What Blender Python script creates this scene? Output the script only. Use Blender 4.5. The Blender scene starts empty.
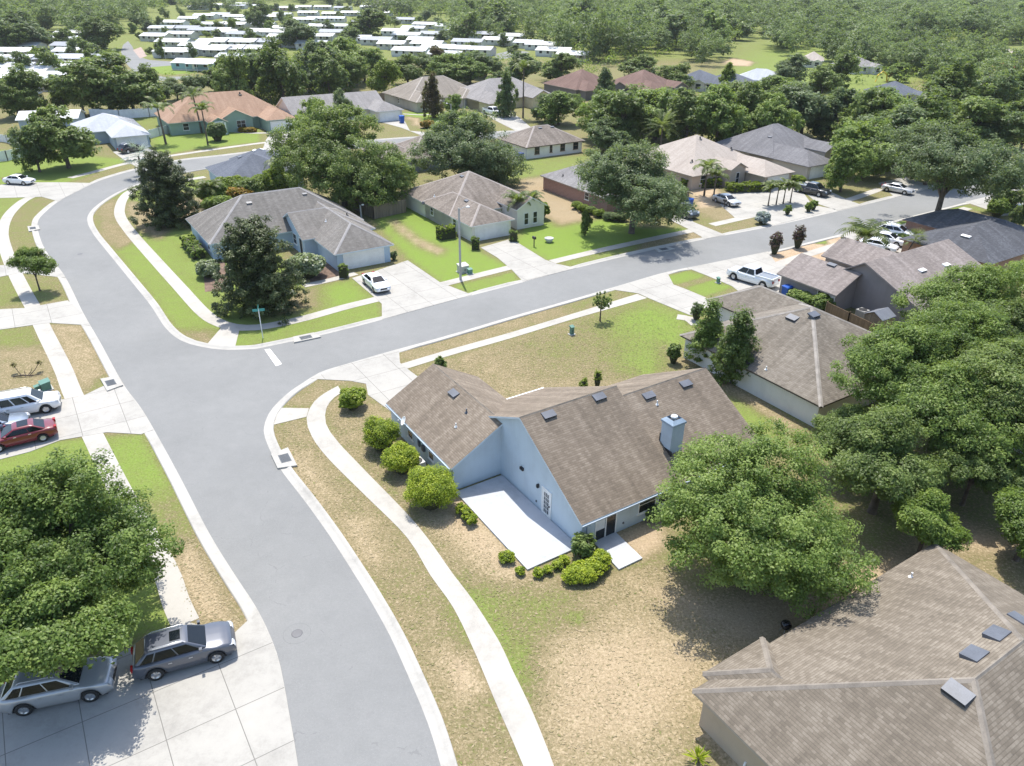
import bpy, bmesh, math, random
import numpy as np
from mathutils import Vector
from mathutils.geometry import tessellate_polygon
R_ = math.radians
HAZE = 0.00008
scene = bpy.context.scene
COL = scene.collection

# ---------------------------------------------------------------- camera
CAM_F, CAM_T, CAM_R, CAM_H = 762.134, 0.4966, 0.0101, 31.0
cd = bpy.data.cameras.new('camera')
cam = bpy.data.objects.new('camera', cd); COL.objects.link(cam)
cd.sensor_width = 36.0; cd.lens = CAM_F*36/1024; cd.clip_end = 6000; cd.clip_start = 0.5
from mathutils import Matrix
cam.matrix_world = Matrix.Translation((0, 0, CAM_H)) @ Matrix.Rotation(math.pi/2-CAM_T, 4, 'X') @ Matrix.Rotation(CAM_R, 4, 'Z')
scene.camera = cam

# ---------------------------------------------------------------- sky, sun, exposure
SUN_EL, SUN_AZ = 66.0, -13.0       # elevation; azimuth measured clockwise from +Y (sun stands behind the far trees)
w = bpy.data.worlds.new('World'); scene.world = w; w.use_nodes = True
nt = w.node_tree; bg = nt.nodes['Background']
sky = nt.nodes.new('ShaderNodeTexSky'); sky.sky_type = 'NISHITA'; sky.sun_disc = False
sky.sun_elevation = R_(SUN_EL); sky.sun_rotation = R_(SUN_AZ)
sky.air_density = 1.0; sky.dust_density = 1.5; sky.ozone_density = 1.0
nt.links.new(sky.outputs[0], bg.inputs[0]); bg.inputs[1].default_value = 0.15
sl = bpy.data.lights.new('sun', 'SUN'); sl.energy = 3.25; sl.angle = R_(0.5); sl.color = (1, .955, .88)
so = bpy.data.objects.new('sun', sl); COL.objects.link(so)
sdir = Vector((math.sin(R_(SUN_AZ))*math.cos(R_(SUN_EL)), math.cos(R_(SUN_AZ))*math.cos(R_(SUN_EL)), math.sin(R_(SUN_EL))))
so.rotation_euler = sdir.to_track_quat('Z', 'Y').to_euler(); so.location = (0, 60, 80)
scene.view_settings.view_transform = 'Standard'; scene.view_settings.look = 'None'
scene.view_settings.exposure = 0.92; scene.view_settings.gamma = 1.0
scene.view_settings.use_curve_mapping = False
scene.cycles.max_bounces = 6; scene.cycles.diffuse_bounces = 3; scene.cycles.transparent_max_bounces = 6
scene.cycles.transmission_bounces = 3; scene.cycles.volume_bounces = 1; scene.cycles.volume_step_rate = 4; scene.cycles.caustics_reflective = False

# ---------------------------------------------------------------- survey: photo pixel -> point on a level plane
CT, ST, CR, SR = math.cos(CAM_T), math.sin(CAM_T), math.cos(CAM_R), math.sin(CAM_R)
def ray(x, y):
    X, Y = x-512, y-383
    u = (X*CR+Y*SR)/CAM_F; v = (-X*SR+Y*CR)/CAM_F
    return u, CT-v*ST, -(ST+v*CT)
def at(x, y, z=0.0):
    d = ray(x, y); t = (CAM_H-z)/-d[2]
    return (d[0]*t, d[1]*t)
def depth_scale(X, Y, Z=0):        # metres per photo pixel at that point
    return (Y*CT-(Z-CAM_H)*ST)/CAM_F
def height_at(gx, gy, y):
    X, Y = at(gx, gy); lo, hi = -1, 40
    for i in range(40):
        m = (lo+hi)/2; dz = m-CAM_H
        dep = Y*CT-dz*ST; vy = -(Y*ST+dz*CT); a, b = CAM_F*X/dep, CAM_F*vy/dep
        if 383+a*SR+b*CR > y: lo = m
        else: hi = m
    return m
AL = R_(33); CA, SA = math.cos(AL), math.sin(AL)

# ---------------------------------------------------------------- materials
def mat(name):
    m = bpy.data.materials.new(name); m.use_nodes = True
    return m, m.node_tree, m.node_tree.nodes['Principled BSDF']
def N(t, typ, **kw):
    n = t.nodes.new(typ)
    for k, v in kw.items():
        if k in n.inputs: n.inputs[k].default_value = v
        else: setattr(n, k, v)
    return n
def ramp(t, fac, stops):
    r = t.nodes.new('ShaderNodeValToRGB'); e = r.color_ramp.elements
    while len(e) < len(stops): e.new(0.5)
    for el, (p, c) in zip(e, stops): el.position = p; el.color = (*c, 1)
    if fac is not None: t.links.new(fac, r.inputs[0])
    return r.outputs[0]
def mix(t, a, b, f, mode='MIX'):
    n = t.nodes.new('ShaderNodeMix'); n.data_type = 'RGBA'; n.blend_type = mode
    for s, v in ((6, a), (7, b)):
        if isinstance(v, tuple): n.inputs[s].default_value = (*v, 1)
        else: t.links.new(v, n.inputs[s])
    if isinstance(f, (int, float)): n.inputs[0].default_value = f
    else: t.links.new(f, n.inputs[0])
    return n.outputs[2]
def math_(t, op, a, b=None, clamp=False):
    n = t.nodes.new('ShaderNodeMath'); n.operation = op; n.use_clamp = clamp
    for i, v in enumerate((a, b)):
        if v is None: continue
        if isinstance(v, (int, float)): n.inputs[i].default_value = v
        else: t.links.new(v, n.inputs[i])
    return n.outputs[0]
def noise(t, vec, scale, detail=3, rough=.55, dist=0):
    n = N(t, 'ShaderNodeTexNoise', Scale=scale, Detail=detail, Roughness=rough, Distortion=dist)
    if vec is not None: t.links.new(vec, n.inputs['Vector'])
    return n.outputs[0]
def coords(t, kind='Object', scale=None):
    c = t.nodes.new('ShaderNodeTexCoord').outputs[kind]
    if scale:
        m = N(t, 'ShaderNodeMapping'); m.inputs['Scale'].default_value = scale
        t.links.new(c, m.inputs[0]); c = m.outputs[0]
    return c
def bump(t, b, h, dist, strength=1.0):
    n = N(t, 'ShaderNodeBump', Strength=strength, Distance=dist); t.links.new(h, n.inputs['Height'])
    t.links.new(n.outputs[0], b.inputs['Normal'])
_mc = {}
def paint(name, col, rough=.6, metal=0, coat=0, grime=.12, spec=.5):
    if name in _mc: return _mc[name]
    m, t, b = mat(name)
    c = coords(t); n = noise(t, c, 1.3, 5); n2 = noise(t, c, 14, 3)
    k = math_(t, 'ADD', math_(t, 'MULTIPLY', n, .7), math_(t, 'MULTIPLY', n2, .3))
    d = tuple(x*(1-grime*1.6) for x in col); l = tuple(min(1, x*(1+grime*.6)) for x in col)
    t.links.new(ramp(t, k, [(.3, d), (.62, l)]), b.inputs['Base Color'])
    b.inputs['Roughness'].default_value = rough; b.inputs['Metallic'].default_value = metal
    b.inputs['Coat Weight'].default_value = coat; b.inputs['Specular IOR Level'].default_value = spec
    _mc[name] = m; return m
def stucco(name, col):
    if name in _mc: return _mc[name]
    m, t, b = mat(name); c = coords(t)
    n = noise(t, c, .7, 5); n2 = noise(t, c, 30, 3)
    mp = coords(t, 'Object', (3, 3, .25)); streak = noise(t, mp, 1.2, 4)
    k = math_(t, 'ADD', math_(t, 'MULTIPLY', n, .6), math_(t, 'ADD', math_(t, 'MULTIPLY', streak, .2), math_(t, 'MULTIPLY', n2, .2)))
    t.links.new(ramp(t, k, [(.3, tuple(x*.84 for x in col)), (.52, col), (.7, tuple(min(1, x*1.05) for x in col))]), b.inputs['Base Color'])
    b.inputs['Roughness'].default_value = .85; bump(t, b, n2, .01, .5)
    _mc[name] = m; return m
def shingle(name, col, stain=.35, pale=None, row=.15, tab=.3, tabs=.16):
    if name in _mc: return _mc[name]
    m, t, b = mat(name); uv = coords(t, 'UV')
    br = N(t, 'ShaderNodeTexBrick', Scale=1.0); br.inputs['Mortar Size'].default_value = .006
    br.inputs['Brick Width'].default_value = tab; br.inputs['Row Height'].default_value = row; br.inputs['Bias'].default_value = 0
    br.inputs['Mortar Smooth'].default_value = .3
    br.inputs['Color1'].default_value = (0, 0, 0, 1); br.inputs['Color2'].default_value = (1, 1, 1, 1); br.inputs['Mortar'].default_value = (.05, .05, .05, 1)
    t.links.new(uv, br.inputs['Vector'])
    mp = N(t, 'ShaderNodeMapping'); mp.inputs['Scale'].default_value = (1.3, .07, 1); t.links.new(uv, mp.inputs[0])
    streak = noise(t, mp.outputs[0], 1.1, 5, .65); big = noise(t, uv, .22, 4); fine = noise(t, uv, 16, 3, .7)
    sx = N(t, 'ShaderNodeSeparateXYZ'); t.links.new(uv, sx.inputs[0])
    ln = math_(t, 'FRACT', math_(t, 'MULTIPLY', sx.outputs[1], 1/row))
    edge = math_(t, 'LESS_THAN', ln, .22)  # strip along each shingle row, darkened below as a painted shadow line
    k = math_(t, 'ADD', math_(t, 'MULTIPLY', br.outputs[0], tabs), math_(t, 'ADD', math_(t, 'MULTIPLY', streak, .62), math_(t, 'ADD', math_(t, 'MULTIPLY', big, .40), math_(t, 'MULTIPLY', fine, .30))))
    lo = tuple(x*(1-stain) for x in col); hi = pale or tuple(min(1, x*1.4) for x in col)
    c = ramp(t, k, [(.45, tuple(x*.8 for x in lo)), (.58, lo), (.74, col), (.95, hi)])
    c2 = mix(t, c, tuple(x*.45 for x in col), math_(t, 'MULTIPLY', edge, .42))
    t.links.new(c2, b.inputs['Base Color']); b.inputs['Roughness'].default_value = .92; b.inputs['Specular IOR Level'].default_value = .25
    bump(t, b, math_(t, 'ADD', math_(t, 'MULTIPLY', ln, .7), math_(t, 'MULTIPLY', br.outputs[0], .3)), .012, .6)
    _mc[name] = m; return m
def concrete(name, col=(.55, .53, .49), joint=None, rot=AL, off=(0, 0)):
    if name in _mc: return _mc[name]
    m, t, b = mat(name); c = coords(t)
    n = noise(t, c, .35, 5, .6); n2 = noise(t, c, 9, 4, .7); n3 = noise(t, c, 2.2, 3)
    k = math_(t, 'ADD', math_(t, 'MULTIPLY', n, .55), math_(t, 'ADD', math_(t, 'MULTIPLY', n2, .2), math_(t, 'MULTIPLY', n3, .25)))
    cc = ramp(t, k, [(.3, tuple(x*.72 for x in col)), (.5, col), (.72, tuple(min(1, x*1.1) for x in col))])
    if joint:
        mp = N(t, 'ShaderNodeMapping'); mp.inputs['Rotation'].default_value = (0, 0, -rot); mp.inputs['Location'].default_value = (off[0], off[1], 0)
        t.links.new(c, mp.inputs[0])
        br = N(t, 'ShaderNodeTexBrick', Scale=1.0); br.offset = 0; br.inputs['Brick Width'].default_value = joint[0]; br.inputs['Row Height'].default_value = joint[1]
        br.inputs['Mortar Size'].default_value = .022; br.inputs['Mortar Smooth'].default_value = .2
        br.inputs['Color1'].default_value = (0, 0, 0, 1); br.inputs['Color2'].default_value = (.12, .12, .12, 1); br.inputs['Mortar'].default_value = (1, 1, 1, 1)
        t.links.new(mp.outputs[0], br.inputs['Vector'])
        cc = mix(t, cc, tuple(x*.45 for x in col), br.outputs[0])
    t.links.new(cc, b.inputs['Base Color']); b.inputs['Roughness'].default_value = .9; b.inputs['Specular IOR Level'].default_value = .25
    bump(t, b, n2, .006, .5)
    _mc[name] = m; return m
def asphalt():
    m, t, b = mat('asphalt'); c = coords(t)
    n = noise(t, c, .12, 4, .6); n2 = noise(t, c, 8, 5, .85); n3 = noise(t, c, 1.1, 5, .65); vo = N(t, 'ShaderNodeTexVoronoi', Scale=12.0); t.links.new(c, vo.inputs['Vector'])
    k = math_(t, 'ADD', math_(t, 'MULTIPLY', n, .38), math_(t, 'ADD', math_(t, 'MULTIPLY', n2, .42), math_(t, 'MULTIPLY', n3, .20)))
    cc = ramp(t, k, [(.30, (.170, .173, .168)), (.5, (.214, .216, .210)), (.70, (.260, .260, .252))])
    # thin cracks
    cr = N(t, 'ShaderNodeTexVoronoi', Scale=.16); cr.feature = 'DISTANCE_TO_EDGE'
    w2 = N(t, 'ShaderNodeMapping'); t.links.new(c, w2.inputs[0]); 
    nn = N(t, 'ShaderNodeTexNoise', Scale=.8, Detail=4.0); t.links.new(c, nn.inputs['Vector'])
    add = N(t, 'ShaderNodeVectorMath'); add.operation = 'ADD'; t.links.new(c, add.inputs[0]); t.links.new(nn.outputs[1], add.inputs[1]); t.links.new(add.outputs[0], cr.inputs['Vector'])
    crk = math_(t, 'MULTIPLY', math_(t, 'LESS_THAN', cr.outputs[0], .004), math_(t, 'GREATER_THAN', n3, .56))
    cc = mix(t, cc, (.13, .13, .13), math_(t, 'MULTIPLY', crk, .35))
    spk = math_(t, 'LESS_THAN', vo.outputs['Distance'], .16)
    cc = mix(t, cc, (.36, .36, .35), math_(t, 'MULTIPLY', spk, .4))
    stn = math_(t, 'GREATER_THAN', noise(t, c, .55, 3, .5), .70)
    cc = mix(t, cc, (.17, .17, .17), math_(t, 'MULTIPLY', stn, .22))
    t.links.new(cc, b.inputs['Base Color']); b.inputs['Roughness'].default_value = .93; b.inputs['Specular IOR Level'].default_value = .2
    bump(t, b, n2, .008, .6)
    return m
def grass_mat():
    m, t, b = mat('lawn'); c = coords(t)
    a = N(t, 'ShaderNodeAttribute'); a.attribute_name = 'lush'; s = N(t, 'ShaderNodeAttribute'); s.attribute_name = 'sand'
    n1 = noise(t, c, .12, 5, .6); n2 = noise(t, c, .9, 5, .65); n3 = noise(t, c, 6, 5, .75); n4 = noise(t, c, 7, 5, .8)
    var = math_(t, 'ADD', math_(t, 'MULTIPLY', math_(t, 'SUBTRACT', n1, .5), .35), math_(t, 'ADD', math_(t, 'MULTIPLY', math_(t, 'SUBTRACT', n2, .5), .75), math_(t, 'MULTIPLY', math_(t, 'SUBTRACT', n3, .5), 1.5)))
    amp = math_(t, 'SUBTRACT', 1.15, math_(t, 'MULTIPLY', a.outputs['Fac'], .75))
    l = math_(t, 'ADD', a.outputs['Fac'], math_(t, 'MULTIPLY', var, amp), True)
    g = ramp(t, l, [(0, (.40, .32, .205)), (.2, (.275, .222, .128)), (.42, (.198, .168, .088)), (.62, (.165, .180, .058)), (.82, (.182, .235, .056)), (1, (.185, .268, .050))])
    sd = ramp(t, math_(t, 'ADD', math_(t, 'MULTIPLY', n3, .5), math_(t, 'MULTIPLY', n2, .5)), [(.3, (.27, .19, .12)), (.5, (.43, .32, .215)), (.7, (.56, .44, .32))])
    sf = math_(t, 'ADD', math_(t, 'MULTIPLY', s.outputs['Fac'], 1.5), math_(t, 'MULTIPLY', math_(t, 'SUBTRACT', n2, .75), .9), True)
    col = mix(t, g, sd, sf)
    dk = ramp(t, n4, [(.34, (.52, .50, .47)), (.5, (1, 1, 1)), (.8, (1.0, 1.0, 1.0))])
    col = mix(t, col, dk, .8, 'MULTIPLY')
    st = math_(t, 'MULTIPLY', math_(t, 'GREATER_THAN', noise(t, c, 5.5, 4, .7), .57), math_(t, 'SUBTRACT', 1.0, a.outputs['Fac'], True))
    col = mix(t, col, (.50, .395, .265), math_(t, 'MULTIPLY', st, .6))
    t.links.new(col, b.inputs['Base Color']); b.inputs['Roughness'].default_value = .95; b.inputs['Specular IOR Level'].default_value = .1
    bump(t, b, math_(t, 'ADD', n4, n3), .05, .7)
    return m
def leaf_mat(name, dark, midc, light, rough=.5, trans=.42):
    if name in _mc: return _mc[name]
    m, t, b = mat(name)
    a = N(t, 'ShaderNodeAttribute'); a.attribute_name = 'tint'
    oi = N(t, 'ShaderNodeObjectInfo')
    k = math_(t, 'ADD', a.outputs['Fac'], math_(t, 'MULTIPLY', math_(t, 'SUBTRACT', oi.outputs['Random'], .5), .22), True)
    c = ramp(t, k, [(.08, dark), (.5, midc), (.95, light)])
    t.links.new(c, b.inputs['Base Color']); b.inputs['Roughness'].default_value = rough; b.inputs['Specular IOR Level'].default_value = .35
    tr = N(t, 'ShaderNodeBsdfTranslucent'); t.links.new(mix(t, c, (.38, .50, .06), .42), tr.inputs[0])
    mx = N(t, 'ShaderNodeMixShader'); mx.inputs[0].default_value = trans
    t.links.new(b.outputs[0], mx.inputs[1]); t.links.new(tr.outputs[0], mx.inputs[2])
    t.links.new(mx.outputs[0], t.nodes['Material Output'].inputs[0])
    _mc[name] = m; return m
def glass(name='window_glass', col=(.02, .025, .03), rough=.08):
    if name in _mc: return _mc[name]
    m, t, b = mat(name)
    b.inputs['Base Color'].default_value = (*col, 1); b.inputs['Roughness'].default_value = rough; b.inputs['Specular IOR Level'].default_value = .4
    _mc[name] = m; return m
def wood(name, col):
    if name in _mc: return _mc[name]
    m, t, b = mat(name); uv = coords(t, 'UV')
    br = N(t, 'ShaderNodeTexBrick', Scale=1.0); br.offset = 0; br.inputs['Brick Width'].default_value = .14; br.inputs['Row Height'].default_value = 6; br.inputs['Mortar Size'].default_value = .008
    br.inputs['Color1'].default_value = (*[x*.8 for x in col], 1); br.inputs['Color2'].default_value = (*[x*1.15 for x in col], 1); br.inputs['Mortar'].default_value = (*[x*.35 for x in col], 1)
    t.links.new(uv, br.inputs['Vector'])
    mp = N(t, 'ShaderNodeMapping'); mp.inputs['Scale'].default_value = (8, .6, 1); t.links.new(uv, mp.inputs[0])
    n = noise(t, mp.outputs[0], 2, 4)
    t.links.new(mix(t, br.outputs[0], ramp(t, n, [(.3, (.6, .58, .55)), (.7, (1, 1, 1))]), .8, 'MULTIPLY'), b.inputs['Base Color'])
    b.inputs['Roughness'].default_value = .9
    _mc[name] = m; return m
def brick(name, col):
    if name in _mc: return _mc[name]
    m, t, b = mat(name); uv = coords(t, 'UV')
    br = N(t, 'ShaderNodeTexBrick', Scale=1.0); br.inputs['Brick Width'].default_value = .22; br.inputs['Row Height'].default_value = .075; br.inputs['Mortar Size'].default_value = .006
    br.inputs['Color1'].default_value = (*[x*.8 for x in col], 1); br.inputs['Color2'].default_value = (*[x*1.15 for x in col], 1); br.inputs['Mortar'].default_value = (.4, .36, .33, 1)
    t.links.new(uv, br.inputs['Vector']); t.links.new(br.outputs[0], b.inputs['Base Color']); b.inputs['Roughness'].default_value = .9
    _mc[name] = m; return m

# ---------------------------------------------------------------- mesh builder
class MB:
    def __init__(s): s.v = []; s.f = []; s.m = []; s.sm = []
    def poly(s, pts, m=0, smooth=False):
        i = len(s.v); s.v += [tuple(p) for p in pts]; s.f.append(tuple(range(i, i+len(pts)))); s.m.append(m); s.sm.append(smooth)
    def mesh(s, vs, fs, m=0, smooth=False):
        i = len(s.v); s.v += [tuple(p) for p in vs]
        for f in fs: s.f.append(tuple(i+k for k in f)); s.m.append(m); s.sm.append(smooth)
    def box(s, a, b, m=0):
        x0, y0, z0 = a; x1, y1, z1 = b
        s.mesh([(x0, y0, z0), (x1, y0, z0), (x1, y1, z0), (x0, y1, z0), (x0, y0, z1), (x1, y0, z1), (x1, y1, z1), (x0, y1, z1)],
               [(0, 3, 2, 1), (4, 5, 6, 7), (0, 1, 5, 4), (1, 2, 6, 5), (2, 3, 7, 6), (3, 0, 4, 7)], m)
    def prism(s, pts, z0, z1, m=0):
        n = len(pts); vs = [(x, y, z0) for x, y in pts]+[(x, y, z1) for x, y in pts]
        area = sum(pts[i][0]*pts[(i+1) % n][1]-pts[(i+1) % n][0]*pts[i][1] for i in range(n))
        if area < 0: pts = pts[::-1]; vs = [(x, y, z0) for x, y in pts]+[(x, y, z1) for x, y in pts]
        s.mesh(vs, [tuple(range(n-1, -1, -1)), tuple(range(n, 2*n))]+[(i, (i+1) % n, n+(i+1) % n, n+i) for i in range(n)], m)
    def tube(s, path, radii, n=8, m=0, cap=True):
        path = [Vector(p) for p in path]; rings = []
        if isinstance(radii, (int, float)): radii = [radii]*len(path)
        vs = []
        for i, p in enumerate(path):
            d = (path[min(i+1, len(path)-1)]-path[max(i-1, 0)]).normalized()
            a = d.cross(Vector((0, 0, 1)) if abs(d.z) < .9 else Vector((1, 0, 0))).normalized(); b = d.cross(a)
            for k in range(n):
                th = 2*math.pi*k/n; vs.append(p+(a*math.cos(th)+b*math.sin(th))*radii[i])
        fs = [(i*n+k, i*n+(k+1) % n, (i+1)*n+(k+1) % n, (i+1)*n+k) for i in range(len(path)-1) for k in range(n)]
        s.mesh(vs, [f[::-1] for f in fs], m, True)
        if cap:
            s.mesh(vs[-n:], [tuple(range(n))[::-1]], m); s.mesh(vs[:n], [tuple(range(n))], m)
    def lathe(s, prof, n=16, c=(0, 0, 0), m=0, axis='z', smooth=True, cap=True):
        vs = []
        for r, z in prof:
            for k in range(n):
                th = 2*math.pi*k/n; x, y = r*math.cos(th), r*math.sin(th)
                vs.append((c[0]+x, c[1]+y, c[2]+z) if axis == 'z' else ((c[0]+x, c[1]+z, c[2]-y)))
        fs = [(i*n+k, i*n+(k+1) % n, (i+1)*n+(k+1) % n, (i+1)*n+k) for i in range(len(prof)-1) for k in range(n)]
        s.mesh(vs, fs, m, smooth)
        if not cap: return
        s.mesh(vs[-n:], [tuple(range(n))], m); s.mesh(vs[:n], [tuple(range(n))[::-1]], m)
    def data(s, name, mats, uv=True):
        me = bpy.data.meshes.new(name); me.from_pydata(s.v, [], s.f)
        for m in (mats if isinstance(mats, (list, tuple)) else [mats]): me.materials.append(m)
        me.polygons.foreach_set('material_index', s.m); me.polygons.foreach_set('use_smooth', s.sm)
        if uv:
            ul = me.uv_layers.new(name='UVMap'); co = np.array(s.v, float); out = np.zeros((len(me.loops), 2))
            for p in me.polygons:
                n = p.normal; t = Vector((0, 0, 1))-n*n.z
                t = Vector((0, 1, 0)) if t.length < 1e-3 else t.normalized(); b = t.cross(n)
                idx = list(p.vertices); c = co[idx]
                out[p.loop_start:p.loop_start+p.loop_total, 0] = c@np.array(b); out[p.loop_start:p.loop_start+p.loop_total, 1] = c@np.array(t)
            ul.data.foreach_set('uv', out.ravel())
        me.update(); return me
    def build(s, name, mats, parent=None, uv=True):
        o = bpy.data.objects.new(name, s.data(name, mats, uv)); COL.objects.link(o)
        if parent: o.parent = parent
        return o
def tag(o, label=None, cat=None, group=None, kind=None):
    if label: o['label'] = label
    if cat: o['category'] = cat
    if group: o['group'] = group
    if kind: o['kind'] = kind
    return o
def thing(name, label, cat, loc, rz=0, group=None):
    o = bpy.data.objects.new(name, None); o.empty_display_size = .3; COL.objects.link(o)
    o.location = (loc[0], loc[1], loc[2] if len(loc) > 2 else 0); o.rotation_euler = (0, 0, rz)
    return tag(o, label, cat, group)
KIDS = {}
def kids(o): return [c for c in bpy.data.objects if c.parent == o]
def copy_tree(o, loc, rz=None, scale=None, label=None, group=None):
    def rec(x, parent):
        c = x.copy(); COL.objects.link(c)
        if parent: c.parent = parent
        for k in TREE.get(x.name, []): rec(k, c)
        return c
    c = rec(o, None); c.location = (loc[0], loc[1], loc[2] if len(loc) > 2 else 0)
    if rz is not None: c.rotation_euler = (0, 0, rz)
    if scale is not None: c.scale = scale
    if label: c['label'] = label
    if group: c['group'] = group
    return c
TREE = {}
def register(o):
    def rec(x):
        TREE[x.name] = kids(x)
        for k in TREE[x.name]: rec(k)
    rec(o)
# ================================================================ GROUND, ROADS, PATHS
def W(pts, z=0): return [at(x, y, z) for x, y in pts]
def spline(pts, step=1.0):
    """Catmull-Rom through world points, resampled"""
    p = [np.array(q, float) for q in pts]; p = [2*p[0]-p[1]]+p+[2*p[-1]-p[-2]]; out = []
    for i in range(1, len(p)-2):
        n = max(2, int(np.linalg.norm(p[i+1]-p[i])/step))
        for k in range(n):
            t = k/n
            out.append(.5*((2*p[i])+(-p[i-1]+p[i+1])*t+(2*p[i-1]-5*p[i]+4*p[i+1]-p[i+2])*t*t+(-p[i-1]+3*p[i]-3*p[i+1]+p[i+2])*t**3))
    out.append(p[-2]); return np.array(out)
def resample(c, n):
    d = np.r_[0, np.cumsum(np.linalg.norm(np.diff(c, axis=0), axis=1))]; t = np.linspace(0, d[-1], n)
    return np.stack([np.interp(t, d, c[:, 0]), np.interp(t, d, c[:, 1])], 1)
def normals(c):
    d = np.gradient(c, axis=0); d /= np.linalg.norm(d, axis=1)[:, None]+1e-9
    return np.stack([d[:, 1], -d[:, 0]], 1)           # right-hand side of travel
def sheet(name, poly, z, material, kind='structure', skirt=0.0):
    poly = [tuple(p) for p in poly]
    tris = tessellate_polygon([[Vector((x, y, 0)) for x, y in poly]])
    mb = MB(); vs = [(x, y, z) for x, y in poly]; fs = []
    for a, b, c in tris:
        A, B, C_ = vs[a], vs[b], vs[c]
        cr = (B[0]-A[0])*(C_[1]-A[1])-(B[1]-A[1])*(C_[0]-A[0])
        fs.append((a, b, c) if cr > 0 else (a, c, b))
    mb.mesh(vs, fs)
    if skirt:
        n = len(vs); mb.mesh(vs+[(x, y, z-skirt) for x, y, _ in vs], [(i, (i+1) % n, n+(i+1) % n, n+i) for i in range(n)])
    o = mb.build(name, material)
    if kind: o['kind'] = kind
    return o
def ribbon(name, left, right, z, material, n=80):
    l = resample(spline(W(left)), n); r = resample(spline(W(right)), n)
    mb = MB(); vs = [(x, y, z) for x, y in l]+[(x, y, z) for x, y in r]
    mb.mesh(vs, [(i, n+i, n+i+1, i+1) for i in range(n-1)])
    o = mb.build(name, material)
    me = o.data
    if me.polygons[0].normal.z < 0: me.flip_normals()
    o['kind'] = 'structure'; return o
def strip(name, center, width, z, material, step=1.0):
    c = spline(W(center), step); nn = normals(c); mb = MB(); n = len(c)
    vs = [(*(c[i]-nn[i]*width/2), z) for i in range(n)]+[(*(c[i]+nn[i]*width/2), z) for i in range(n)]
    mb.mesh(vs, [(i, n+i, n+i+1, i+1) for i in range(n-1)]); o = mb.build(name, material); o['kind'] = 'structure'; return o

M_asph = asphalt()
M_side = concrete('sidewalk_concrete', (.41, .388, .345))
M_curb = concrete('curb_concrete', (.40, .385, .35))
M_drive = concrete('driveway_concrete', (.385, .37, .335), (3.1, 3.1), AL, (.7, .4))
M_patio = concrete('patio_concrete', (.45, .465, .48))
M_lawn = grass_mat()

# asphalt outline: three edge chains traced on the ground
A_left = [(300, 800), (297.4, 766), (288.6, 714), (280, 667), (271, 639), (256, 608), (234.4, 575), (208, 532), (175.5, 469.3), (143, 411.6), (122.9, 384), (100, 342.5), (82.7, 312.4), (65, 277), (46.4, 252), (38.9, 234.6), (37.6, 222), (43.9, 213.3), (57.7, 202), (76, 192), (100, 180.5), (133, 170.5), (160, 164.5), (185, 160), (221, 156), (262, 151), (310, 145), (372, 140.5), (440, 136), (520, 131)]
A_right = [(520, 136.5), (440, 142), (372, 147), (310, 152), (265, 158.5), (221, 166), (185, 172), (160, 177), (138, 184), (118, 192), (100, 203), (89.5, 213), (87.8, 222), (94, 234.6), (107.8, 252), (130.4, 279.8), (150.5, 304.8), (165.5, 327.4), (180.5, 340), (200.6, 346.5), (225.7, 349.8), (256, 348.8)]
B_north = [(256, 348.8), (281, 343.6), (323.7, 334.5), (381.3, 319.8), (431.5, 305.6), (471.5, 295.4), (512, 285), (574.7, 268.4), (637, 253.4), (702.5, 239.6), (768, 227), (828, 213.5), (886, 199.5), (918, 191), (970, 177), (1040, 157)]
B_south = [(1040, 182), (1000, 193.5), (958, 204.5), (918, 214.6), (876, 225.5), (843, 233.8), (805, 243.2), (768, 252), (712, 263), (667, 272), (625, 284), (574.7, 298.7), (512, 316.5), (469, 329.3), (431.5, 340.2), (399, 349), (374, 356), (343.7, 365), (321, 372), (303, 383), (291, 391), (278.6, 402), (269, 414), (264, 430), (269, 447), (281, 469.2), (306, 502), (331, 537), (356, 576), (369, 597), (391, 636.6), (411.4, 681.8), (429, 724.4), (441.5, 766), (450, 800)]
eA, eB, eC, eD = (spline(W(q)) for q in (A_left, A_right, B_north, B_south))
outline = np.vstack([eA, eB, eC[1:], eD])
sheet('road', outline, .004, M_asph)

# rolled concrete kerbs along each edge chain
DRV = []
def in_poly(q, p):
    ins = np.zeros(len(q), bool)
    for i in range(len(p)):
        a, b = p[i], p[(i+1) % len(p)]; c = (a[1] > q[:, 1]) != (b[1] > q[:, 1]); ins ^= c & (q[:, 0] < (b[0]-a[0])*(q[:, 1]-a[1])/(b[1]-a[1]+1e-12)+a[0])
    return ins
def kerb(c, side):
    c = resample(c, int(np.linalg.norm(np.diff(c, axis=0), axis=1).sum()/.5))
    nn = normals(c)*side; low = np.zeros(len(c))
    for p in DRV: low = np.maximum(low, in_poly(c+nn*.6, np.array(p)).astype(float))      # dropped kerb at every driveway
    low = np.clip(np.convolve(np.pad(low, 3, mode='edge'), np.ones(7)/7, 'valid')*1.6, 0, 1); prof = [(-.03, .007), (.30, .012), (.40, .055), (.50, .105), (.62, .118), (.66, .116), (.70, .0)]
    n = len(c); mb = MB(); k = len(prof)
    vs = [(*(c[i]+nn[i]*p[0]), p[1]*(1-low[i])+min(p[1], .016)*low[i]) for i in range(n) for p in prof]
    fs = [(i*k+j, (i+1)*k+j, (i+1)*k+j+1, i*k+j+1) for i in range(n-1) for j in range(k-1)]
    mb.mesh(vs, fs, 0, True); o = mb.build('kerb', M_curb)
    if o.data.polygons[0].normal.z < 0: o.data.flip_normals()
    o['kind'] = 'structure'

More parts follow.
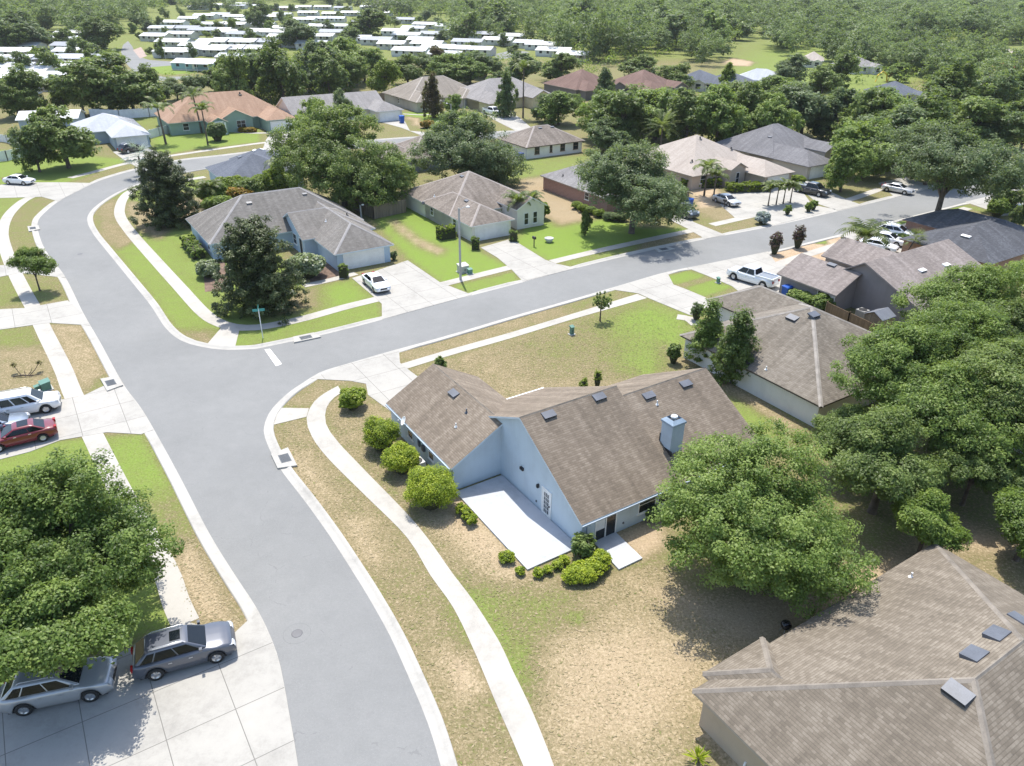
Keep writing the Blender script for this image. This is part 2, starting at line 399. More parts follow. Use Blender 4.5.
# pavements
ribbon('sidewalk', [(527, 775), (512, 739.5), (494.3, 699.4), (476.7, 656.8), (454, 609), (430, 575), (406.5, 537), (363.8, 494.3), (328.7, 459.2), (312, 437), (306.5, 418), (314, 402), (326, 392.5), (338, 386)],
       [(557, 775), (548, 750), (530, 706), (512, 669.3), (499.3, 641.7), (474, 601.6), (454, 575.5), (416.5, 524.4), (363.8, 469.3), (338, 442), (326, 424), (326.5, 408), (334, 398), (342, 392.5)], .022, M_side, 120)
ribbon('sidewalk', [(400, 364.3), (444, 351.2), (512, 332.2), (574.7, 313.2), (637.4, 294)], [(405, 369.5), (446.6, 356.6), (512, 338), (574.7, 318.8), (647, 298.2)], .022, M_side)
strip('sidewalk', [(205, 177), (180, 181), (152, 185), (135, 189.5), (126, 195), (120.5, 205), (120.5, 217), (133, 235), (155.5, 260.5), (180.5, 288), (200.6, 310), (215, 321), (233, 327), (256, 327.6), (281, 323.6), (306, 318), (343.7, 307.5), (378, 299)], 1.4, .022, M_side)
strip('sidewalk', [(440, 285), (480, 275), (512, 267)], 1.35, .022, M_side)
strip('sidewalk', [(552, 262), (600, 250.5), (650, 239.5), (692.5, 230.5)], 1.35, .022, M_side)
strip('sidewalk', [(712, 225), (745, 217.5), (760, 214)], 1.4, .022, M_side)
strip('sidewalk', [(838, 203), (858, 197), (880, 189)], 1.4, .022, M_side)
strip('sidewalk', [(70, 178), (92, 172.5), (120, 165), (132, 162.5), (160, 157.5), (190, 153), (221, 148.5), (262, 143), (300, 139)], 1.4, .022, M_side)
strip('sidewalk', [(60, 188), (40, 194), (25, 200), (12, 211), (5, 222), (2.5, 235), (6, 250), (14, 271), (25, 293), (35, 311), (45, 332.4), (62.7, 368), (73, 394), (95, 440), (125, 500), (163, 566), (176, 602), (186, 624)], 1.4, .022, M_side)
strip('sidewalk', [(776, 265), (806, 255), (838, 245), (870, 237), (905, 226), (940, 217), (968, 208)], 1.4, .022, M_side)
# ramps at the street corner
for q in ([(222, 327), (240, 328), (235, 347.5), (207, 344.5)], [(273.5, 425), (280, 408), (309, 408.6), (306.5, 417)]): DRV.append(W(q)); sheet('kerb_ramp', W(q), .03, M_side, skirt=.026)

# driveways (aprons run over the kerb)
def drive(pts, z=.034, m=None):
    DRV.append(W(pts)); return sheet('driveway', W(pts), z, m or M_drive, skirt=.03)
drive([(311, 379), (343, 365.5), (373, 356.5), (399, 349.5), (400, 363), (407, 368.8), (418, 377), (430, 392), (410, 420), (392.7, 413), (368, 395), (366, 384), (350, 381), (330, 380)])
drive([(352, 278.3), (376, 271), (407.7, 260.5), (440, 282.5), (472, 295), (382, 319.5), (381.8, 304), (375.5, 298.3)])
drive([(480.5, 247.7), (509, 239.6), (518, 243), (545, 259.8), (556, 263.8), (576, 268.2), (523, 281.8), (512, 270), (497, 257.5)])
drive([(609, 289.3), (667, 272.3), (673.5, 284.8), (684, 288.6), (703, 296.5), (716, 303), (697, 316), (689, 315), (649, 298.5), (638, 293.5)])
drive([(687, 268), (768, 251.6), (776, 263), (808, 272), (795, 294), (738, 291), (731.4, 286), (706.5, 275.6)])
drive([(838, 236), (878, 225.2), (905, 234), (908, 252), (880, 262), (866, 250)])
drive([(655, 212), (690, 211), (693, 222), (725, 235), (705, 239.2), (688, 229), (672, 221)])
drive([(735, 218), (720, 205), (728, 192), (765, 185), (800, 188), (812, 205), (836, 209.5), (770, 226.6), (757, 217)])
drive([(795, 184), (806, 180), (850, 201), (862, 205), (838, 211), (818, 204)])
drive([(878, 183), (905, 177), (935, 187), (915, 192.5), (895, 197.5)])
drive([(965, 202), (1000, 193.6), (1024, 200), (1040, 212), (1000, 216), (985, 209)])
drive([(-30, 311), (25, 308.2), (67.7, 300.6), (82, 312.5), (90, 325.5), (49, 323), (-30, 334)])
drive([(-40, 267), (12, 265), (42, 258), (56, 265), (66, 278), (20, 273), (-40, 285)])
drive([(-30, 189), (20, 182.5), (65, 182.5), (92, 183.2), (76, 191.8), (58, 201.4), (42, 197), (-30, 199)])
drive([(-60, 421), (0, 410.5), (62.7, 399.5), (84, 395.6), (105, 385.5), (119, 386), (128, 392.5), (144, 413), (153.5, 430), (141, 434.5), (107, 432.5), (60, 440.5), (30, 452), (-60, 475)])
drive([(-160, 700), (30, 680), (105, 660), (187, 622), (233, 634.6), (246, 622.5), (258, 611.5), (271.5, 639.5), (280.5, 667), (289, 714.5), (298, 766), (303, 820), (-200, 860)])
drive([(410, 131), (440, 133.4), (446, 136), (425, 137), (402, 128), (380, 122), (404, 120)])
drive([(272, 131), (296, 129.5), (300, 138), (284, 148.5), (262, 151), (266, 140)])
drive([(113, 152), (142, 145.5), (158, 153), (165, 163), (140, 169), (124, 160)])
drive([(520, 133), (498, 122), (480, 112), (505, 109), (520, 118), (535, 131)])
kerb(eA, -1); kerb(np.vstack([eB, eC[1:]]), -1); kerb(eD, -1)
# door walks
strip('path', [(303.6, 286), (331, 280), (356, 273.5)], 1.1, .03, M_side)
strip('path', [(677, 317), (689, 319), (697, 325)], 1.3, .03, M_side)
strip('path', [(258, 127), (275, 132)], 1.1, .03, M_side)
strip('path', [(403, 114), (425, 115), (441, 113), (455, 118), (478, 119)], 1.0, .03, M_side)
strip('path', [(225, 131), (250, 133), (270, 133)], 1.2, .03, M_side)
# far street of the mobile-home park
sheet('road', W([(121, 52), (123, 45), (128, 41), (132, 46), (134, 50), (139, 57), (150, 60), (178, 62), (178, 65), (152, 67), (145, 70), (147, 74), (165, 77), (192, 76), (193, 79), (155, 81), (135, 73), (123, 60)]), .006, M_asph)
sheet('driveway', W([(133, 50), (141, 47), (147, 56), (140, 58.5)]), .01, concrete('pinkish_concrete', (.36, .28, .235)))
sheet('road', W([(492, 55), (512, 50), (530, 52), (512, 57.5), (500, 59.5)]), .006, M_asph)
# painted stop bar
sheet('stop_bar', W([(264.5, 349.5), (270, 349), (282, 364), (276, 366.2)]), .009, paint('road_paint', (.78, .77, .74), grime=.25))

# ---------------------------------------------------------------- the ground sheet with its turf
rows = [4.0]
while rows[-1] < 2600: rows.append(rows[-1]+max(.30, (rows[-1])*.0085))
rows = np.array(rows); cols = np.linspace(-1.35, 1.35, 331)
Yg, Tg = np.meshgrid(rows, cols, indexing='ij'); Xg = Tg*(Yg+14)
gx, gy = Xg.ravel(), Yg.ravel()
lush = np.full(gx.shape, .50); sand = np.zeros(gx.shape)
def sdist(poly, soft):
    p = np.array(poly); lo = p.min(0)-soft; hi = p.max(0)+soft
    idx = np.where((gx > lo[0]) & (gx < hi[0]) & (gy > lo[1]) & (gy < hi[1]))[0]
    x, y = gx[idx], gy[idx]; d = np.full(len(idx), 1e9); ins = np.zeros(len(idx), bool)
    for i in range(len(p)):
        a, b = p[i], p[(i+1) % len(p)]; e = b-a; L2 = e@e+1e-12
        t = np.clip(((x-a[0])*e[0]+(y-a[1])*e[1])/L2, 0, 1)
        d = np.minimum(d, np.hypot(x-a[0]-t*e[0], y-a[1]-t*e[1]))
        c = (a[1] > y) != (b[1] > y)
        ins ^= c & (x < (b[0]-a[0])*(y-a[1])/(b[1]-a[1]+1e-12)+a[0])
    d = np.where(ins, d, -d); return idx, np.clip(.5+d/(2*soft), 0, 1)
def zone(pts, L=None, S=None, soft=.3):
    idx, f = sdist(W(pts), soft)
    if L is not None: lush[idx] = lush[idx]*(1-f)+L*f
    if S is not None: sand[idx] = sand[idx]*(1-f)+S*f
# far fields
zone([(-400, 60), (1400, 60), (1400, -20), (-400, -20)], .68, 0, 10)
zone([(690, 92), (770, 44), (960, 46), (960, 70), (860, 96)], .78, 0, 6)
zone([(726, 62), (734, 58.5), (752, 62), (748, 66), (730, 65)], 0, 1, 2)
# left side: lots along the main street
zone([(-60, 150), (40, 150), (130, 160), (60, 185), (-60, 184)], .86, 0, .8)
zone([(-60, 186), (60, 186), (10, 212), (0, 262), (-60, 262)], .72, 0, .5)
zone([(20, 208), (60, 195), (40, 214), (36, 235), (46, 255), (22, 252), (8, 232)], .55, 0, .5)
zone([(-60, 276), (20, 275), (60, 300), (-60, 310)], .62, 0, .5)
zone([(-60, 330), (42, 325), (72, 395), (-60, 412)], .34, 0, .8)
zone([(-60, 330), (40, 325), (44, 345), (-60, 352)], .66, 0, 1.2)
zone([(52, 325), (82, 325), (108, 378), (86, 392), (70, 372)], .24, 0, .5)
zone([(94, 380), (108, 376), (108, 384), (98, 388)], .7, 0, .5)
zone([(-60, 452), (60, 441), (142, 435), (200, 534), (225, 580), (240, 620), (190, 622), (-60, 690)], .84, 0, .4)
zone([(165, 545), (195, 533), (216, 565), (245, 620), (233, 634), (190, 625), (172, 595)], .10, .25, 1.0)
zone([(140, 500), (180, 495), (198, 533), (170, 550)], .5, 0, 1.4)
# corner lot with the pale blue house
zone([(92, 205), (125, 185), (200, 175), (200, 230), (250, 230), (330, 300), (380, 300), (380, 320), (230, 350), (185, 338), (100, 233)], .80, 0, .4)
zone([(95, 208), (118, 195), (120, 217), (136, 240), (118, 250), (100, 236)], .36, 0, .5)
zone([(125, 200), (150, 205), (175, 225), (160, 240), (137, 230), (124, 213)], .28, .1, .8)
zone([(150, 180), (200, 200), (205, 232), (175, 222)], .1, .35, 1.5)
zone([(180, 330), (210, 330), (222, 342), (200, 345)], .35, 0, 1.0)
zone([(285, 292), (318, 287), (322, 306), (298, 313), (270, 316)], .34, 0, 1.5)
zone([(322, 286), (352, 280), (373, 297), (345, 305), (328, 300)], .92, 0, 1.2)
zone([(300, 262), (330, 262), (345, 278), (310, 284)], .05, .25, .8)
# lawns between the corner house and the next ones
zone([(370, 215), (410, 205), (470, 245), (480, 252), (512, 268), (450, 284), (440, 281), (408, 258)], .93, 0, .5)
zone([(388, 220), (396, 219), (420, 238), (447, 250), (440, 256), (418, 247), (396, 231)], .42, .45, .9)
zone([(452, 286), (512, 272.5), (522, 281), (472, 294)], .84, 0, .25)
zone([(515, 243), (530, 218), (585, 212), (640, 228), (692, 229), (560, 262), (546, 259)], .97, 0, .5)
zone([(505, 160), (595, 155), (545, 185), (500, 178)], .72, 0, 1)
zone([(515, 180), (545, 176), (600, 218), (560, 226), (530, 212), (510, 200)], .25, .35, 1.5)
zone([(556, 264), (620, 249), (645, 240), (660, 238), (600, 264), (578, 268)], .72, 0, .25)
zone([(640, 243), (697, 229), (706, 238), (640, 252)], .30, .1, .5)
zone([(690, 208), (720, 201), (745, 216), (718, 222)], .35, .2, .6)
zone([(716, 229), (742, 221), (752, 217), (757, 226), (735, 231)], .42, 0, .4)
zone([(690, 188), (716, 186), (724, 205), (700, 207)], 0, .7, .8)
zone([(760, 200), (790, 196), (810, 206), (800, 218), (768, 220)], 0, .8, .8)
# central lot behind the grey-brown roof
zone([(398, 352), (512, 318), (600, 292), (638, 294), (520, 330), (405, 366)], .38, .03, .25)
zone([(560, 304), (608, 291), (637, 294), (575, 312)], .60, 0, 1.5)
zone([(415, 370), (512, 339), (648, 299), (697, 318), (740, 345), (700, 385), (600, 420), (440, 420)], .32, .04, .3)
zone([(590, 322), (650, 300), (695, 318), (700, 370), (650, 382), (612, 366), (598, 345)], .88, 0, 2.2)
zone([(520, 345), (590, 318), (625, 340), (600, 372), (545, 370)], .52, 0, 3.5)
zone([(660, 345), (700, 355), (700, 374), (665, 372)], .4, .1, 1.5)
zone([(740, 385), (800, 420), (760, 440), (720, 420)], .78, 0, 1.2)
zone([(700, 372), (712, 368), (800, 425), (790, 432)], .15, .2, .6)
# small greens at the kerb across the street
zone([(665, 277.3), (687.5, 271), (706.3, 276), (673.7, 284.8)], .88, 0, .25)
zone([(683.8, 288.5), (712.6, 280.3), (735, 287), (702.6, 297)], .88, 0, .25)
# sandy front yard of the taupe house
zone([(764, 256), (806, 243.5), (845, 234), (866, 250), (885, 262), (850, 285), (800, 270), (778, 266)], 0, 1, .4)
zone([(808, 241.5), (821, 238.5), (832, 243), (822, 246)], .85, 0, .25)
zone([(874, 227), (918, 215), (960, 205), (985, 209), (1000, 222), (930, 240), (900, 233)], .82, 0, .4)
zone([(935, 222), (972, 209), (992, 215), (985, 232), (945, 228)], .38, 0, .8)
zone([(1000, 160), (1060, 150), (1060, 175), (1000, 170)], .45, .3, 1)
# verge beside the wide street, front bank of the blue house
zone([(270, 428), (306, 418), (330, 460), (406, 537), (430, 575), (454, 610), (478, 657), (512, 740), (530, 780), (456, 775), (426, 687), (372, 575), (300, 478)], .38, .02, .3)
zone([(285, 404), (300, 391), (318, 381), (345, 381), (318, 399), (308, 407)], .36, 0, .3)
zone([(292, 455), (305, 455), (330, 500), (320, 505)], .12, .25, 1)
zone([(345, 520), (365, 520), (380, 560), (362, 560)], .12, .25, 1)
zone([(440, 650), (470, 655), (485, 690), (455, 700)], .08, .3, .7)
zone([(440, 590), (452, 600), (470, 650), (462, 652)], .6, 0, .5)
zone([(326, 408), (345, 388), (392, 414), (460, 497), (530, 575), (600, 580), (660, 560), (720, 620), (740, 650), (700, 780), (557, 780), (500, 643), (455, 576), (340, 445)], .33, .06, .3)
zone([(365, 460), (390, 478), (440, 545), (425, 535)], .52, 0, 1)
zone([(395, 465), (470, 500), (530, 573), (500, 575), (440, 530)], .06, .35, 1.0)
zone([(455, 575), (500, 590), (560, 590), (590, 580), (560, 640), (530, 660), (535, 700), (510, 668), (480, 610)], .56, 0, .9)
zone([(466, 590), (480, 590), (512, 650), (540, 735), (545, 750), (500, 643)], .82, 0, .5)
zone([(505, 640), (530, 650), (545, 700), (525, 700)], .7, 0, .8)
zone([(569, 615), (585, 614), (588, 626), (572, 626)], .85, 0, .4)
zone([(555, 640), (640, 620), (700, 640), (720, 660), (700, 700), (640, 750), (560, 760), (540, 710)], .12, .30, 1.5)
zone([(612, 535), (660, 510), (665, 545), (640, 560)], .05, .5, .6)
zone([(640, 585), (720, 600), (880, 560), (960, 520), (1060, 560), (920, 570), (800, 640), (740, 650)], .12, .45, 1.2)
zone([(700, 735), (720, 700), (760, 750), (740, 790)], .1, .2, .4)
zone([(940, 545), (1060, 560), (1060, 640), (1000, 600)], .35, .1, .8)
# mobile-home park
zone([(143, 67), (150, 64), (196, 67), (197, 73), (165, 75), (148, 71.5)], .90, 0, 1)
zone([(118, 108), (160, 112), (175, 120), (180, 132), (150, 130), (120, 118)], .70, 0, .8)
zone([(150, 130), (260, 128), (260, 142), (190, 150), (150, 158)], .86, 0, .8)
zone([(402, 112), (480, 112), (478, 126), (450, 127), (420, 130)], .92, 0, .8)
zone([(405, 116), (418, 118), (428, 128), (420, 129)], .15, .3, .5)
# short tufts over the near turf
def tufts(polys, n, seed):
    rgt = np.random.default_rng(seed); P_ = []
    for pl, k in polys:
        p = np.array(W(pl)); lo, hi = p.min(0), p.max(0); q = lo+(hi-lo)*rgt.random((k, 2)); ins = np.zeros(k, bool)
        for i in range(len(p)):
            a, b = p[i], p[(i+1) % len(p)]; c = (a[1] > q[:, 1]) != (b[1] > q[:, 1]); ins ^= c & (q[:, 0] < (b[0]-a[0])*(q[:, 1]-a[1])/(b[1]-a[1]+1e-12)+a[0])
        P_.append(q[ins])
    q = np.concatenate(P_); k = len(q); r0 = np.clip(np.searchsorted(rows, q[:, 1])-1, 0, len(rows)-1); c0 = np.clip(((q[:, 0]/(q[:, 1]+14)+1.35)/2.7*330).astype(int), 0, 330)
    L = lush[r0*331+c0]; th = rgt.random(k)*6.28; s = rgt.uniform(.05, .14, k); h = rgt.uniform(.015, .045, k)
    dx, dy = np.cos(th)*s, np.sin(th)*s; z0 = np.full(k, .004)
    v = np.stack([np.stack([q[:, 0]-dx, q[:, 1]-dy, z0], 1), np.stack([q[:, 0]+dy*.35, q[:, 1]-dx*.35, h*.6], 1), np.stack([q[:, 0]+dx, q[:, 1]+dy, h], 1), np.stack([q[:, 0]-dy*.35, q[:, 1]+dx*.35, h*.6], 1)], 1).reshape(-1, 3)
    return v, np.repeat(np.clip(L+rgt.normal(size=k)*.18, 0, 1), 4)
TUFTS = tufts([([(275, 428), (305, 420), (324, 458), (360, 493), (403, 537), (426, 575), (450, 610), (472, 657), (508, 745), (516, 775), (460, 770), (430, 687), (376, 575), (294, 478)], 6500),
    ([(345, 398), (388, 420), (440, 495), (530, 580), (600, 590), (660, 560), (720, 620), (735, 655), (705, 700), (695, 760), (562, 780), (534, 706), (503, 641), (478, 601), (458, 575), (420, 524), (368, 469), (342, 440), (331, 420)], 15000),
    ([(168, 548), (195, 536), (240, 618), (232, 631), (192, 625)], 1500), ([(425, 370), (512, 343), (640, 305), (690, 320), (690, 380), (480, 415)], 9000)], 0, 3)
me = bpy.data.meshes.new('ground'); nr, nc = Yg.shape
V = np.stack([gx, gy, np.zeros_like(gx)], 1); me.vertices.add(len(V)); me.vertices.foreach_set('co', V.ravel())
ii = np.arange(nr*nc).reshape(nr, nc); F = np.stack([ii[:-1, :-1], ii[:-1, 1:], ii[1:, 1:], ii[1:, :-1]], -1).reshape(-1, 4)
me.loops.add(F.size); me.loops.foreach_set('vertex_index', F.ravel().astype(np.int32)); me.polygons.add(len(F))
me.polygons.foreach_set('loop_start', np.arange(0, F.size, 4, dtype=np.int32)); me.polygons.foreach_set('loop_total', np.full(len(F), 4, np.int32)); me.update(calc_edges=True)
for nm, ar in (('lush', lush), ('sand', sand)):
    a = me.attributes.new(nm, 'FLOAT', 'POINT'); a.data.foreach_set('value', ar.astype(np.float32))
me.materials.append(M_lawn); go = bpy.data.objects.new('ground', me); COL.objects.link(go); go['kind'] = 'structure'
# ================================================================ HOUSES
class Wing:
    """u0,u1,v0,v1 = eave edges; ax = ridge axis; e = end types (h hip, g gable); ez = eave height; pitch; rp/rz override ridge"""
    def __init__(s, u0, u1, v0, v1, ax='u', e='hh', ez=2.2, pitch=.5, rp=None, rz=None, o=.4):
        s.u0, s.u1, s.v0, s.v1, s.ax, s.e, s.ez, s.o = u0, u1, v0, v1, ax, e, ez, o
        a0, a1 = (u0, u1) if ax == 'u' else (v0, v1); b0, b1 = (v0, v1) if ax == 'u' else (u0, u1)
        s.a0, s.a1, s.b0, s.b1 = a0, a1, b0, b1
        s.rp = rp if rp is not None else (b0+b1)/2
        hw = (b1-b0)/2; s.h = (rz-ez) if rz else pitch*hw
        s.r0 = a0+(hw if e[0] == 'h' else 0); s.r1 = a1-(hw if e[1] == 'h' else 0)
        if s.r0 > s.r1: s.r0 = s.r1 = (a0+a1)/2
    def P(s, a, b, z): return (a, b, z) if s.ax == 'u' else (b, a, z)
    def z(s, u, v):
        a, b = (u, v) if s.ax == 'u' else (v, u)
        if not (s.a0 <= a <= s.a1 and s.b0 <= b <= s.b1): return -9
        z = min((b-s.b0)/(s.rp-s.b0), (s.b1-b)/(s.b1-s.rp))*s.h
        if s.e[0] == 'h': z = min(z, (a-s.a0)/(s.r0-s.a0)*s.h)
        if s.e[1] == 'h': z = min(z, (s.a1-a)/(s.a1-s.r1)*s.h)
        return s.ez+z
    def roof(s, mb, th=.14):
        P = s.P; ez, rz = s.ez, s.ez+s.h
        A, B, C_, D = P(s.a0, s.b0, ez), P(s.a1, s.b0, ez), P(s.a1, s.b1, ez), P(s.a0, s.b1, ez)
        E, F = P(s.r0, s.rp, rz), P(s.r1, s.rp, rz)
        tops = [(A, B, F, E), (C_, D, E, F)] if s.r0 != s.r1 else [(A, B, E), (C_, D, E)]
        if s.e[0] == 'h': tops.append((D, A, E))
        if s.e[1] == 'h': tops.append((B, C_, F))
        flip = s.ax == 'v'
        for q in tops:
            q = q[::-1] if flip else q
            mb.poly(q, 0); mb.poly([(x, y, z-th) for x, y, z in q][::-1], 1)
        loop = [A, B]+([F] if s.e[1] == 'g' else [])+[C_, D]+([E] if s.e[0] == 'g' else [])
        for i in range(len(loop)):
            a, b = loop[i], loop[(i+1) % len(loop)]
            q = [a, (a[0], a[1], a[2]-th), (b[0], b[1], b[2]-th), b]
            mb.poly(q[::-1] if flip else q, 1)
    def wall(s, mb):
        P, o = s.P, s.o; p0, p1 = s.h/(s.rp-s.b0), s.h/(s.b1-s.rp)
        a0, a1, b0, b1 = s.a0+o, s.a1-o, s.b0+o, s.b1-o
        t0, t1 = s.ez+p0*o-.16, s.ez+p1*o-.16; rz = s.ez+s.h-.16
        quads = [[P(a0, b0, 0), P(a1, b0, 0), P(a1, b0, t0), P(a0, b0, t0)], [P(a1, b1, 0), P(a0, b1, 0), P(a0, b1, t1), P(a1, b1, t1)]]
        tt = min(t0, t1)
        for a, k, sg in ((a0, s.e[0], -1), (a1, s.e[1], 1)):
            q = [P(a, b0, 0), P(a, b1, 0), P(a, b1, t1), P(a, s.rp, rz), P(a, b0, t0)] if k == 'g' else [P(a, b0, 0), P(a, b1, 0), P(a, b1, tt), P(a, b0, tt)]
            quads.append(q if sg > 0 else q[::-1])
        for q in quads: mb.poly(q[::-1] if s.ax == 'v' else q, 0)
    def ridges(s):
        P = s.P; ez, rz = s.ez, s.ez+s.h; E, F = P(s.r0, s.rp, rz), P(s.r1, s.rp, rz); L = []
        if s.r0 != s.r1: L.append((E, F))
        if s.e[0] == 'h': L += [(P(s.a0, s.b0, ez), E), (P(s.a0, s.b1, ez), E)]
        if s.e[1] == 'h': L += [(P(s.a1, s.b0, ez), F), (P(s.a1, s.b1, ez), F)]
        return L
class House:
    def __init__(s, name, label, G, wings, roof, wallm, trim, cap=None, az=AL, cat='house', group=None, capw=.17):
        s.G, s.az, s.wings = G, az, wings
        s.root = thing(name, label, cat, G, az, group)
        mb = MB(); [wg.roof(mb) for wg in wings]; s.roof = mb.build('roof', [roof, trim], s.root)
        mb = MB(); [wg.wall(mb) for wg in wings]; s.wall = mb.build('wall', wallm, s.root)
        if cap:
            mb = MB()
            for wg in wings:
                for a, b in wg.ridges():
                    a, b = Vector(a), Vector(b); d = (b-a).normalized(); sd = d.cross(Vector((0, 0, 1))).normalized()*capw; up = Vector((0, 0, .045)); dn = Vector((0, 0, -.12 if abs(d.z) < .01 else -.045))
                    for k in (-1, 1):
                        q = [a+up, b+up, b+sd*k+dn, a+sd*k+dn]; mb.poly(q if k < 0 else q[::-1])
            mb.build('ridge_cap', cap, s.root)
    def z(s, u, v): return max(wg.z(u, v) for wg in s.wings)
    def local(s, X, Y):
        dx, dy = X-s.G[0], Y-s.G[1]; c, n = math.cos(s.az), math.sin(s.az)
        return dx*c+dy*n, -dx*n+dy*c
    def hit(s, x, y):
        d = ray(x, y); t = 10
        for k in range(40000):
            t += .02; X, Y, Zz = d[0]*t, d[1]*t, CAM_H+d[2]*t
            if Zz > 9: t += .15; continue
            u, v = s.local(X, Y)
            if Zz <= s.z(u, v): return u, v, Zz
            if Zz < 0: return u, v, 0
    def frame_on(s, u, v):
        e = .05; gu = (s.z(u+e, v)-s.z(u-e, v))/(2*e); gv = (s.z(u, v+e)-s.z(u, v-e))/(2*e)
        n = Vector((-gu, -gv, 1)).normalized(); down = Vector((gu, gv, 0)); down = -down.normalized() if down.length > .05 else Vector((0, -1, 0))
        dn = (down-n*down.dot(n)).normalized(); sd = n.cross(dn)
        return n, dn, sd
    def vent(s, x, y, w=.95, l=.55, h=.16, m=None):
        u, v, z = s.hit(x, y); z = s.z(u, v); n, dn, sd = s.frame_on(u, v); c = Vector((u, v, z))
        mb = MB(); f = lambda a, b, k: c+sd*a+dn*b+n*k
        vs = [f(-w/2, -l/2, -.02), f(w/2, -l/2, -.02), f(w/2, l/2, -.02), f(-w/2, l/2, -.02), f(-w/2, -l/2, h*.35), f(w/2, -l/2, h*.35), f(w/2*.96, l/2, h), f(-w/2*.96, l/2, h)]
        mb.mesh(vs, [(0, 3, 2, 1), (4, 5, 6, 7), (0, 1, 5, 4), (1, 2, 6, 5), (3, 0, 4, 7)], 0); mb.mesh(vs, [(2, 3, 7, 6)], 1)
        for k in range(3):
            zz = h*(.3+.28*k); a = f(-w/2*.94, l/2+.004, zz); b = f(w/2*.94, l/2+.004, zz)
            mb.poly([a-n*.012, b-n*.012, b+n*.012, a+n*.012], 0)
        return mb.build('roof_vent', [m or M_vent, M_dark], s.root)
    def pipe(s, x, y, h=.35, r=.05, m=None):
        u, v, z = s.hit(x, y); z = s.z(u, v); mb = MB(); mb.tube([(u, v, z-.1), (u, v, z+h)], r, 8); mb.lathe([(r*3, z-.02), (r*1.2, z+.1)], 8, (u, v, 0))
        return mb.build('vent_pipe', m or M_white, s.root)
    def on_wall(s, side, wi, a, z, out=0.0):
        """side: 'u-','u+','v-','v+' of wing wi; a = position along the wall"""
        wg = s.wings[wi]; o = wg.o
        if side == 'v-': return Vector((a, wg.v0+o-out, z)), Vector((1, 0, 0)), Vector((0, -1, 0))
        if side == 'v+': return Vector((a, wg.v1-o+out, z)), Vector((-1, 0, 0)), Vector((0, 1, 0))
        if side == 'u-': return Vector((wg.u0+o-out, a, z)), Vector((0, -1, 0)), Vector((-1, 0, 0))
        return Vector((wg.u1-o+out, a, z)), Vector((0, 1, 0)), Vector((1, 0, 0))
    def slab(s, mb, c, r, n, x0, x1, z0, z1, d0, d1, m=0):
        p = lambda a, z, d: c+r*a+Vector((0, 0, z))+n*d
        vs = [p(x0, z0, d0), p(x1, z0, d0), p(x1, z1, d0), p(x0, z1, d0), p(x0, z0, d1), p(x1, z0, d1), p(x1, z1, d1), p(x0, z1, d1)]
        mb.mesh(vs, [(0, 3, 2, 1), (4, 5, 6, 7), (0, 1, 5, 4), (1, 2, 6, 5), (2, 3, 7, 6), (3, 0, 4, 7)], m)
    def window(s, side, wi, a, z, w=1.0, h=1.25, nx=1, frame=None, pane=None, name='window'):
        c, r, n = s.on_wall(side, wi, a, z); f = .055
        mb = MB()
        for x0, x1, z0, z1 in ((-w/2, -w/2+f, 0, h), (w/2-f, w/2, 0, h), (-w/2+f, w/2-f, h-f, h), (-w/2+f, w/2-f, 0, f), (-w/2+f, w/2-f, h*.5-f*.4, h*.5+f*.4)):
            s.slab(mb, c, r, n, x0, x1, z0, z1, -.02, .05)
        for k in range(1, nx): s.slab(mb, c, r, n, -w/2+w*k/nx-f/2, -w/2+w*k/nx+f/2, f, h-f, -.021, .052)
        s.slab(mb, c, r, n, -w/2-.08, w/2+.08, -.08, 0, -.02, .09)
        fr = mb.build(name, frame or M_white, s.root)
        mb = MB(); s.slab(mb, c, r, n, -w/2+f*.5, w/2-f*.5, f*.5, h-f*.5, -.01, .025); mb.build('pane', pane or M_glass, fr)
        return fr
    def garage(s, side, wi, a, w=4.9, h=2.05, m=None):
        c, r, n = s.on_wall(side, wi, a, 0); mb = MB(); rows, colsn = 4, 8
        s.slab(mb, c, r, n, -w/2, w/2, .01, h, -.02, .02)
        for i in range(rows):
            for j in range(colsn):
                s.slab(mb, c, r, n, -w/2+w*(j+.12)/colsn, -w/2+w*(j+.88)/colsn, h*(i+.15)/rows, h*(i+.85)/rows, .018, .034)
        g = mb.build('garage_door', m or M_white, s.root)
        mb = MB()
        for x0, x1, z0, z1 in ((-w/2-.13, -w/2, 0, h+.13), (w/2, w/2+.13, 0, h+.13), (-w/2, w/2, h, h+.13)): s.slab(mb, c, r, n, x0, x1, z0, z1, -.02, .05)
        mb.build('door_frame', M_white, g); return g
    def door(s, side, wi, a, w=.95, h=2.05, m=None, z=.0):
        c, r, n = s.on_wall(side, wi, a, z); mb = MB(); s.slab(mb, c, r, n, -w/2, w/2, .02, h, -.02, .03)
        for i in range(3):
            for k in (-1, 1): s.slab(mb, c, r, n, k*w*.22-w*.15, k*w*.22+w*.15, h*(.08+.31*i), h*(.33+.31*i), .028, .042)
        d = mb.build('door', m or M_white, s.root); mb = MB()
        for x0, x1, z0, z1 in ((-w/2-.09, -w/2, 0, h+.09), (w/2, w/2+.09, 0, h+.09), (-w/2, w/2, h, h+.09)): s.slab(mb, c, r, n, x0, x1, z0, z1, -.02, .055)
        mb.build('door_frame', M_white, d)
        mb = MB(); s.slab(mb, c, r, n, w*.36, w*.43, h*.46, h*.52, .03, .09); mb.build('handle', M_dark, d); return d
    def box_on(s, name, side, wi, a, z, w, h, d, m):
        c, r, n = s.on_wall(side, wi, a, z); mb = MB(); s.slab(mb, c, r, n, -w/2, w/2, 0, h, -.01, d); s.slab(mb, c, r, n, -w/2*.8, w/2*.8, h*.2, h*.8, d-.002, d+.03); return mb.build(name, m, s.root)

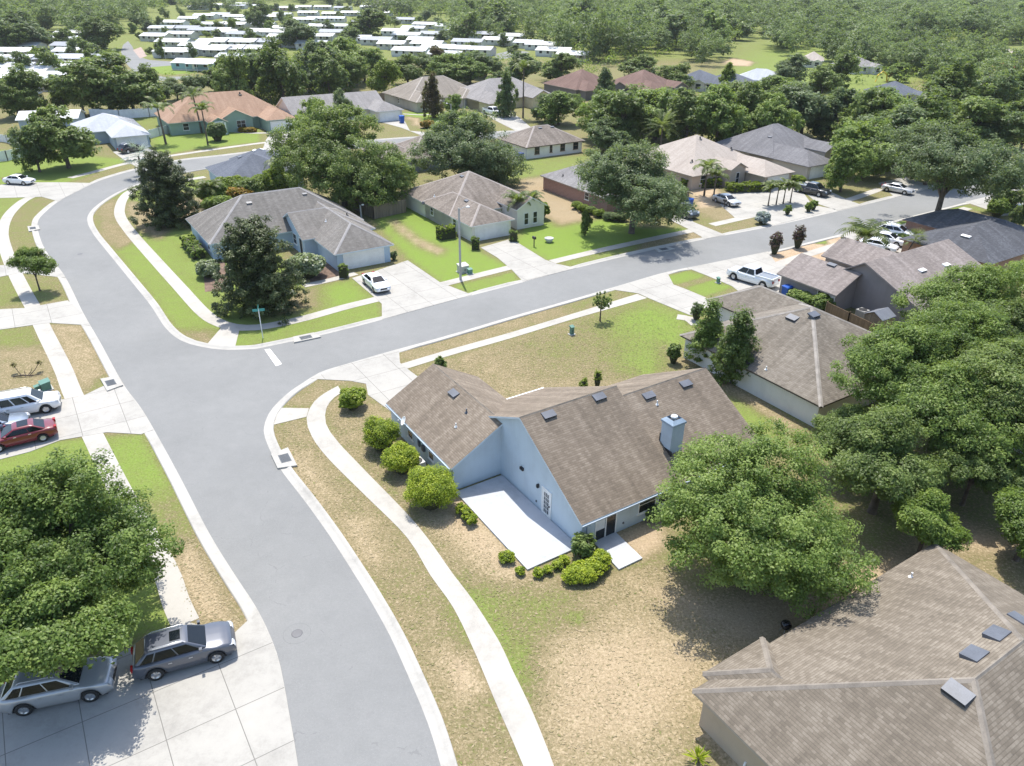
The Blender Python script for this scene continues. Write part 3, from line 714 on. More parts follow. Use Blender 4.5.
M_white = paint('white_paint', (.78, .78, .76), .5, grime=.08)
M_dark = paint('dark_metal', (.025, .025, .028), .5)
M_vent = paint('vent_metal', (.105, .115, .135), .45, grime=.2)
M_glass = glass()
M_pane2 = glass('blind_glass', (.10, .11, .12), .15)
M_trimb = paint('pale_blue_trim', (.58, .66, .72), .5, grime=.08)
M_trimt = paint('tan_trim', (.40, .345, .29), .55)
M_bark = paint('bark', (.12, .095, .075), .95, grime=.4)
M_cyan = stucco('blue_stucco', (.50, .58, .64))
# --- the blue house in the middle
S1 = shingle('brown_shingle', (.200, .163, .125), .28, (.30, .253, .20))
cap1 = paint('brown_ridge', (.225, .192, .155), .9, grime=.3)
H1 = House('blue_house', 'pale blue stucco house with brown gable roofs, square chimney and white patio', (4.27, 36.13),
    [Wing(-.22, 7.75, -.25, 14.85, 'u', 'gg', 2.03, rp=6.6, rz=6.0, o=.22),
     Wing(7.7, 15.85, -.25, 12.6, 'u', 'gg', 1.93, rp=6.1, rz=5.42, o=.25),
     Wing(-4.0, 4.1, 8.95, 19.2, 'v', 'gg', 2.03, rp=.1, rz=4.3, o=.25)], S1, M_cyan, M_trimb, cap1, capw=.13)
for p in ((548.6, 414.8), (599, 397), (648.6, 395.8), (685.5, 384)): H1.vent(*p)
H1.vent(454, 393.5)
H1.pipe(466.5, 412.5, .3, .05, M_vent); H1.pipe(456, 427, .3, .045); H1.pipe(657, 404.5, .3, .045)
# chimney: stuccoed box with a chamfered metal cap and round flue
def chimney():
    mb = MB(); u0, u1, v0, v1 = 8.42, 9.50, 1.62, 2.62; zt = 5.05
    mb.box((u0, v0, 2.2), (u1, v1, zt)); ch = mb.build('chimney', M_cyan, H1.root)
    mb = MB(); o = .07
    a = [(u0-o, v0-o), (u1+o, v0-o), (u1+o, v1+o), (u0-o, v1+o)]; b = [(u0+.16, v0+.16), (u1-.16, v0+.16), (u1-.16, v1-.16), (u0+.16, v1-.16)]
    vs = [(*p, zt-.02) for p in a]+[(*p, zt+.12) for p in a]+[(*p, zt+.34) for p in b]+[(*p, zt+.16) for p in b]
    fs = [(0, 1, 5, 4), (1, 2, 6, 5), (2, 3, 7, 6), (3, 0, 4, 7), (4, 5, 9, 8), (5, 6, 10, 9), (6, 7, 11, 10), (7, 4, 8, 11), (8, 9, 13, 12), (9, 10, 14, 13), (10, 11, 15, 14), (11, 8, 12, 15), (12, 13, 14, 15), (3, 2, 1, 0)]
    mb.mesh(vs, fs[:12]+fs[13:]); mb.mesh(vs, [fs[12]], 1); mb.build('chimney_cap', [paint('cap_metal', (.30, .38, .46), .4, grime=.15), M_dark], ch)
    mb = MB(); c = ((u0+u1)/2, (v0+v1)/2, 0); mb.lathe([(.15, zt+.1), (.15, zt+.36), (.24, zt+.36), (.24, zt+.40), (.2, zt+.46)], 16, c); mb.build('flue', M_white, ch)
    mb = MB(); mb.box((u0-.05, v1, 3.3), (u1+.05, v1+.05, 4.1)); mb.box((u0-.045, v0-.2, 2.9), (u0-.003, v1, 3.25)); mb.build('flashing', M_dark, ch)
chimney()
# gutters and downpipes
M_gut = paint('gutter_blue', (.33, .40, .47), .5)
mb = MB(); mb.box((-.2, -.345, 1.88), (15.8, -.262, 1.96)); mb.build('gutter', M_gut, H1.root)
for u_ in (.35, 7.55): mb = MB(); mb.box((u_, -.085, .05), (u_+.08, -.02, 1.8)); mb.box((u_, -.34, 1.74), (u_+.08, -.02, 1.82)); mb.build('downpipe', M_gut, H1.root)
mb = MB(); mb.box((-4.1, 9.0, 1.88), (-4.012, 19.1, 1.97)); mb.build('gutter', M_gut, H1.root)
# garden side: french door on the gable, lamps, slider, windows
M_mullion = M_white
def french(side, wi, a, w=.86, h=2.05):
    d = H1.door(side, wi, a, w, h); c, r, n = H1.on_wall(side, wi, a, 0); mb = MB(); mw = MB()
    H1.slab(mb, c, r, n, -w*.30, w*.30, .3, h-.2, .03, .048); mb.build('pane', M_pane2, d)
    for k in range(1, 3): H1.slab(mw, c, r, n, -w*.3+w*.6*k/3-.012, -w*.3+w*.6*k/3+.012, .3, h-.2, .047, .06)
    for k in range(1, 5): H1.slab(mw, c, r, n, -w*.3, w*.3, .3+(h-.5)*k/5-.012, .3+(h-.5)*k/5+.012, .047, .0605)
    mw.build('muntin', M_white, d)
french('u-', 0, 3.62)
H1.box_on('wall_lamp', 'u-', 0, 4.55, 1.75, .14, .26, .16, M_dark)
H1.box_on('wall_lamp', 'u-', 0, 6.45, 2.0, .34, .2, .14, M_dark)
H1.box_on('outlet', 'u-', 0, 4.75, .45, .1, .14, .04, M_vent)
def slider(side, wi, a, w=1.7, h=2.0):
    c, r, n = H1.on_wall(side, wi, a, 0); f = .07; mb = MB()
    for x0, x1, z0, z1 in ((-w/2, -w/2+f, 0, h), (w/2-f, w/2, 0, h), (-w/2+f, w/2-f, h-f, h), (-w/2+f, w/2-f, 0, f), (-f*.6, f*.6, f, h-f)): H1.slab(mb, c, r, n, x0, x1, z0, z1, -.02, .06)
    d = mb.build('sliding_door', M_white, H1.root)
    mb = MB(); H1.slab(mb, c, r, n, -w/2+.03, w/2-.03, .03, h-.03, -.015, .025); mb.build('pane', M_glass, d)
    mb = MB(); H1.slab(mb, c, r, n, -w/2+f, -f, .85, h-f, .024, .032); mb.build('blind', paint('blind_white', (.7, .71, .72), .6), d)
slider('v-', 0, 1.85)
H1.window('v-', 0, 5.2, .75, 1.45, 1.3); H1.window('v-', 0, 6.85, .75, 1.45, 1.3); H1.window('v-', 1, 11.5, .75, 1.5, 1.3)
H1.box_on('wall_lamp', 'v-', 0, 3.55, 1.7, .12, .24, .14, M_dark); H1.box_on('outlet', 'v-', 0, 3.3, .5, .1, .14, .04, M_vent)
H1.window('u-', 2, 12.3, .75, .8, 1.25); H1.window('u-', 2, 15.6, .75, .8, 1.25)
H1.box_on('meter_box', 'u-', 2, 13.4, .9, .3, .45, .16, M_vent); H1.box_on('meter_box', 'u-', 2, 14.1, .9, .22, .6, .12, M_vent)
H1.garage('v+', 2, .1, 4.9)
# gutter piece behind the garage
mb = MB(); mb.box((4.1, 14.87, 1.9), (7.6, 14.99, 2.02)); mb.build('gutter', M_white, H1.root)
def local_sheet(name, H, pts, z, m, skirt=.12):
    c, s = math.cos(H.az), math.sin(H.az)
    return sheet(name, [(H.G[0]+u*c-v*s, H.G[1]+u*s+v*c) for u, v in pts], z, m, skirt=skirt)
local_sheet('patio', H1, [(-3.85, .05), (-.05, .05), (-.05, 8.9), (-3.75, 8.9)], .12, M_patio)
local_sheet('patio', H1, [(.72, -2.78), (2.55, -2.78), (2.72, -.05), (.95, -.05)], .11, M_patio)

# --- brown roof in the near corner
S2 = shingle('taupe_shingle', (.172, .146, .114), .24, (.255, .222, .178), tabs=.2)
cap2 = paint('taupe_ridge', (.225, .198, .165), .9, grime=.25)
H2 = House('tan_house', 'tan stucco house under a large taupe hip roof in the near right corner', (8.66, 23.45),
    [Wing(0, 19.2, -14.8, .55, 'u', 'hh', 2.2, .5, rz=5.75), Wing(1.1, 5.2, -4, 1.0, 'v', 'gh', 2.2, .5, o=.45)], S2, stucco('tan_stucco', (.44, .36, .27)), M_trimt, cap2, capw=.15)
H2.vent(974.5, 655.5, 1.0, .75, .2); H2.vent(997, 635, 1.0, .75, .2); H2.vent(958, 693, 1.05, .7, .2); H2.vent(1020, 621, 1.0, .75, .2); H2.pipe(911, 577, .3, .05)
H2.box_on('wall_pipe', 'u-', 0, -2.6, .1, .08, .5, .08, M_white)
# --- grey-brown hip roof right behind the blue house
S3 = shingle('grey_brown_shingle', (.188, .164, .134), .32, (.28, .25, .21))
cap3 = paint('pale_ridge', (.29, .265, .235), .9, grime=.25)
H3 = House('white_house', 'off white house with weathered grey brown hip roof behind the chimney house', (23.37, 49.87),
    [Wing(0, 15, 0, 15.2, 'u', 'hh', 2.2, .5, rz=6.0), Wing(8.2, 15.2, 8, 20.0, 'v', 'hh', 2.2, .5, rz=4.1)], S3, stucco('offwhite_stucco', (.66, .65, .61)), paint('dark_fascia', (.07, .055, .048), .6), cap3)
H3.vent(792.5, 318, 1.0, .65, .18); H3.vent(813.5, 315, 1.0, .65, .18); H3.pipe(766, 369.5, .3, .05); H3.window('u-', 0, 9.0, .8, .9, 1.2); H3.garage('v+', 1, 11.7, 4.8)
# --- taupe house with the fenced yard
S4 = shingle('mauve_shingle', (.232, .200, .182), .26, (.34, .30, .28))
W4 = stucco('taupe_stucco', (.262, .235, .228))
H4 = House('taupe_house', 'dark taupe house with tall side gable and a shed in its side yard', (33.1, 72.6),
    [Wing(-.3, 6.8, 0, 7.6, 'v', 'gg', 2.2, .48), Wing(3.0, 18, -7.5, 4.6, 'u', 'gg', 2.2, .5, rp=-.2, rz=5.2), Wing(9.0, 15.8, 0, 9.0, 'v', 'gg', 2.2, .5)], S4, W4, paint('taupe_trim', (.30, .26, .24)), None)
for p in ((832, 265), (922, 270.5), (946, 265)): H4.vent(*p, 1.0, .5, .16, M_white if p[0] > 900 else None)
H4.window('u-', 0, 2.0, .8, .9, 1.2, name='window'); H4.door('u-', 0, .9); H4.garage('v+', 0, 3.2, 4.8)
# --- slate roofed house at the right edge
S5 = shingle('charcoal_shingle', (.085, .088, .098), .25, (.14, .145, .16))
H5 = House('slate_roof_house', 'house with charcoal shingle roof and rust brick wall at the right edge', (51.0, 86.2),
    [Wing(0, 14.5, -5.0, 6.2, 'u', 'hh', 2.3, .42), Wing(8, 17, -4, 11, 'v', 'hh', 2.3, .42)], S5, brick('rust_brick', (.34, .17, .105)), paint('brown_trim', (.22, .13, .09)), None)
H5.vent(966, 236.5, 1.1, .5, .18, M_white); H5.garage('v+', 1, 12, 4.8)
# --- pale blue corner house
S6 = shingle('grey_shingle', (.185, .172, .155), .24, (.27, .252, .232), .16, .33)
W6 = stucco('sky_stucco', (.40, .50, .60))
H6 = House('corner_house', 'pale blue corner house with grey shingle hip roof and wide white garage door', (-20.45, 83.44),
    [Wing(0, 7.45, 0, 19, 'v', 'hh', 2.2, .6), Wing(-11.2, 8.4, 11.2, 23.4, 'u', 'hh', 2.2, .5, rz=5.9), Wing(-1.5, 8, 6.6, 15.8, 'u', 'gh', 2.35, .48, o=.35)], S6, W6, M_trimb, paint('grey_ridge', (.31, .295, .285), .9))
H6.garage('v-', 0, 3.7, 4.9); H6.vent(249, 203, .7, .4, .14); H6.vent(304.5, 194, .6, .35, .14); H6.pipe(326, 221.5, .3, .06); H6.pipe(347, 215.5, .35, .08, M_dark)
H6.door('u-', 2, 8.2, m=M_dark); H6.window('u-', 2, 10.4, .8, 1.2, 1.3); H6.window('u-', 1, 13.5, .8, .9, 1.2)
# --- cream house next door
S7 = shingle('umber_shingle', (.205, .174, .146), .36, (.31, .27, .235))
W7 = stucco('cream_stucco', (.74, .71, .64))
cap7 = paint('umber_ridge', (.34, .30, .27), .9)
H7 = House('cream_house', 'cream house with mottled umber hip roof, arched entry and garage behind the tall lamp post', (-5.44, 94.79),
    [Wing(0, 6.7, 0, 14, 'v', 'hh', 2.2, .5), Wing(0, 14.6, 5.6, 20.5, 'u', 'hh', 2.2, .5, rz=5.8), Wing(8.0, 13.0, 1.6, 12, 'v', 'gh', 2.8, .55, o=.3)], S7, W7, M_white, cap7)
H7.garage('v-', 0, 3.35, 4.9); H7.vent(462, 176.3, .8, .4, .14); H7.vent(466.5, 200.8, .8, .4, .14); H7.pipe(434.5, 196.5, .3, .06); H7.vent(424, 207.5, .5, .35, .25)
for a in (9.75, 11.2): H7.window('v-', 2, a, .5, .7, 1.6, pane=M_glass)
H7.window('u-', 0, 11.5, .8, .8, 1.2); H7.window('u-', 0, 5.0, .8, .9, 1.2)
# --- brick house under the oak
W9 = brick('red_brick', (.33, .175, .135))
H9 = House('brick_house', 'red brick house with grey hip roof half hidden by the spreading oak', (13.4, 108.7),
    [Wing(0, 13.5, 0, 17, 'v', 'hh', 2.2, .5, rz=5.4), Wing(6, 13, -4, 6, 'v', 'gh', 2.2, .5)], shingle('ash_shingle', (.235, .225, .222), .22, (.32, .31, .305)), W9, M_trimt, None)
H9.window('u-', 0, 5.2, .9, 1.0, 1.1); H9.vent(579, 163, .8, .4, .14); H9.box_on('wall_lamp', 'u-', 0, 8.6, 1.9, .3, .2, .2, M_dark); H9.pipe(563, 176, .3, .08, M_dark)
# --- small hip roof behind
H8 = House('small_hip_house', 'low cream house with brown hip roof and four dark windows in a row', (2.2, 144.2),
    [Wing(0, 13.6, 0, 10.5, 'u', 'hh', 2.2, .5)], S7, W7, paint('dark_fascia', (.07, .055, .048), .6), cap7)
for a, ww in ((2.7, 1.1), (5.9, .6), (8.6, 1.1), (11.7, 1.2)): H8.window('v-', 0, a, .7, ww, 1.4, frame=paint('brown_trim', (.22, .13, .09)))
H8.vent(540, 128, .8, .4, .14); H8.vent(552, 127, .8, .4, .14)
# --- beige roofed house and its grey neighbour across the street
S10 = shingle('sand_shingle', (.39, .34, .295), .14, (.47, .42, .37))
H10 = House('beige_roof_house', 'house with smooth sand coloured hip roof and palms in front, across the street', (40.1, 122.75),
    [Wing(0, 7.3, 0, 16, 'v', 'hh', 2.3, .46), Wing(-9.8, 7.6, 6.2, 23.5, 'u', 'hh', 2.3, .5, rz=6.6), Wing(-3.6, .4, 4.0, 12, 'v', 'gh', 3.0, .5, o=.3)], S10, stucco('pinkish_stucco', (.47, .38, .31)), M_trimt, None)
H10.garage('v-', 0, 3.65, 4.9); [H10.pipe(*p, .4, .12, M_dark) for p in ((700, 139), (710, 137.5), (731, 149.5), (692, 162))]
H10.window('v-', 1, -7, .8, 1.3, 1.3); H10.window('v-', 2, -1.6, .5, .8, 1.9)
S11 = shingle('slate_shingle', (.165, .162, .168), .2, (.24, .235, .24))
H11 = House('grey_roof_house', 'house with plain grey hip roof and small dormer right of the sand coloured roof', (50.0, 130.6),
    [Wing(-.5, 7, 0, 16, 'v', 'hh', 2.3, .48), Wing(-.5, 16, 7.5, 22.5, 'u', 'hh', 2.3, .5, rz=6.4), Wing(9, 14, 4, 14, 'v', 'gh', 3.0, .5, o=.3)], S11, stucco('warm_stucco', (.50, .45, .39)), paint('grey_trim', (.25, .24, .23)), None)
H11.vent(770, 137, .8, .4, .14); H11.window('v-', 2, 11.5, .6, 1.2, 1.8); H11.garage('v-', 0, 3.2, 4.8)
# --- the far row
S12 = shingle('terracotta_shingle', (.34, .22, .15), .18, (.43, .30, .215)); W12 = stucco('sage_stucco', (.27, .36, .31))
H12 = House('orange_roof_house', 'sage green house with orange shingle roof, arched white porch and attached garage', (-52.5, 168.0),
    [Wing(0, 6.8, 0, 16, 'v', 'hh', 2.5, .48), Wing(-18.5, 7, 6.5, 21.5, 'u', 'hh', 2.5, .5, rz=7.0), Wing(-8.6, -1.4, 4.2, 14, 'v', 'gh', 2.7, .5, o=.3), Wing(-11.2, -7.2, 2.6, 10, 'v', 'gh', 2.5, .5, o=.3)], S12, W12, paint('sage_trim', (.40, .47, .42)), None)
H12.garage('v-', 0, 3.4, 4.9); H12.window('v-', 2, -4.2, .8, 1.9, 1.5, 2); H12.door('v-', 3, -9.2, 1.5, 2.3, paint('red_door', (.22, .07, .05))); H12.window('v-', 1, -15, .8, 1.2, 1.4)
mb = MB(); c, r, n = H12.on_wall('v-', 3, -9.2, 0)
for x0, x1, z0, z1 in ((-1.35, -1.0, 0, 2.5), (1.0, 1.35, 0, 2.5), (-1.0, 1.0, 2.45, 2.7)): H12.slab(mb, c, r, n, x0, x1, z0, z1, 0, .35)
mb.build('porch_arch', M_white, H12.root); H12.pipe(240, 94.5, .5, .15, M_dark)
S13 = shingle('warm_grey_shingle', (.26, .245, .235), .2, (.34, .325, .315)); W13 = stucco('pale_stucco', (.64, .61, .55))
H13 = House('gabled_grey_house', 'cream house with long grey gable roof and blue recycling bin beside its white garage', (-31.4, 181.5),
    [Wing(0, 6.9, 0, 12, 'v', 'hg', 2.4, .48), Wing(-18, 5, 5, 17, 'u', 'gg', 2.4, .5)], S13, W13, M_white, None)
H13.garage('v-', 0, 3.4, 4.9); H13.window('v-', 1, -3, .8, 1.2, 1.3); H13.window('v-', 1, -6, .8, 1.2, 1.3); H13.window('u-', 1, 9, .8, .9, 1.3); H13.window('u-', 1, 13, .8, .9, 1.3)
H14 = House('hip_roof_house', 'greige house with grey brown hip roof standing behind the dark red tipped tree', (-24.0, 195.6),
    [Wing(0, 7, 0, 14, 'v', 'hh', 2.4, .5), Wing(0, 22, 4, 20, 'u', 'hh', 2.4, .5, rz=6.6), Wing(13, 20, 0.5, 12, 'v', 'hh', 2.4, .5)], shingle('greige_shingle', (.24, .21, .175), .2, (.33, .29, .25)), stucco('greige_stucco', (.50, .46, .40)), M_trimt, paint('greige_ridge', (.40, .36, .31), .9))
H14.window('v-', 0, 2.3, .6, 1.1, 1.6); H14.window('u-', 1, 11, .8, .9, 1.3); H14.garage('v-', 2, 16.5, 4.8, m=paint('grey_door', (.22, .225, .23)))
H15 = House('grey_cottage', 'grey house with taupe hip roof tucked between the round green tree and the broad oak', (-18.0, 132.6),
    [Wing(0, 12, 0, 11, 'u', 'hh', 2.3, .5), Wing(-3.5, 3.6, 3.4, 12, 'v', 'hh', 2.3, .5)], S7, stucco('steel_stucco', (.20, .22, .245)), M_trimt, cap7)
H15.window('v-', 0, 3, .9, .9, 1.1); H15.vent(430, 138.5, .8, .4, .14)
S16 = shingle('navy_shingle', (.115, .128, .155), .2, (.165, .18, .21))
H16 = House('navy_roof_house', 'house with dark blue grey hip roof behind the pale blue corner house', (-43.6, 115.3),
    [Wing(0, 12.5, 0, 12.5, 'v', 'hh', 2.3, .5, rz=5.0), Wing(5, 13.5, 3, 17, 'v', 'hh', 2.3, .48)], S16, W6, M_trimb, None)
for p in ((254.5, 150.5), (262, 149.5), (240, 157)): H16.vent(*p, .9, .6, .14, M_white if p[0] > 250 else None)
H17 = House('pale_roof_house', 'low house with pale grey blue roof and white garage door, left of the orange roof', (-76.3, 148.6),
    [Wing(0, 7.0, 0, 20, 'v', 'hh', 2.4, .42), Wing(-5, 7, 8, 20, 'u', 'hh', 2.4, .42)], shingle('pale_shingle', (.42, .44, .47), .12, (.5, .52, .55)), stucco('bluegrey_stucco', (.33, .40, .46)), M_white, None)
H17.garage('v-', 0, 3.5, 5.2)
H20 = House('yellow_house', 'cream yellow house with grey hip roof and entry gable behind the tall palm', (2.4, 201.4),
    [Wing(-11, 12, 4, 20, 'u', 'hh', 2.5, .5, rz=6.4), Wing(2.5, 9, 0, 12, 'v', 'gh', 2.7, .5, o=.3), Wing(-11, -3, -1, 12, 'v', 'hh', 2.4, .45)], S13, stucco('yellow_stucco', (.58, .50, .32)), M_trimt, None)
H20.window('v-', 1, 5.7, .6, 1.8, 1.8, 2); H20.window('v-', 0, -7, .8, 1.2, 1.3)
S19 = shingle('maroon_shingle', (.17, .108, .088), .2, (.23, .155, .13))
W19 = stucco('dark_stucco', (.17, .15, .14))
for lab, G in (('house with maroon hip roof, left of the two behind the dark conical tree', (19.0, 218.2)), ('house with maroon hip roof, right of the two, a small porch gable on it', (36.5, 219.0))):
    h = House('maroon_roof_house', lab, G, [Wing(-1, 15, 3, 19, 'u', 'hh', 2.5, .5, rz=6.6), Wing(0, 8, 0, 12, 'v', 'hh', 2.5, .48), Wing(9, 14.5, 0, 10, 'v', 'gh', 2.8, .5, o=.3)], S19, W19, M_trimt, None, group='maroon roofed houses')
    h.window('v-', 2, 11.7, .6, 1.5, 1.7, frame=M_trimt); h.window('v-', 1, 4, .8, 1.4, 1.3)
def simple_house(name, label, px, py, wpx, roof, wall, az=AL, L=16, D=12, pitch=.45, e='hh', ez=2.5, trim=None):
    X, Y = at(px, py, 2); s = depth_scale(X, Y); L = L if wpx is None else wpx*s
    h = House(name, label, (X-math.cos(az)*L/2, Y-math.sin(az)*L/2), [Wing(0, L, 0, D, 'u', e, ez, pitch), Wing(L*.55, L*.9, -2.5, D*.6, 'v', 'gh', ez, pitch)], roof, wall, trim or M_white, None, az)
    h.window('v-', 0, L*.2, .8, 1.3, 1.3); h.window('v-', 0, L*.42, .8, 1.3, 1.3); h.window('v-', 1, L*.72, .7, 1.6, 1.5); return h
simple_house('bluegrey_house', 'blue grey shingled house peeking over the tree belt left of the bright conical tree', 692, 83, 40, S16, W13, R_(-30))
simple_house('bluegrey_house', 'blue grey shingled house in front of the pale hip roof and sand bunker', 722, 86, 48, S16, W13, R_(-32))
simple_house('pale_blue_roof_house', 'house with pale blue grey hip roof below the golf green', 757, 82, 50, shingle('pale_shingle', (.42, .44, .47), .12, (.5, .52, .55)), stucco('bluegrey_stucco', (.33, .40, .46)), R_(-25))
simple_house('far_grey_house', 'grey roofed house under the tree line right of the lone grey oak', 868, 68, 34, S13, W13, R_(20))
simple_house('blue_roof_house', 'house with flat looking blue grey roof deep in the tree belt at right', 912, 96, 34, S16, W13, R_(30))
simple_house('far_pink_house', 'pale pink house among trees at the far right edge', 1005, 55, 34, S10, stucco('pink_stucco', (.55, .42, .38)), R_(10))
simple_house('far_tan_house', 'tan roofed house behind the lone grey oak', 812, 62, 22, S10, W13, R_(-20))
simple_house('far_pale_house', 'pale roofed house under the highest tree line near the top right', 985, 15, 26, S13, W13, R_(0), ez=3)
simple_house('far_gable_house', 'pale gable house among the woods near the top middle', 705, 35, 16, S13, W13, R_(30), e='gg')
simple_house('far_brown_house', 'brown roofed house in the woods at the top middle', 638, 9, 26, S7, W13, R_(0), ez=3)
# the house behind the right-hand trees
Hr = House('shaded_house', 'white house almost hidden behind the trees at the right edge, one narrow dark window', (42.0, 39.5),
    [Wing(0, 14, 0, 12, 'u', 'gh', 2.3, .45)], S3, stucco('offwhite_stucco', (.66, .65, .61)), paint('dark_fascia', (.07, .055, .048), .6), None)
Hr.window('u-', 0, 3.0, .6, .6, 1.6)
# small shed-like house at left edge
Hl = House('white_cottage', 'small white metal roofed cottage at the left edge behind the vinyl fence', (-104, 165),
    [Wing(0, 12, 0, 8, 'u', 'gg', 2.6, .3)], paint('white_metal_roof', (.72, .72, .71), .4), stucco('bluegrey_stucco', (.33, .40, .46)), M_white, None, R_(15))
Hl.window('v-', 0, 3, .9, 1.2, 1.2); Hl.window('v-', 0, 8, .9, 1.2, 1.2); Hl.door('v-', 0, 5.6)
# ================================================================ VEGETATION
def leaf_cloud(seed, centers, crad, per, size, spread=1.0, up=.7, center=(0, 0, 0), thin=.55):
    """many small folded leaf-sprig faces around clump centres; returns verts, faces(quads), tint"""
    rg = np.random.default_rng(seed); n = len(centers)*per
    ci = np.repeat(np.arange(len(centers)), per); c = np.asarray(centers)[ci]; r = np.asarray(crad)[ci][:, None]
    d = rg.normal(size=(n, 3)); d /= np.linalg.norm(d, axis=1)[:, None]
    p = c+d*r*(rg.random((n, 1))**.45)*spread*np.array([1, 1, .72])
    out = p-np.asarray(center); out /= np.linalg.norm(out, axis=1)[:, None]+1e-6
    nrm = out*.35+d*.45+rg.normal(size=(n, 3))*.42+np.array([0, 0, up]); nrm /= np.linalg.norm(nrm, axis=1)[:, None]
    a = np.cross(nrm, rg.normal(size=(n, 3))); a /= np.linalg.norm(a, axis=1)[:, None]+1e-6; b = np.cross(nrm, a)
    s = size*(.6+.8*rg.random((n, 1)))
    v0 = p-a*s*.5; v1 = p-b*s*thin*.5+nrm*s*.08; v2 = p+a*s*.5-nrm*s*.08; v3 = p+b*s*thin*.5+nrm*s*.08
    V = np.stack([v0, v1, v2, v3], 1).reshape(-1, 3)
    ct = rg.random(len(centers))*.5+.2
    t = np.clip(ct[ci]+rg.normal(size=n)*.13, 0, 1)
    return V, np.repeat(t, 4)
def quads_mesh(name, V, tint, m, extra=None):
    me = bpy.data.meshes.new(name); n = len(V); me.vertices.add(n); me.vertices.foreach_set('co', V.astype(np.float32).ravel())
    me.loops.add(n); me.loops.foreach_set('vertex_index', np.arange(n, dtype=np.int32)); k = n//4; me.polygons.add(k)
    me.polygons.foreach_set('loop_start', np.arange(0, n, 4, dtype=np.int32)); me.polygons.foreach_set('loop_total', np.full(k, 4, np.int32)); me.update(calc_edges=True)
    a = me.attributes.new('tint', 'FLOAT', 'POINT'); a.data.foreach_set('value', tint.astype(np.float32)); me.materials.append(m); return me
def crown_centers(seed, rx, ry, rz, cz, nl, nc, lobe=.42, flat=.25, shape='round', cexp=.62):
    """lobes inside an ellipsoid, clumps on the lobes' upper and outer sides"""
    rg = np.random.default_rng(seed); L = []; LR = []
    for i in range(nl):
        if shape == 'cone':
            h = (i+.5)/nl; rr = (1-h)**cexp*.95+.08; th = i*2.4+rg.random()*.8; q = math.sqrt(rg.random())*.55
            L.append((rx*rr*q*math.cos(th), ry*rr*q*math.sin(th), cz-rz+2*rz*h*.92)); LR.append(max(.16, .62*rr)*rx)
        else:
            th = i*2.399+rg.random()*.5; zz = -flat+(1+flat)*((i*.618+rg.random()*.3) % 1); q = math.sqrt(max(.02, 1-zz*zz*.9))*(.35+.42*rg.random())
            L.append((rx*q*math.cos(th), ry*q*math.sin(th), cz+rz*zz*.66)); LR.append((lobe*(.75+.5*rg.random()))*min(rx, ry))
    L = np.array(L); LR = np.array(LR); w = LR**2; w = w/w.sum()
    li = rg.choice(len(L), nc, p=w); d = rg.normal(size=(nc, 3)); d[:, 2] = d[:, 2]+.35; d /= np.linalg.norm(d, axis=1)[:, None]
    ks = .8+.25*rg.random((nc, 1))
    zsq = np.array([1, 1, min(1, rz/rx*1.15) if shape != 'cone' else 1.1])
    return L[li]+d*LR[li][:, None]*ks*zsq, L
def trunk_mesh(seed, h, r, tops, m=None, lean=(0, 0), nl=6):
    rg = random.Random(seed); mb = MB(); hz = h*.45
    mb.tube([(0, 0, -.15), (0, 0, .1), (lean[0]*.4, lean[1]*.4, hz*.5), (lean[0], lean[1], hz)], [r*1.5, r*1.15, r*.9, r*.8], 10)
    T = sorted(list(tops), key=lambda q: -q[2])
    pick = [T[i] for i in range(0, len(T), max(1, len(T)//nl))][:nl+2]
    for q in pick:
        q = Vector(q); b = Vector((lean[0], lean[1], hz*(.75+.25*rg.random()))); mid = b.lerp(q, .5)+Vector((rg.uniform(-.3, .3), rg.uniform(-.3, .3), .08*h))
        mb.tube([b, b.lerp(mid, .5)+Vector((0, 0, .05*h)), mid, q], [r*.55, r*.42, r*.3, r*.1], 7)
        for k in range(2):
            e = q+Vector((rg.uniform(-1, 1), rg.uniform(-1, 1), rg.uniform(-.3, .7)))*r*4
            mb.tube([mid, mid.lerp(e, .6), e], [r*.22, r*.14, r*.05], 5)
    return mb.data('trunk', m or M_bark)
LM = dict(
    oak=leaf_mat('oak_leaf', (.052, .088, .022), (.142, .205, .050), (.27, .34, .10), .5),
    bright=leaf_mat('bright_leaf', (.062, .108, .022), (.172, .258, .052), (.34, .42, .125), .5),
    live=leaf_mat('live_oak_leaf', (.046, .078, .030), (.112, .168, .062), (.21, .275, .115), .5),
    grey=leaf_mat('grey_oak_leaf', (.060, .092, .042), (.150, .205, .092), (.27, .33, .17), .5),
    magnolia=leaf_mat('magnolia_leaf', (.020, .032, .010), (.062, .088, .024), (.165, .19, .075), .45, .15),
    lime=leaf_mat('lime_leaf', (.06, .10, .008), (.16, .24, .015), (.30, .36, .04), .5),
    yellow=leaf_mat('yellow_leaf', (.08, .13, .010), (.25, .335, .022), (.50, .56, .05), .5),
    palm=leaf_mat('palm_leaf', (.05, .075, .02), (.12, .16, .045), (.24, .27, .10), .45),
    silver=leaf_mat('silver_palm_leaf', (.16, .20, .20), (.30, .35, .36), (.48, .53, .55), .5),
    purple=leaf_mat('purple_leaf', (.045, .02, .03), (.10, .045, .06), (.17, .09, .10), .5),
    red=leaf_mat('rust_leaf', (.04, .03, .018), (.10, .065, .035), (.19, .11, .06), .5),
    orange=leaf_mat('orange_leaf', (.10, .09, .01), (.22, .17, .015), (.50, .22, .02), .5),
    white=leaf_mat('pale_leaf', (.10, .15, .05), (.28, .33, .17), (.72, .72, .62), .5),
    hedge=leaf_mat('hedge_leaf', (.062, .108, .018), (.145, .225, .036), (.27, .35, .07), .5))
PROTO = {}
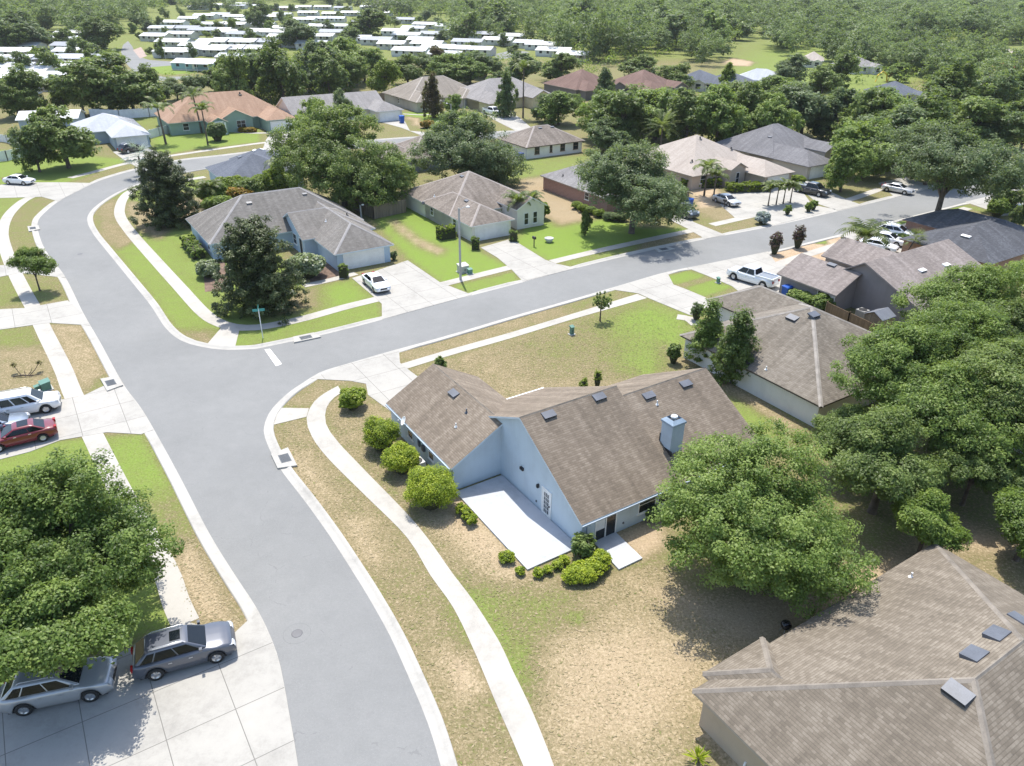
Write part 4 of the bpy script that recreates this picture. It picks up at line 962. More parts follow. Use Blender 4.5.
def crown_data(key, seed, rx, ry, rz, cz, nl, nc, crad, per, size, m, shape='round', lobe=.42, flat=.25, thin=.55, core=True):
    cs, L = crown_centers(seed, rx, ry, rz, cz, nl, nc, lobe, flat, 'cone' if shape == 'fat' else shape, .30 if shape == 'fat' else .62)
    rg = np.random.default_rng(seed+5); cr = crad*(.7+.6*rg.random(len(cs)))
    V, t = leaf_cloud(seed+1, cs, cr, per, size, center=(0, 0, cz-rz*.4), thin=thin)
    if core:   # sparse inner foliage so that crowns are not hollow; darker tint paints in the inner shade
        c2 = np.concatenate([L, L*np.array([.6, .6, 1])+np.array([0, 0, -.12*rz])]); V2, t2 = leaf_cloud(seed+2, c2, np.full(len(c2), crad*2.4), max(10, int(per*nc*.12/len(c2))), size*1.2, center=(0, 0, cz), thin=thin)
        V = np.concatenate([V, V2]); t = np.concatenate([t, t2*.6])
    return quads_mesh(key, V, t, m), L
def tree_at(name, label, loc, crown, trunk, rz=0, scale=(1, 1, 1), group=None, cat='tree'):
    r = thing(name, label, cat, loc, rz, group); r.scale = scale
    o = bpy.data.objects.new('crown', crown); COL.objects.link(o); o.parent = r
    o = bpy.data.objects.new('trunk', trunk); COL.objects.link(o); o.parent = r
    return r
# unit prototypes: crown radius 1, tree height 2 (scaled to every tree); three detail levels
def protos(kind, m, seeds, dens, size, shape='round', **k):
    out = []
    for s in seeds:
        rz = k.get('rz', .98); cz = k.get('cz', .98)
        if shape == 'cone': rz, cz = .92, 1.08
        c, L = crown_data('crown', s, 1, 1, rz, cz, k.get('nl', 13), dens[0], k.get('cr', .17), dens[1], size, m, shape, k.get('lobe', .40), k.get('flat', .75), k.get('thin', .55))
        out.append((c, trunk_mesh(s, 2, k.get('tr', .055), L)))
    PROTO[kind] = out
MIDD = (250, 46); FARD = (110, 22)
protos('oak', LM['oak'], (11, 12, 13), MIDD, .098); protos('bright', LM['bright'], (14, 15), MIDD, .098); protos('live', LM['live'], (16, 17, 18), MIDD, .095)
protos('grey', LM['grey'], (19, 20), MIDD, .09, cz=1.12, rz=.84); protos('lime', LM['lime'], (21,), MIDD, .095)
protos('magnolia', LM['magnolia'], (22, 23), (260, 44), .105, 'cone', nl=16, cr=.15); protos('cone', LM['live'], (24, 25), MIDD, .095, 'cone', nl=14, cr=.14)
protos('limecone', LM['lime'], (26,), MIDD, .095, 'cone', nl=14, cr=.14); protos('rust', LM['red'], (27,), MIDD, .09, 'cone', nl=14, cr=.13); protos('redbit', LM['red'], (28,), MIDD, .11)
for k_, m_, s_ in (('faroak', 'oak', (31, 32, 33, 34)), ('farlive', 'live', (35, 36, 37, 38)), ('farbright', 'bright', (39, 40))): protos(k_, LM[m_], s_, FARD, .17, cz=.92, rz=1.0, flat=.95, nl=16, cr=.2)
KEEP = [(o.location.x+5, o.location.y+5) for o in bpy.data.objects if o.get('category') == 'house' and o.location.y > 230]+[at(894, 84), at(1002, 75)]
def blocks(x, y): return any(abs(x-a) < 13 and -48 < y-b < 14 for a, b in KEEP)
VR = random.Random(7); _pc = {}
def plant(kind, loc, radius, height, label=None, group=None, name='tree', cat='tree', sy=1.0):
    ps = PROTO[kind]; _pc[kind] = _pc.get(kind, -1)+1; c, t = ps[_pc[kind] % len(ps)]
    return tree_at(name, label, loc, c, t, VR.uniform(0, 6.28), (radius, radius*sy, height/2), group, cat)
def tree_px(kind, bx, by, ty, wpx, label, group=None, name='tree', cat='tree'):
    X, Y = at(bx, by); s = depth_scale(X, Y, 4); h = max(2.0, height_at(bx, by, ty)*.97)
    return plant(kind, (X, Y, 0), wpx*s/2*.98, h, label, group, name, cat)

# ---- the near big trees, each with its own crown
def big(name, label, X, Y, rx, ry, rz, cz, nl, nc, crad, per, size, m, seed, tr=.28, shape='round', lobe=.42, flat=.3, thin=.55):
    c, L = crown_data('crown', seed, rx, ry, rz, cz, nl, nc, crad, per, size, m, shape, lobe, flat, thin)
    return tree_at(name, label, (X, Y, 0), c, trunk_mesh(seed, cz+rz*.5, tr, L, nl=9))
X, Y = at(768, 592); big('oak_tree', 'dense rounded oak with light green leaves beside the chimney end of the blue house', X-.6, Y+1.2, 5.9, 5.6, 4.1, 4.0, 34, 860, .62, 135, .155, LM['bright'], 101, .3, flat=.8, lobe=.45)
X, Y = at(70, 668); big('oak_tree', 'big spreading oak over the two silver and grey parked cars at left', X-.8, Y+3.2, 5.0, 5.0, 4.1, 5.0, 26, 760, .58, 130, .16, LM['bright'], 102, .26, flat=.5, lobe=.36)
X, Y = at(62, 706); big('oak_tree', 'lower oak crown hanging right over the silver car, bottom left', X, Y+.6, 4.9, 2.9, 1.9, 4.5, 16, 380, .55, 130, .16, LM['bright'], 104, .2, flat=.5, lobe=.36)
X, Y = at(-12, 668); big('oak_tree', 'oak cut off by the left edge of the photo, crown merging with the spreading oak', X-1.5, Y+1.2, 3.4, 3.6, 2.9, 4.2, 14, 380, .58, 120, .16, LM['oak'], 103, .22, lobe=.42)
for lab, bx, by, rx, rz, cz, nl, nc, m, seed in (
    ('tall oak with yellow green crown in front of the fenced taupe house', 968, 395, 7.4, 4.4, 6.4, 26, 520, 'bright', 111),
    ('oak with mid green crown hiding the corner of the white house', 886, 448, 5.7, 4.3, 5.2, 24, 460, 'bright', 112),
    ('darker oak at the right edge in front of the hidden white house', 995, 470, 6.4, 4.2, 5.4, 22, 440, 'oak', 113),
    ('small oak between the rounded oak and the near taupe roof', 872, 512, 4.4, 3.2, 3.8, 16, 320, 'oak', 114),
    ('broad oak filling the gap between the darker oak and the small oak', 935, 478, 5.2, 3.7, 4.8, 20, 380, 'bright', 118),
    ('oak in the green wall, upper middle, behind the gap oak', 945, 430, 6.2, 4.3, 5.4, 24, 420, 'bright', 151),
    ('oak in the green wall at the right edge, upper one', 1012, 418, 6.4, 4.4, 5.6, 24, 420, 'oak', 152),
    ('low dark oak in the green wall, just left of the hidden white house', 962, 505, 3.6, 2.6, 3.2, 14, 260, 'oak', 153),
    ('bushy oak touching the right side of the dense rounded oak', 846, 470, 3.3, 2.3, 2.4, 14, 240, 'oak', 154),
    ('slim fresh green tree just above the near taupe roof', 917, 557, 2.3, 1.9, 2.5, 10, 170, 'hedge', 115),
    ('leafy bush tree at the right edge above the near taupe roof', 1016, 560, 2.8, 2.3, 2.4, 10, 200, 'hedge', 116),
    ('oak at the right edge behind the tall yellow green oak', 1035, 350, 5.0, 4.0, 5.5, 16, 300, 'bright', 117)):
    X, Y = at(bx, by); big('oak_tree', lab, X, Y, rx, rx*.95, rz, cz, nl, int(nc*1.5), .6 if rx > 4 else .42, 120, .17 if rx > 4 else .15, LM[m], seed, .26 if rx > 4 else .14, flat=.65, lobe=.30)
for lab, bx, by, rx, rz, cz, seed in (('broad dark magnolia on the corner lawn beside the street sign', 259, 311, 4.7, 4.6, 4.9, 121), ('dark magnolia by the bend of the wide street', 170, 224, 4.6, 4.7, 5.1, 122)):
    X, Y = at(bx, by); big('magnolia_tree', lab, X, Y+.5, rx, rx, rz, cz, 26, 640, .5, 95, .22, LM['magnolia'], seed, .2, 'fat')
X, Y = at(46.5, 291); big('young_tree', 'small round bright green tree on the verge left of the bend', X-.7, Y, 2.45, 2.2, 1.45, 3.1, 14, 230, .34, 80, .15, LM['hedge'], 131, .09)
X, Y = at(704, 365); big('slender_tree', 'slender bright green tree, left of the two against the white house wall', X, Y, 1.55, 1.55, 2.9, 3.9, 16, 190, .40, 70, .2, LM['bright'], 132, .09, 'cone')
X, Y = at(731, 383); big('slender_tree', 'slender darker green tree, right of the two against the white house wall', X, Y, 2.0, 2.0, 3.2, 4.1, 18, 250, .42, 75, .2, LM['oak'], 133, .1, 'cone')
X, Y = at(345, 206); big('round_tree', 'huge round dark green tree behind the grey roof of the corner house', X, Y, 9.3, 8, 6.9, 6.6, 34, 800, .9, 110, .3, LM['oak'], 134, .4, flat=1.0, lobe=.5)
X, Y = at(474, 184); big('round_tree', 'broad dome shaped oak behind the cream house', X, Y, 8.9, 7.5, 5.3, 5.2, 28, 680, .9, 105, .3, LM['grey'], 135, .4, flat=.9, lobe=.48)
X, Y = at(627, 233); big('oak_tree', 'spreading oak in front of the red brick house', X+.6, Y, 8.3, 7.5, 5.2, 5.9, 30, 680, .85, 105, .27, LM['grey'], 136, .38, flat=.75)
X, Y = at(934, 225); big('oak_tree', 'spreading oak with bare forked trunk beside the far end of the cross street', X, Y, 10.2, 9.5, 5.0, 8.4, 30, 660, .95, 105, .3, LM['grey'], 137, .42, flat=.45)
# ---- middle distance trees, each measured off the photo
mid = [('live', 40, 172, 120, 40, 'dark oak left of the pale roofed house, darker of the pair'), ('oak', 69, 168, 106, 70, 'leafy oak in front of the pale roofed house, lighter of the pair'),
 ('oak', 30, 116, 66, 52, 'oak standing over the white mobile home roofs at left'), ('oak', 112, 114, 50, 84, 'large oak between the park road and the pale roofed house'), ('bright', 134, 112, 66, 54, 'lighter green oak beside the park road bend'),
 ('oak', 66, 113, 74, 36, 'small rounded oak behind the cabbage palm'), ('lime', 38, 61, 47, 14, 'lime green bush tree between the white mobile homes'),
 ('oak', 103, 50, 18, 48, 'round oak at the head of the park road'), ('live', 28, 50, 8, 56, 'tall oak over the left mobile home row'), ('oak', 12, 52, 20, 36, 'oak at the left edge above the mobile homes'),
 ('live', 160, 104, 72, 34, 'grey green tree behind the white vinyl fence'), ('grey', 178, 100, 78, 26, 'olive tree by the park road grass'), ('live', 196, 96, 72, 28, 'dark hedge tree behind the tall palms'), ('oak', 216, 92, 66, 28, 'oak left above the orange roof'),
 ('cone', 251, 98, 55, 30, 'dark upright tree behind the orange roof'), ('oak', 285, 108, 40, 56, 'large dark oak behind the orange roof garage'), ('live', 315, 92, 38, 58, 'large oak behind the grey gabled house'), ('bright', 345, 86, 36, 50, 'oak with yellow green top behind the grey gabled house'),
 ('lime', 385, 96, 57, 38, 'yellow green tree right behind the grey gable'), ('oak', 350, 92, 52, 36, 'dense oak between grey gable and yellow green tree'), ('oak', 408, 84, 54, 36, 'oak behind the greige hip roof'),
 ('live', 430, 76, 50, 34, 'small oak in front of the white trailers'), ('bright', 455, 84, 50, 48, 'fresh green tree behind the greige hip roof'), ('bright', 470, 84, 58, 40, 'fresh green tree behind the dark cone tree'), ('live', 486, 78, 48, 40, 'dull green tree by the trailer park street'),
 ('redbit', 438, 62, 44, 14, 'brownish tree in front of the trailers'),
 ('live', 298, 48, 17, 44, 'wide oak amid the mobile homes'), ('oak', 261, 30, 2, 30, 'tall oak amid the mobile homes'), ('oak', 292, 38, 13, 18, 'oak left of the wide oak amid the mobile homes'), ('oak', 370, 40, 8, 50, 'broad umbrella oak amid the mobile homes'), ('live', 350, 48, 25, 26, 'dark oak left below the umbrella oak'),
 ('live', 403, 44, 34, 12, 'small tree by a white trailer'), ('oak', 443, 40, 30, 16, 'small green tree by the trailers'),
 ('rust', 433, 118, 70, 25, 'dark conical tree with rusty top in front of the greige house'), ('cone', 507, 117, 68, 27, 'dark conical tree left of the tall palm'), ('cone', 603, 104, 63, 29, 'dark conical tree in front of the maroon roofs'),
 ('bright', 453, 114, 92, 20, 'small light green tree right of the rusty topped tree'), ('bright', 558, 125, 90, 48, 'bright oak behind the small hip roof'), ('live', 545, 122, 92, 30, 'oak behind the small hip roof, duller one'),
 ('cone', 498, 180, 140, 22, 'small dark tree at the edge of the dome shaped oak'), ('hedge2', 402, 194, 160, 30, 'yellow green bush tree beside the wooden fence') ,
 ('magnolia', 385, 208, 168, 24, 'dark small magnolia behind the wooden fence'), ('lime', 276, 197, 160, 26, 'feathery light green tree behind the grey roof'),
 ('bright', 314, 152, 92, 36, 'lighter green tree top left of the huge round tree'), ('grey', 345, 130, 88, 24, 'pale green small tree before the grey gabled house'),
 ('oak', 620, 145, 88, 62, 'oak in the tree belt, left of the date palm'), ('bright', 600, 140, 88, 50, 'yellow green oak at the left end of the tree belt'), ('live', 610, 152, 115, 52, 'dark oak low in the tree belt behind the beige roof'), ('bright', 655, 140, 84, 60, 'yellow green oak in the tree belt above the date palm'),
 ('oak', 685, 148, 88, 62, 'oak in the tree belt above the silver palm'), ('bright', 715, 150, 84, 60, 'light oak in the tree belt above the beige roof'), ('redbit', 697, 132, 108, 14, 'rusty brown tree in the tree belt'), ('oak', 745, 145, 84, 56, 'oak in the tree belt between the two roofs'),
 ('live', 760, 142, 98, 50, 'dark oak in the tree belt above the grey roof'), ('grey', 800, 140, 82, 66, 'greyish oak in the tree belt above the grey roof'), ('live', 830, 140, 84, 60, 'greyish oak in the tree belt, right of the grey roof'), ('oak', 780, 132, 80, 50, 'oak at the back of the tree belt'),
 ('limecone', 726, 92, 61, 24, 'bright lime conical tree rising over the tree belt'), ('grey', 789, 88, 53, 38, 'lone grey green oak with open crown by the golf green'), ('oak', 835, 92, 52, 44, 'oak right of the lone grey oak'),
 ('bright', 860, 178, 116, 64, 'yellow green oak, left in the street tree mass'), ('bright', 840, 192, 140, 46, 'low yellow green oak over the far street'), ('oak', 905, 165, 96, 80, 'oak at the back of the street tree mass'), ('grey', 880, 168, 104, 70, 'greyish oak in the street tree mass'), ('oak', 965, 155, 94, 78, 'oak right in the street tree mass'), ('live', 990, 160, 104, 66, 'dark oak right in the street tree mass'), ('oak', 1020, 150, 92, 50, 'oak at the right edge above the street'),
 ('oak', 945, 130, 62, 66, 'oak behind the blue grey flat roof'), ('live', 975, 125, 64, 60, 'dark round oak right of the blue grey flat roof'), ('oak', 1010, 118, 66, 52, 'oak by the red parasol at right'), ('bright', 955, 68, 42, 52, 'round bright oak in the woods at right'), ('oak', 990, 66, 44, 34, 'dark round oak in the woods at right'),
 ('bright', 897, 82, 62, 26, 'bush tree by the yellow slide'), ('live', 905, 60, 37, 26, 'dark round tree by the pale lot'), ('oak', 1000, 212, 172, 44, 'small oak over the dark blue van'), ('live', 1018, 230, 190, 26, 'bush oak at the right edge by the dark blue van'),
 ('bright', 640, 132, 80, 56, 'yellow green oak at the back of the tree belt, left part'), ('oak', 730, 130, 78, 54, 'oak at the back of the tree belt, middle'), ('bright', 770, 150, 92, 52, 'light oak low in the tree belt above the grey roof'), ('oak', 860, 150, 88, 66, 'oak at the right end of the tree belt'), ('bright', 925, 185, 116, 60, 'yellow green oak behind the spreading forked oak'), ('bright', 880, 140, 86, 70, 'light oak behind the street tree mass'), ('oak', 930, 150, 92, 66, 'oak behind the street tree mass, middle'), ('oak', 240, 112, 48, 44, 'oak behind the orange roof, left of the dark upright tree'), ('live', 270, 100, 44, 48, 'oak behind the orange roof ridge'), ('oak', 330, 100, 48, 44, 'oak right behind the grey gable ridge'), ('bright', 365, 82, 42, 40, 'light oak left of the yellow green tree'), ('oak', 150, 112, 66, 40, 'oak by the white vinyl fence, left part'), ('oak', 20, 118, 74, 44, 'oak at the left edge below the mobile homes'), ('live', 520, 88, 50, 46, 'dark oak behind the yellow house'), ('oak', 560, 82, 52, 44, 'oak behind the maroon roofs, left'), ('oak', 640, 84, 56, 44, 'oak behind the maroon roofs, right'), ('live', 500, 100, 68, 30, 'dark tree between the greige and yellow houses'), ('oak', 675, 92, 62, 36, 'oak between maroon roofs and the lime conical tree'), ('oak', 820, 100, 66, 44, 'oak below the lone grey oak'), ('bright', 770, 104, 74, 46, 'light oak in front of the pale blue grey roof'),
 ('oak', 585, 236, 210, 13, 'sapling on the bright lawn below the brick house')]
protos('openleaf', LM['oak'], (45,), (46, 34), .13, cz=1.3, rz=.62, flat=.2, cr=.13, tr=.07); protos('hedge2', LM['hedge'], (41,), MIDD, .095)
for k, bx, by, ty, wp, lab in mid: tree_px(k, bx, by, ty, wp, lab)
tree_px('openleaf', 600, 321, 292, 23, 'small open tree on the central lawn beside the pavement', name='young_tree')
# ---- the woods, one tree at a time
WR = random.Random(21)
HOUSES = [(o.location.x, o.location.y) for o in bpy.data.objects if o.get('category') == 'house']
def grove(poly_px, n, kinds, hmin, hmax, label, group, rmin=6.5, rmax=10.5, sep=.62):
    pts = W(poly_px); xs = [p[0] for p in pts]; ys = [p[1] for p in pts]; done = []; tries = 0
    while len(done) < n and tries < n*60:
        tries += 1; x = WR.uniform(min(xs), max(xs)); y = WR.uniform(min(ys), max(ys)); ins = False
        for i in range(len(pts)):
            a, b = pts[i], pts[(i+1) % len(pts)]
            if (a[1] > y) != (b[1] > y) and x < (b[0]-a[0])*(y-a[1])/(b[1]-a[1])+a[0]: ins = not ins
        if not ins or blocks(x, y): continue
        r = WR.uniform(rmin, rmax)
        if any((x-q[0])**2+(y-q[1])**2 < (sep*(r+q[2]))**2 for q in done): continue
        done.append((x, y, r)); plant(WR.choice(kinds), (x, y, 0), r, WR.uniform(hmin, hmax), label, group)
    return done
K1 = ['farlive', 'faroak', 'farlive', 'faroak', 'farbright']; K2 = ['faroak', 'farlive', 'farbright', 'faroak']
grove([(450, 48), (470, 22), (580, 12), (660, 14), (650, 62), (600, 72), (560, 56), (520, 44)], 22, K1, 13, 19, 'tall tree in the dark wood behind the trailer park, middle of the photo', 'wood behind the trailer park')
grove([(590, 75), (640, 60), (720, 52), (760, 36), (720, 20), (650, 30), (640, 66), (600, 80)], 16, K1, 12, 17, 'tree in the wood left of the golf green', 'wood left of the golf green')
grove([(770, 46), (900, 50), (960, 46), (1060, 50), (1060, 22), (900, 20), (760, 22)], 14, K2, 12, 16, 'tree in the wood beyond the golf green', 'wood beyond the golf green')
grove([(760, 22), (1080, 22), (1120, 6), (760, 6)], 8, K2, 12, 16, 'tree in the farthest wood, right half of the skyline', 'farthest wood at right')
grove([(380, 22), (760, 14), (760, 4), (380, 4)], 8, K1, 13, 18, 'tree in the farthest wood, middle of the skyline', 'farthest wood in the middle')
grove([(-60, 36), (60, 24), (140, 12), (230, 6), (380, 6), (380, -2), (-100, -2)], 10, K1, 13, 19, 'tree in the wood along the top left of the photo', 'wood at the top left')
# undergrowth filling the woods' edges and the gaps between crowns
UR = np.random.default_rng(9); UV, UT = [], []
def brush(poly_px, dens, h, size):
    p = np.array(W(poly_px)); lo, hi = p.min(0), p.max(0); area = .5*abs(np.dot(p[:, 0], np.roll(p[:, 1], 1))-np.dot(p[:, 1], np.roll(p[:, 0], 1)))
    q = lo+(hi-lo)*UR.random((int(dens*(hi-lo).prod()), 2)); ins = np.zeros(len(q), bool)
    for i in range(len(p)):
        a, b = p[i], p[(i+1) % len(p)]; c = (a[1] > q[:, 1]) != (b[1] > q[:, 1]); ins ^= c & (q[:, 0] < (b[0]-a[0])*(q[:, 1]-a[1])/(b[1]-a[1]+1e-12)+a[0])
    q = q[ins]; c = np.concatenate([q, (UR.random((len(q), 1))*.6+.3)*h], 1)
    V_, t_ = leaf_cloud(int(area) % 9999, c, UR.uniform(.5, 1, len(q))*h*.75, 44, size*.62, up=.7); UV.append(V_); UT.append(np.clip(t_*.9, 0, 1))
brush([(590, 118), (650, 96), (760, 100), (820, 118), (900, 96), (1060, 80), (1060, 130), (1000, 172), (900, 172), (850, 182), (830, 150), (770, 128), (690, 128), (660, 150), (610, 150)], .035, 4.5, .75)
brush([(40, 112), (70, 84), (180, 82), (260, 66), (340, 66), (400, 80), (400, 92), (330, 88), (292, 100), (200, 92), (160, 106), (90, 114)], .03, 4, .8)
brush([(390, 76), (480, 60), (600, 70), (700, 84), (640, 74), (560, 84), (500, 74), (440, 78)], .02, 4, .9)
for pl in ([(450, 44), (470, 22), (580, 12), (660, 14), (650, 60), (600, 70), (560, 56), (520, 42)], [(590, 75), (640, 60), (720, 52), (760, 36), (720, 20), (650, 30), (600, 78)], [(770, 46), (900, 50), (960, 46), (1060, 50), (1060, 22), (900, 20), (760, 22)], [(840, 82), (900, 70), (1060, 60), (1060, 82), (930, 92)]): brush(pl, .009, 6, 1.5)
for pl in ([(760, 22), (1080, 22), (1120, 6), (760, 6)], [(380, 22), (760, 14), (760, 4), (380, 4)], [(-60, 34), (60, 24), (140, 12), (230, 4), (380, 4), (380, -2), (-100, -2)]): brush(pl, .0035, 8, 2.6)
o = bpy.data.objects.new('undergrowth', quads_mesh('undergrowth', np.concatenate(UV), np.concatenate(UT), LM['oak'])); COL.objects.link(o)
tag(o, 'bushy undergrowth below the woods and tree belts', 'undergrowth', kind='stuff')
print('UNDERGROWTH faces', sum(len(v) for v in UV)//4)
# the mass beyond, which nobody could count
rg = np.random.default_rng(5); Vs, Ts = [], []
base, _ = crown_centers(77, 1, 1, .95, .95, 14, 62, .42, .9)
bv, bt = leaf_cloud(78, base, np.full(62, .22), 24, .122)
def far_tree(Xq, Yq, r, h):
    th = rg.random()*6.28; c, s = math.cos(th), math.sin(th)
    Vs.append(bv@np.array([[c, s, 0], [-s, c, 0], [0, 0, 1]])*np.array([r, r, h/2])+np.array([Xq, Yq, 0])); Ts.append(np.clip(bt+rg.normal()*.24, 0, 1))
def infill(poly_px, n, rmin, rmax, hmin, hmax):
    p = np.array(W(poly_px)); lo, hi = p.min(0), p.max(0); k = 0; tries = 0
    while k < n and tries < n*40:
        tries += 1; x, y = lo+(hi-lo)*rg.random(2); ins = False
        for i in range(len(p)):
            a, b = p[i], p[(i+1) % len(p)]
            if (a[1] > y) != (b[1] > y) and x < (b[0]-a[0])*(y-a[1])/(b[1]-a[1])+a[0]: ins = not ins
        if ins and not blocks(x, y): far_tree(x, y, rg.uniform(rmin, rmax), rg.uniform(hmin, hmax)); k += 1
infill([(450, 44), (470, 22), (580, 12), (660, 14), (650, 58), (600, 68), (560, 54), (520, 42)], 90, 6, 10, 12, 19)
infill([(595, 74), (640, 58), (715, 48), (745, 36), (720, 20), (650, 30), (605, 76)], 50, 6, 9, 11, 16)
infill([(840, 46), (900, 46), (960, 42), (1060, 48), (1060, 22), (900, 20), (690, 22), (700, 34), (760, 40)], 110, 8, 12, 10, 16)
infill([(680, 50), (735, 38), (728, 64), (690, 68)], 16, 5, 8, 10, 14); infill([(775, 62), (960, 58), (960, 74), (840, 80), (800, 74)], 34, 5, 8, 8, 13); infill([(775, 42), (900, 42), (900, 56), (780, 56)], 34, 6, 9, 9, 14)
infill([(880, 78), (930, 64), (1060, 58), (1060, 90), (960, 96), (920, 92)], 22, 5, 7, 9, 12)
infill([(760, 22), (1080, 22), (1160, 2), (760, 2)], 120, 9, 14, 11, 17)
infill([(380, 22), (760, 16), (760, 2), (380, 2)], 150, 9, 14, 11, 19)
infill([(-60, 30), (60, 22), (140, 9), (230, 2), (380, 3), (380, -4), (-160, -4)], 130, 9, 13, 12, 20)
infill([(40, 34), (60, 26), (150, 14), (150, 26), (112, 38), (70, 40)], 26, 6, 9, 11, 17)
infill([(-60, 46), (0, 44), (60, 30), (60, 24), (-60, 26)], 14, 6, 9, 12, 17)
for i in range(420): Yq = 640+rg.random()**1.2*800; far_tree((rg.random()*2-1)*Yq*.85, Yq, rg.uniform(10, 17), rg.uniform(12, 19))
o = bpy.data.objects.new('distant_forest', quads_mesh('distant_forest', np.concatenate(Vs), np.concatenate(Ts), LM['live'])); COL.objects.link(o)
tag(o, 'far off forest reaching the horizon', 'forest', kind='stuff')

M_tuft = leaf_mat('turf_tuft', (.40, .32, .20), (.20, .175, .08), (.19, .26, .055), .8, .2)
o = bpy.data.objects.new('grass_tufts', quads_mesh('grass_tufts', *TUFTS, M_tuft)); COL.objects.link(o); tag(o, 'short dry and green grass tufts', 'grass', kind='stuff')
# ---- palms
def frond_geo(mb, n, length, droop, base, rg, leaflets=13, width=.5, stiff=0.0, leaf_w=.11, elev=(.2, 1.2)):
    for i in range(n):
        th = 2*math.pi*i/n+rg.uniform(-.25, .25); el = rg.uniform(*elev); d = Vector((math.cos(th), math.sin(th), 0)); sd = Vector((-math.sin(th), math.cos(th), 0))
        pts = []; p = Vector(base); a = el; stp = length*rg.uniform(.85, 1.1)/8
        for k in range(9):
            pts.append(p.copy()); p = p+(d*math.cos(a)+Vector((0, 0, math.sin(a))))*stp; a -= droop*(.25+.12*k)
        for k in range(8):
            q = [pts[k]-sd*.025, pts[k]+sd*.025, pts[k+1]+sd*.02, pts[k+1]-sd*.02]; mb.poly(q)
        for k in range(leaflets):
            f = (k+1)/(leaflets+.5)*8; j = min(7, int(f)); c = pts[j].lerp(pts[j+1], f-j); dr = (pts[j+1]-pts[j]).normalized(); l = width*math.sin(math.pi*(.15+.8*(k+1)/(leaflets+1)))
            for sg in (-1, 1):
                e = c+(sd*sg+dr*.55+Vector((0, 0, -.35+stiff))).normalized()*l; mb.poly([c-dr*leaf_w, e-dr*.012, e+dr*.012, c+dr*leaf_w])
def palm(name, label, px, py, ty, kind='feather', m='palm', lean=(0, 0), scale=1.0, n=18):
    X, Y = at(px, py); h = height_at(px, py, ty)*.85; rg = random.Random(int(px*7+py)); r = thing(name, label, 'palm', (X, Y, 0))
    top = (lean[0], lean[1], h); mb = MB(); mb.tube([(0, 0, -.1), (lean[0]*.3, lean[1]*.3, h*.4), (lean[0]*.7, lean[1]*.7, h*.75), top], [.15*scale, .11*scale, .095*scale, .09*scale], 9); mb.build('trunk', M_bark, r)
    mb = MB()
    if kind == 'feather': frond_geo(mb, n, 2.5*scale, .40, top, rg, 14, .6*scale, elev=(.35, 1.35))
    elif kind == 'date': frond_geo(mb, 34, 2.9*scale, .16, top, rg, 14, .45*scale, .25, elev=(-.3, 1.4))
    else:
        for i in range(n+8):
            th = rg.uniform(0, 6.28); el = rg.uniform(-.7, 1.3); d = Vector((math.cos(th)*math.cos(el), math.sin(th)*math.cos(el), math.sin(el))); sd = d.cross(Vector((0, 0, 1))).normalized(); c = Vector(top)+d*.9*scale
            for k in range(9):
                a = -1.35+2.7*k/8; e = c+(d*math.cos(a)+sd*math.sin(a)+Vector((0, 0, -.25))).normalized()*.85*scale; w_ = sd*.07*scale; mb.poly([c-w_, e-w_*.2, e+w_*.2, c+w_])
            mb.poly([Vector(top)-sd*.02, Vector(top)+sd*.02, c+sd*.02, c-sd*.02])
    me = mb.data('fronds', LM[m]); tint = np.repeat(np.random.default_rng(3).random(len(mb.f))*.8+.1, 4)[:len(mb.v)]
    a = me.attributes.new('tint', 'FLOAT', 'POINT'); a.data.foreach_set('value', np.resize(tint, len(mb.v)).astype(np.float32)); o = bpy.data.objects.new('fronds', me); COL.objects.link(o); o.parent = r
    return r
palm('queen_palm', 'feathery queen palm leaning over the sandy yard of the taupe house', 855, 267, 233, 'feather', scale=1.5, lean=(.5, .3), n=26)
palm('small_palm', 'ragged fan palm with bent trunk behind the taupe house roof', 900, 264, 236, 'fan', 'palm', (1.3, .4), .9)
palm('queen_palm', 'queen palm with tall bare trunk left of the orange roof, taller of the two', 202, 133, 90, 'feather', scale=1.5, lean=(-.5, 0)); palm('queen_palm', 'queen palm in front of the orange roof porch, shorter of the two', 208, 145, 104, 'feather', scale=1.25)
palm('queen_palm', 'lone palm on the green lawn right of the pale roofed house', 166, 144, 102, 'feather', scale=1.6, lean=(-.3, 0)); palm('cabbage_palm', 'stout cabbage palm behind the pale roofed house', 85, 117, 90, 'fan', scale=2.2, n=26)
palm('tall_palm', 'tall slim palm with bare trunk in front of the yellow house', 523, 118, 60, 'feather', scale=1.55); palm('date_palm', 'date palm with stiff arching fronds behind the sand coloured roof', 660, 153, 122, 'date', scale=1.45)
palm('silver_palm', 'silvery blue fan palm right of the date palm', 682, 146, 125, 'fan', 'silver', scale=1.9, n=26); palm('silver_palm', 'dry silvery palm by the magnolia at the bend', 143, 177, 152, 'fan', 'silver', scale=1.7, n=20)
palm('garden_palm', 'palm in the front bed of the sand roofed house, left one', 704, 196, 163, 'feather', scale=1.2); palm('garden_palm', 'palm in the front bed of the sand roofed house, right one beside the silver car', 713, 201, 171, 'feather', scale=1.05)
for i, (x, y) in enumerate(((768, 206), (776, 205), (783, 204), (790, 203))): palm('island_palm', ('short palm on the sandy island, leftmost of four', 'short palm on the sandy island, second of four from the left', 'short palm on the sandy island, third of four from the left', 'short palm on the sandy island, rightmost of four')[i], x, y, y-20, 'feather', scale=.8, n=16)
palm('garden_palm', 'bushy palm clump beside the cream house porch, left one', 517, 226, 198, 'feather', scale=1.1); palm('garden_palm', 'bushy palm clump beside the cream house porch, right one', 530, 222, 196, 'feather', scale=1.0)
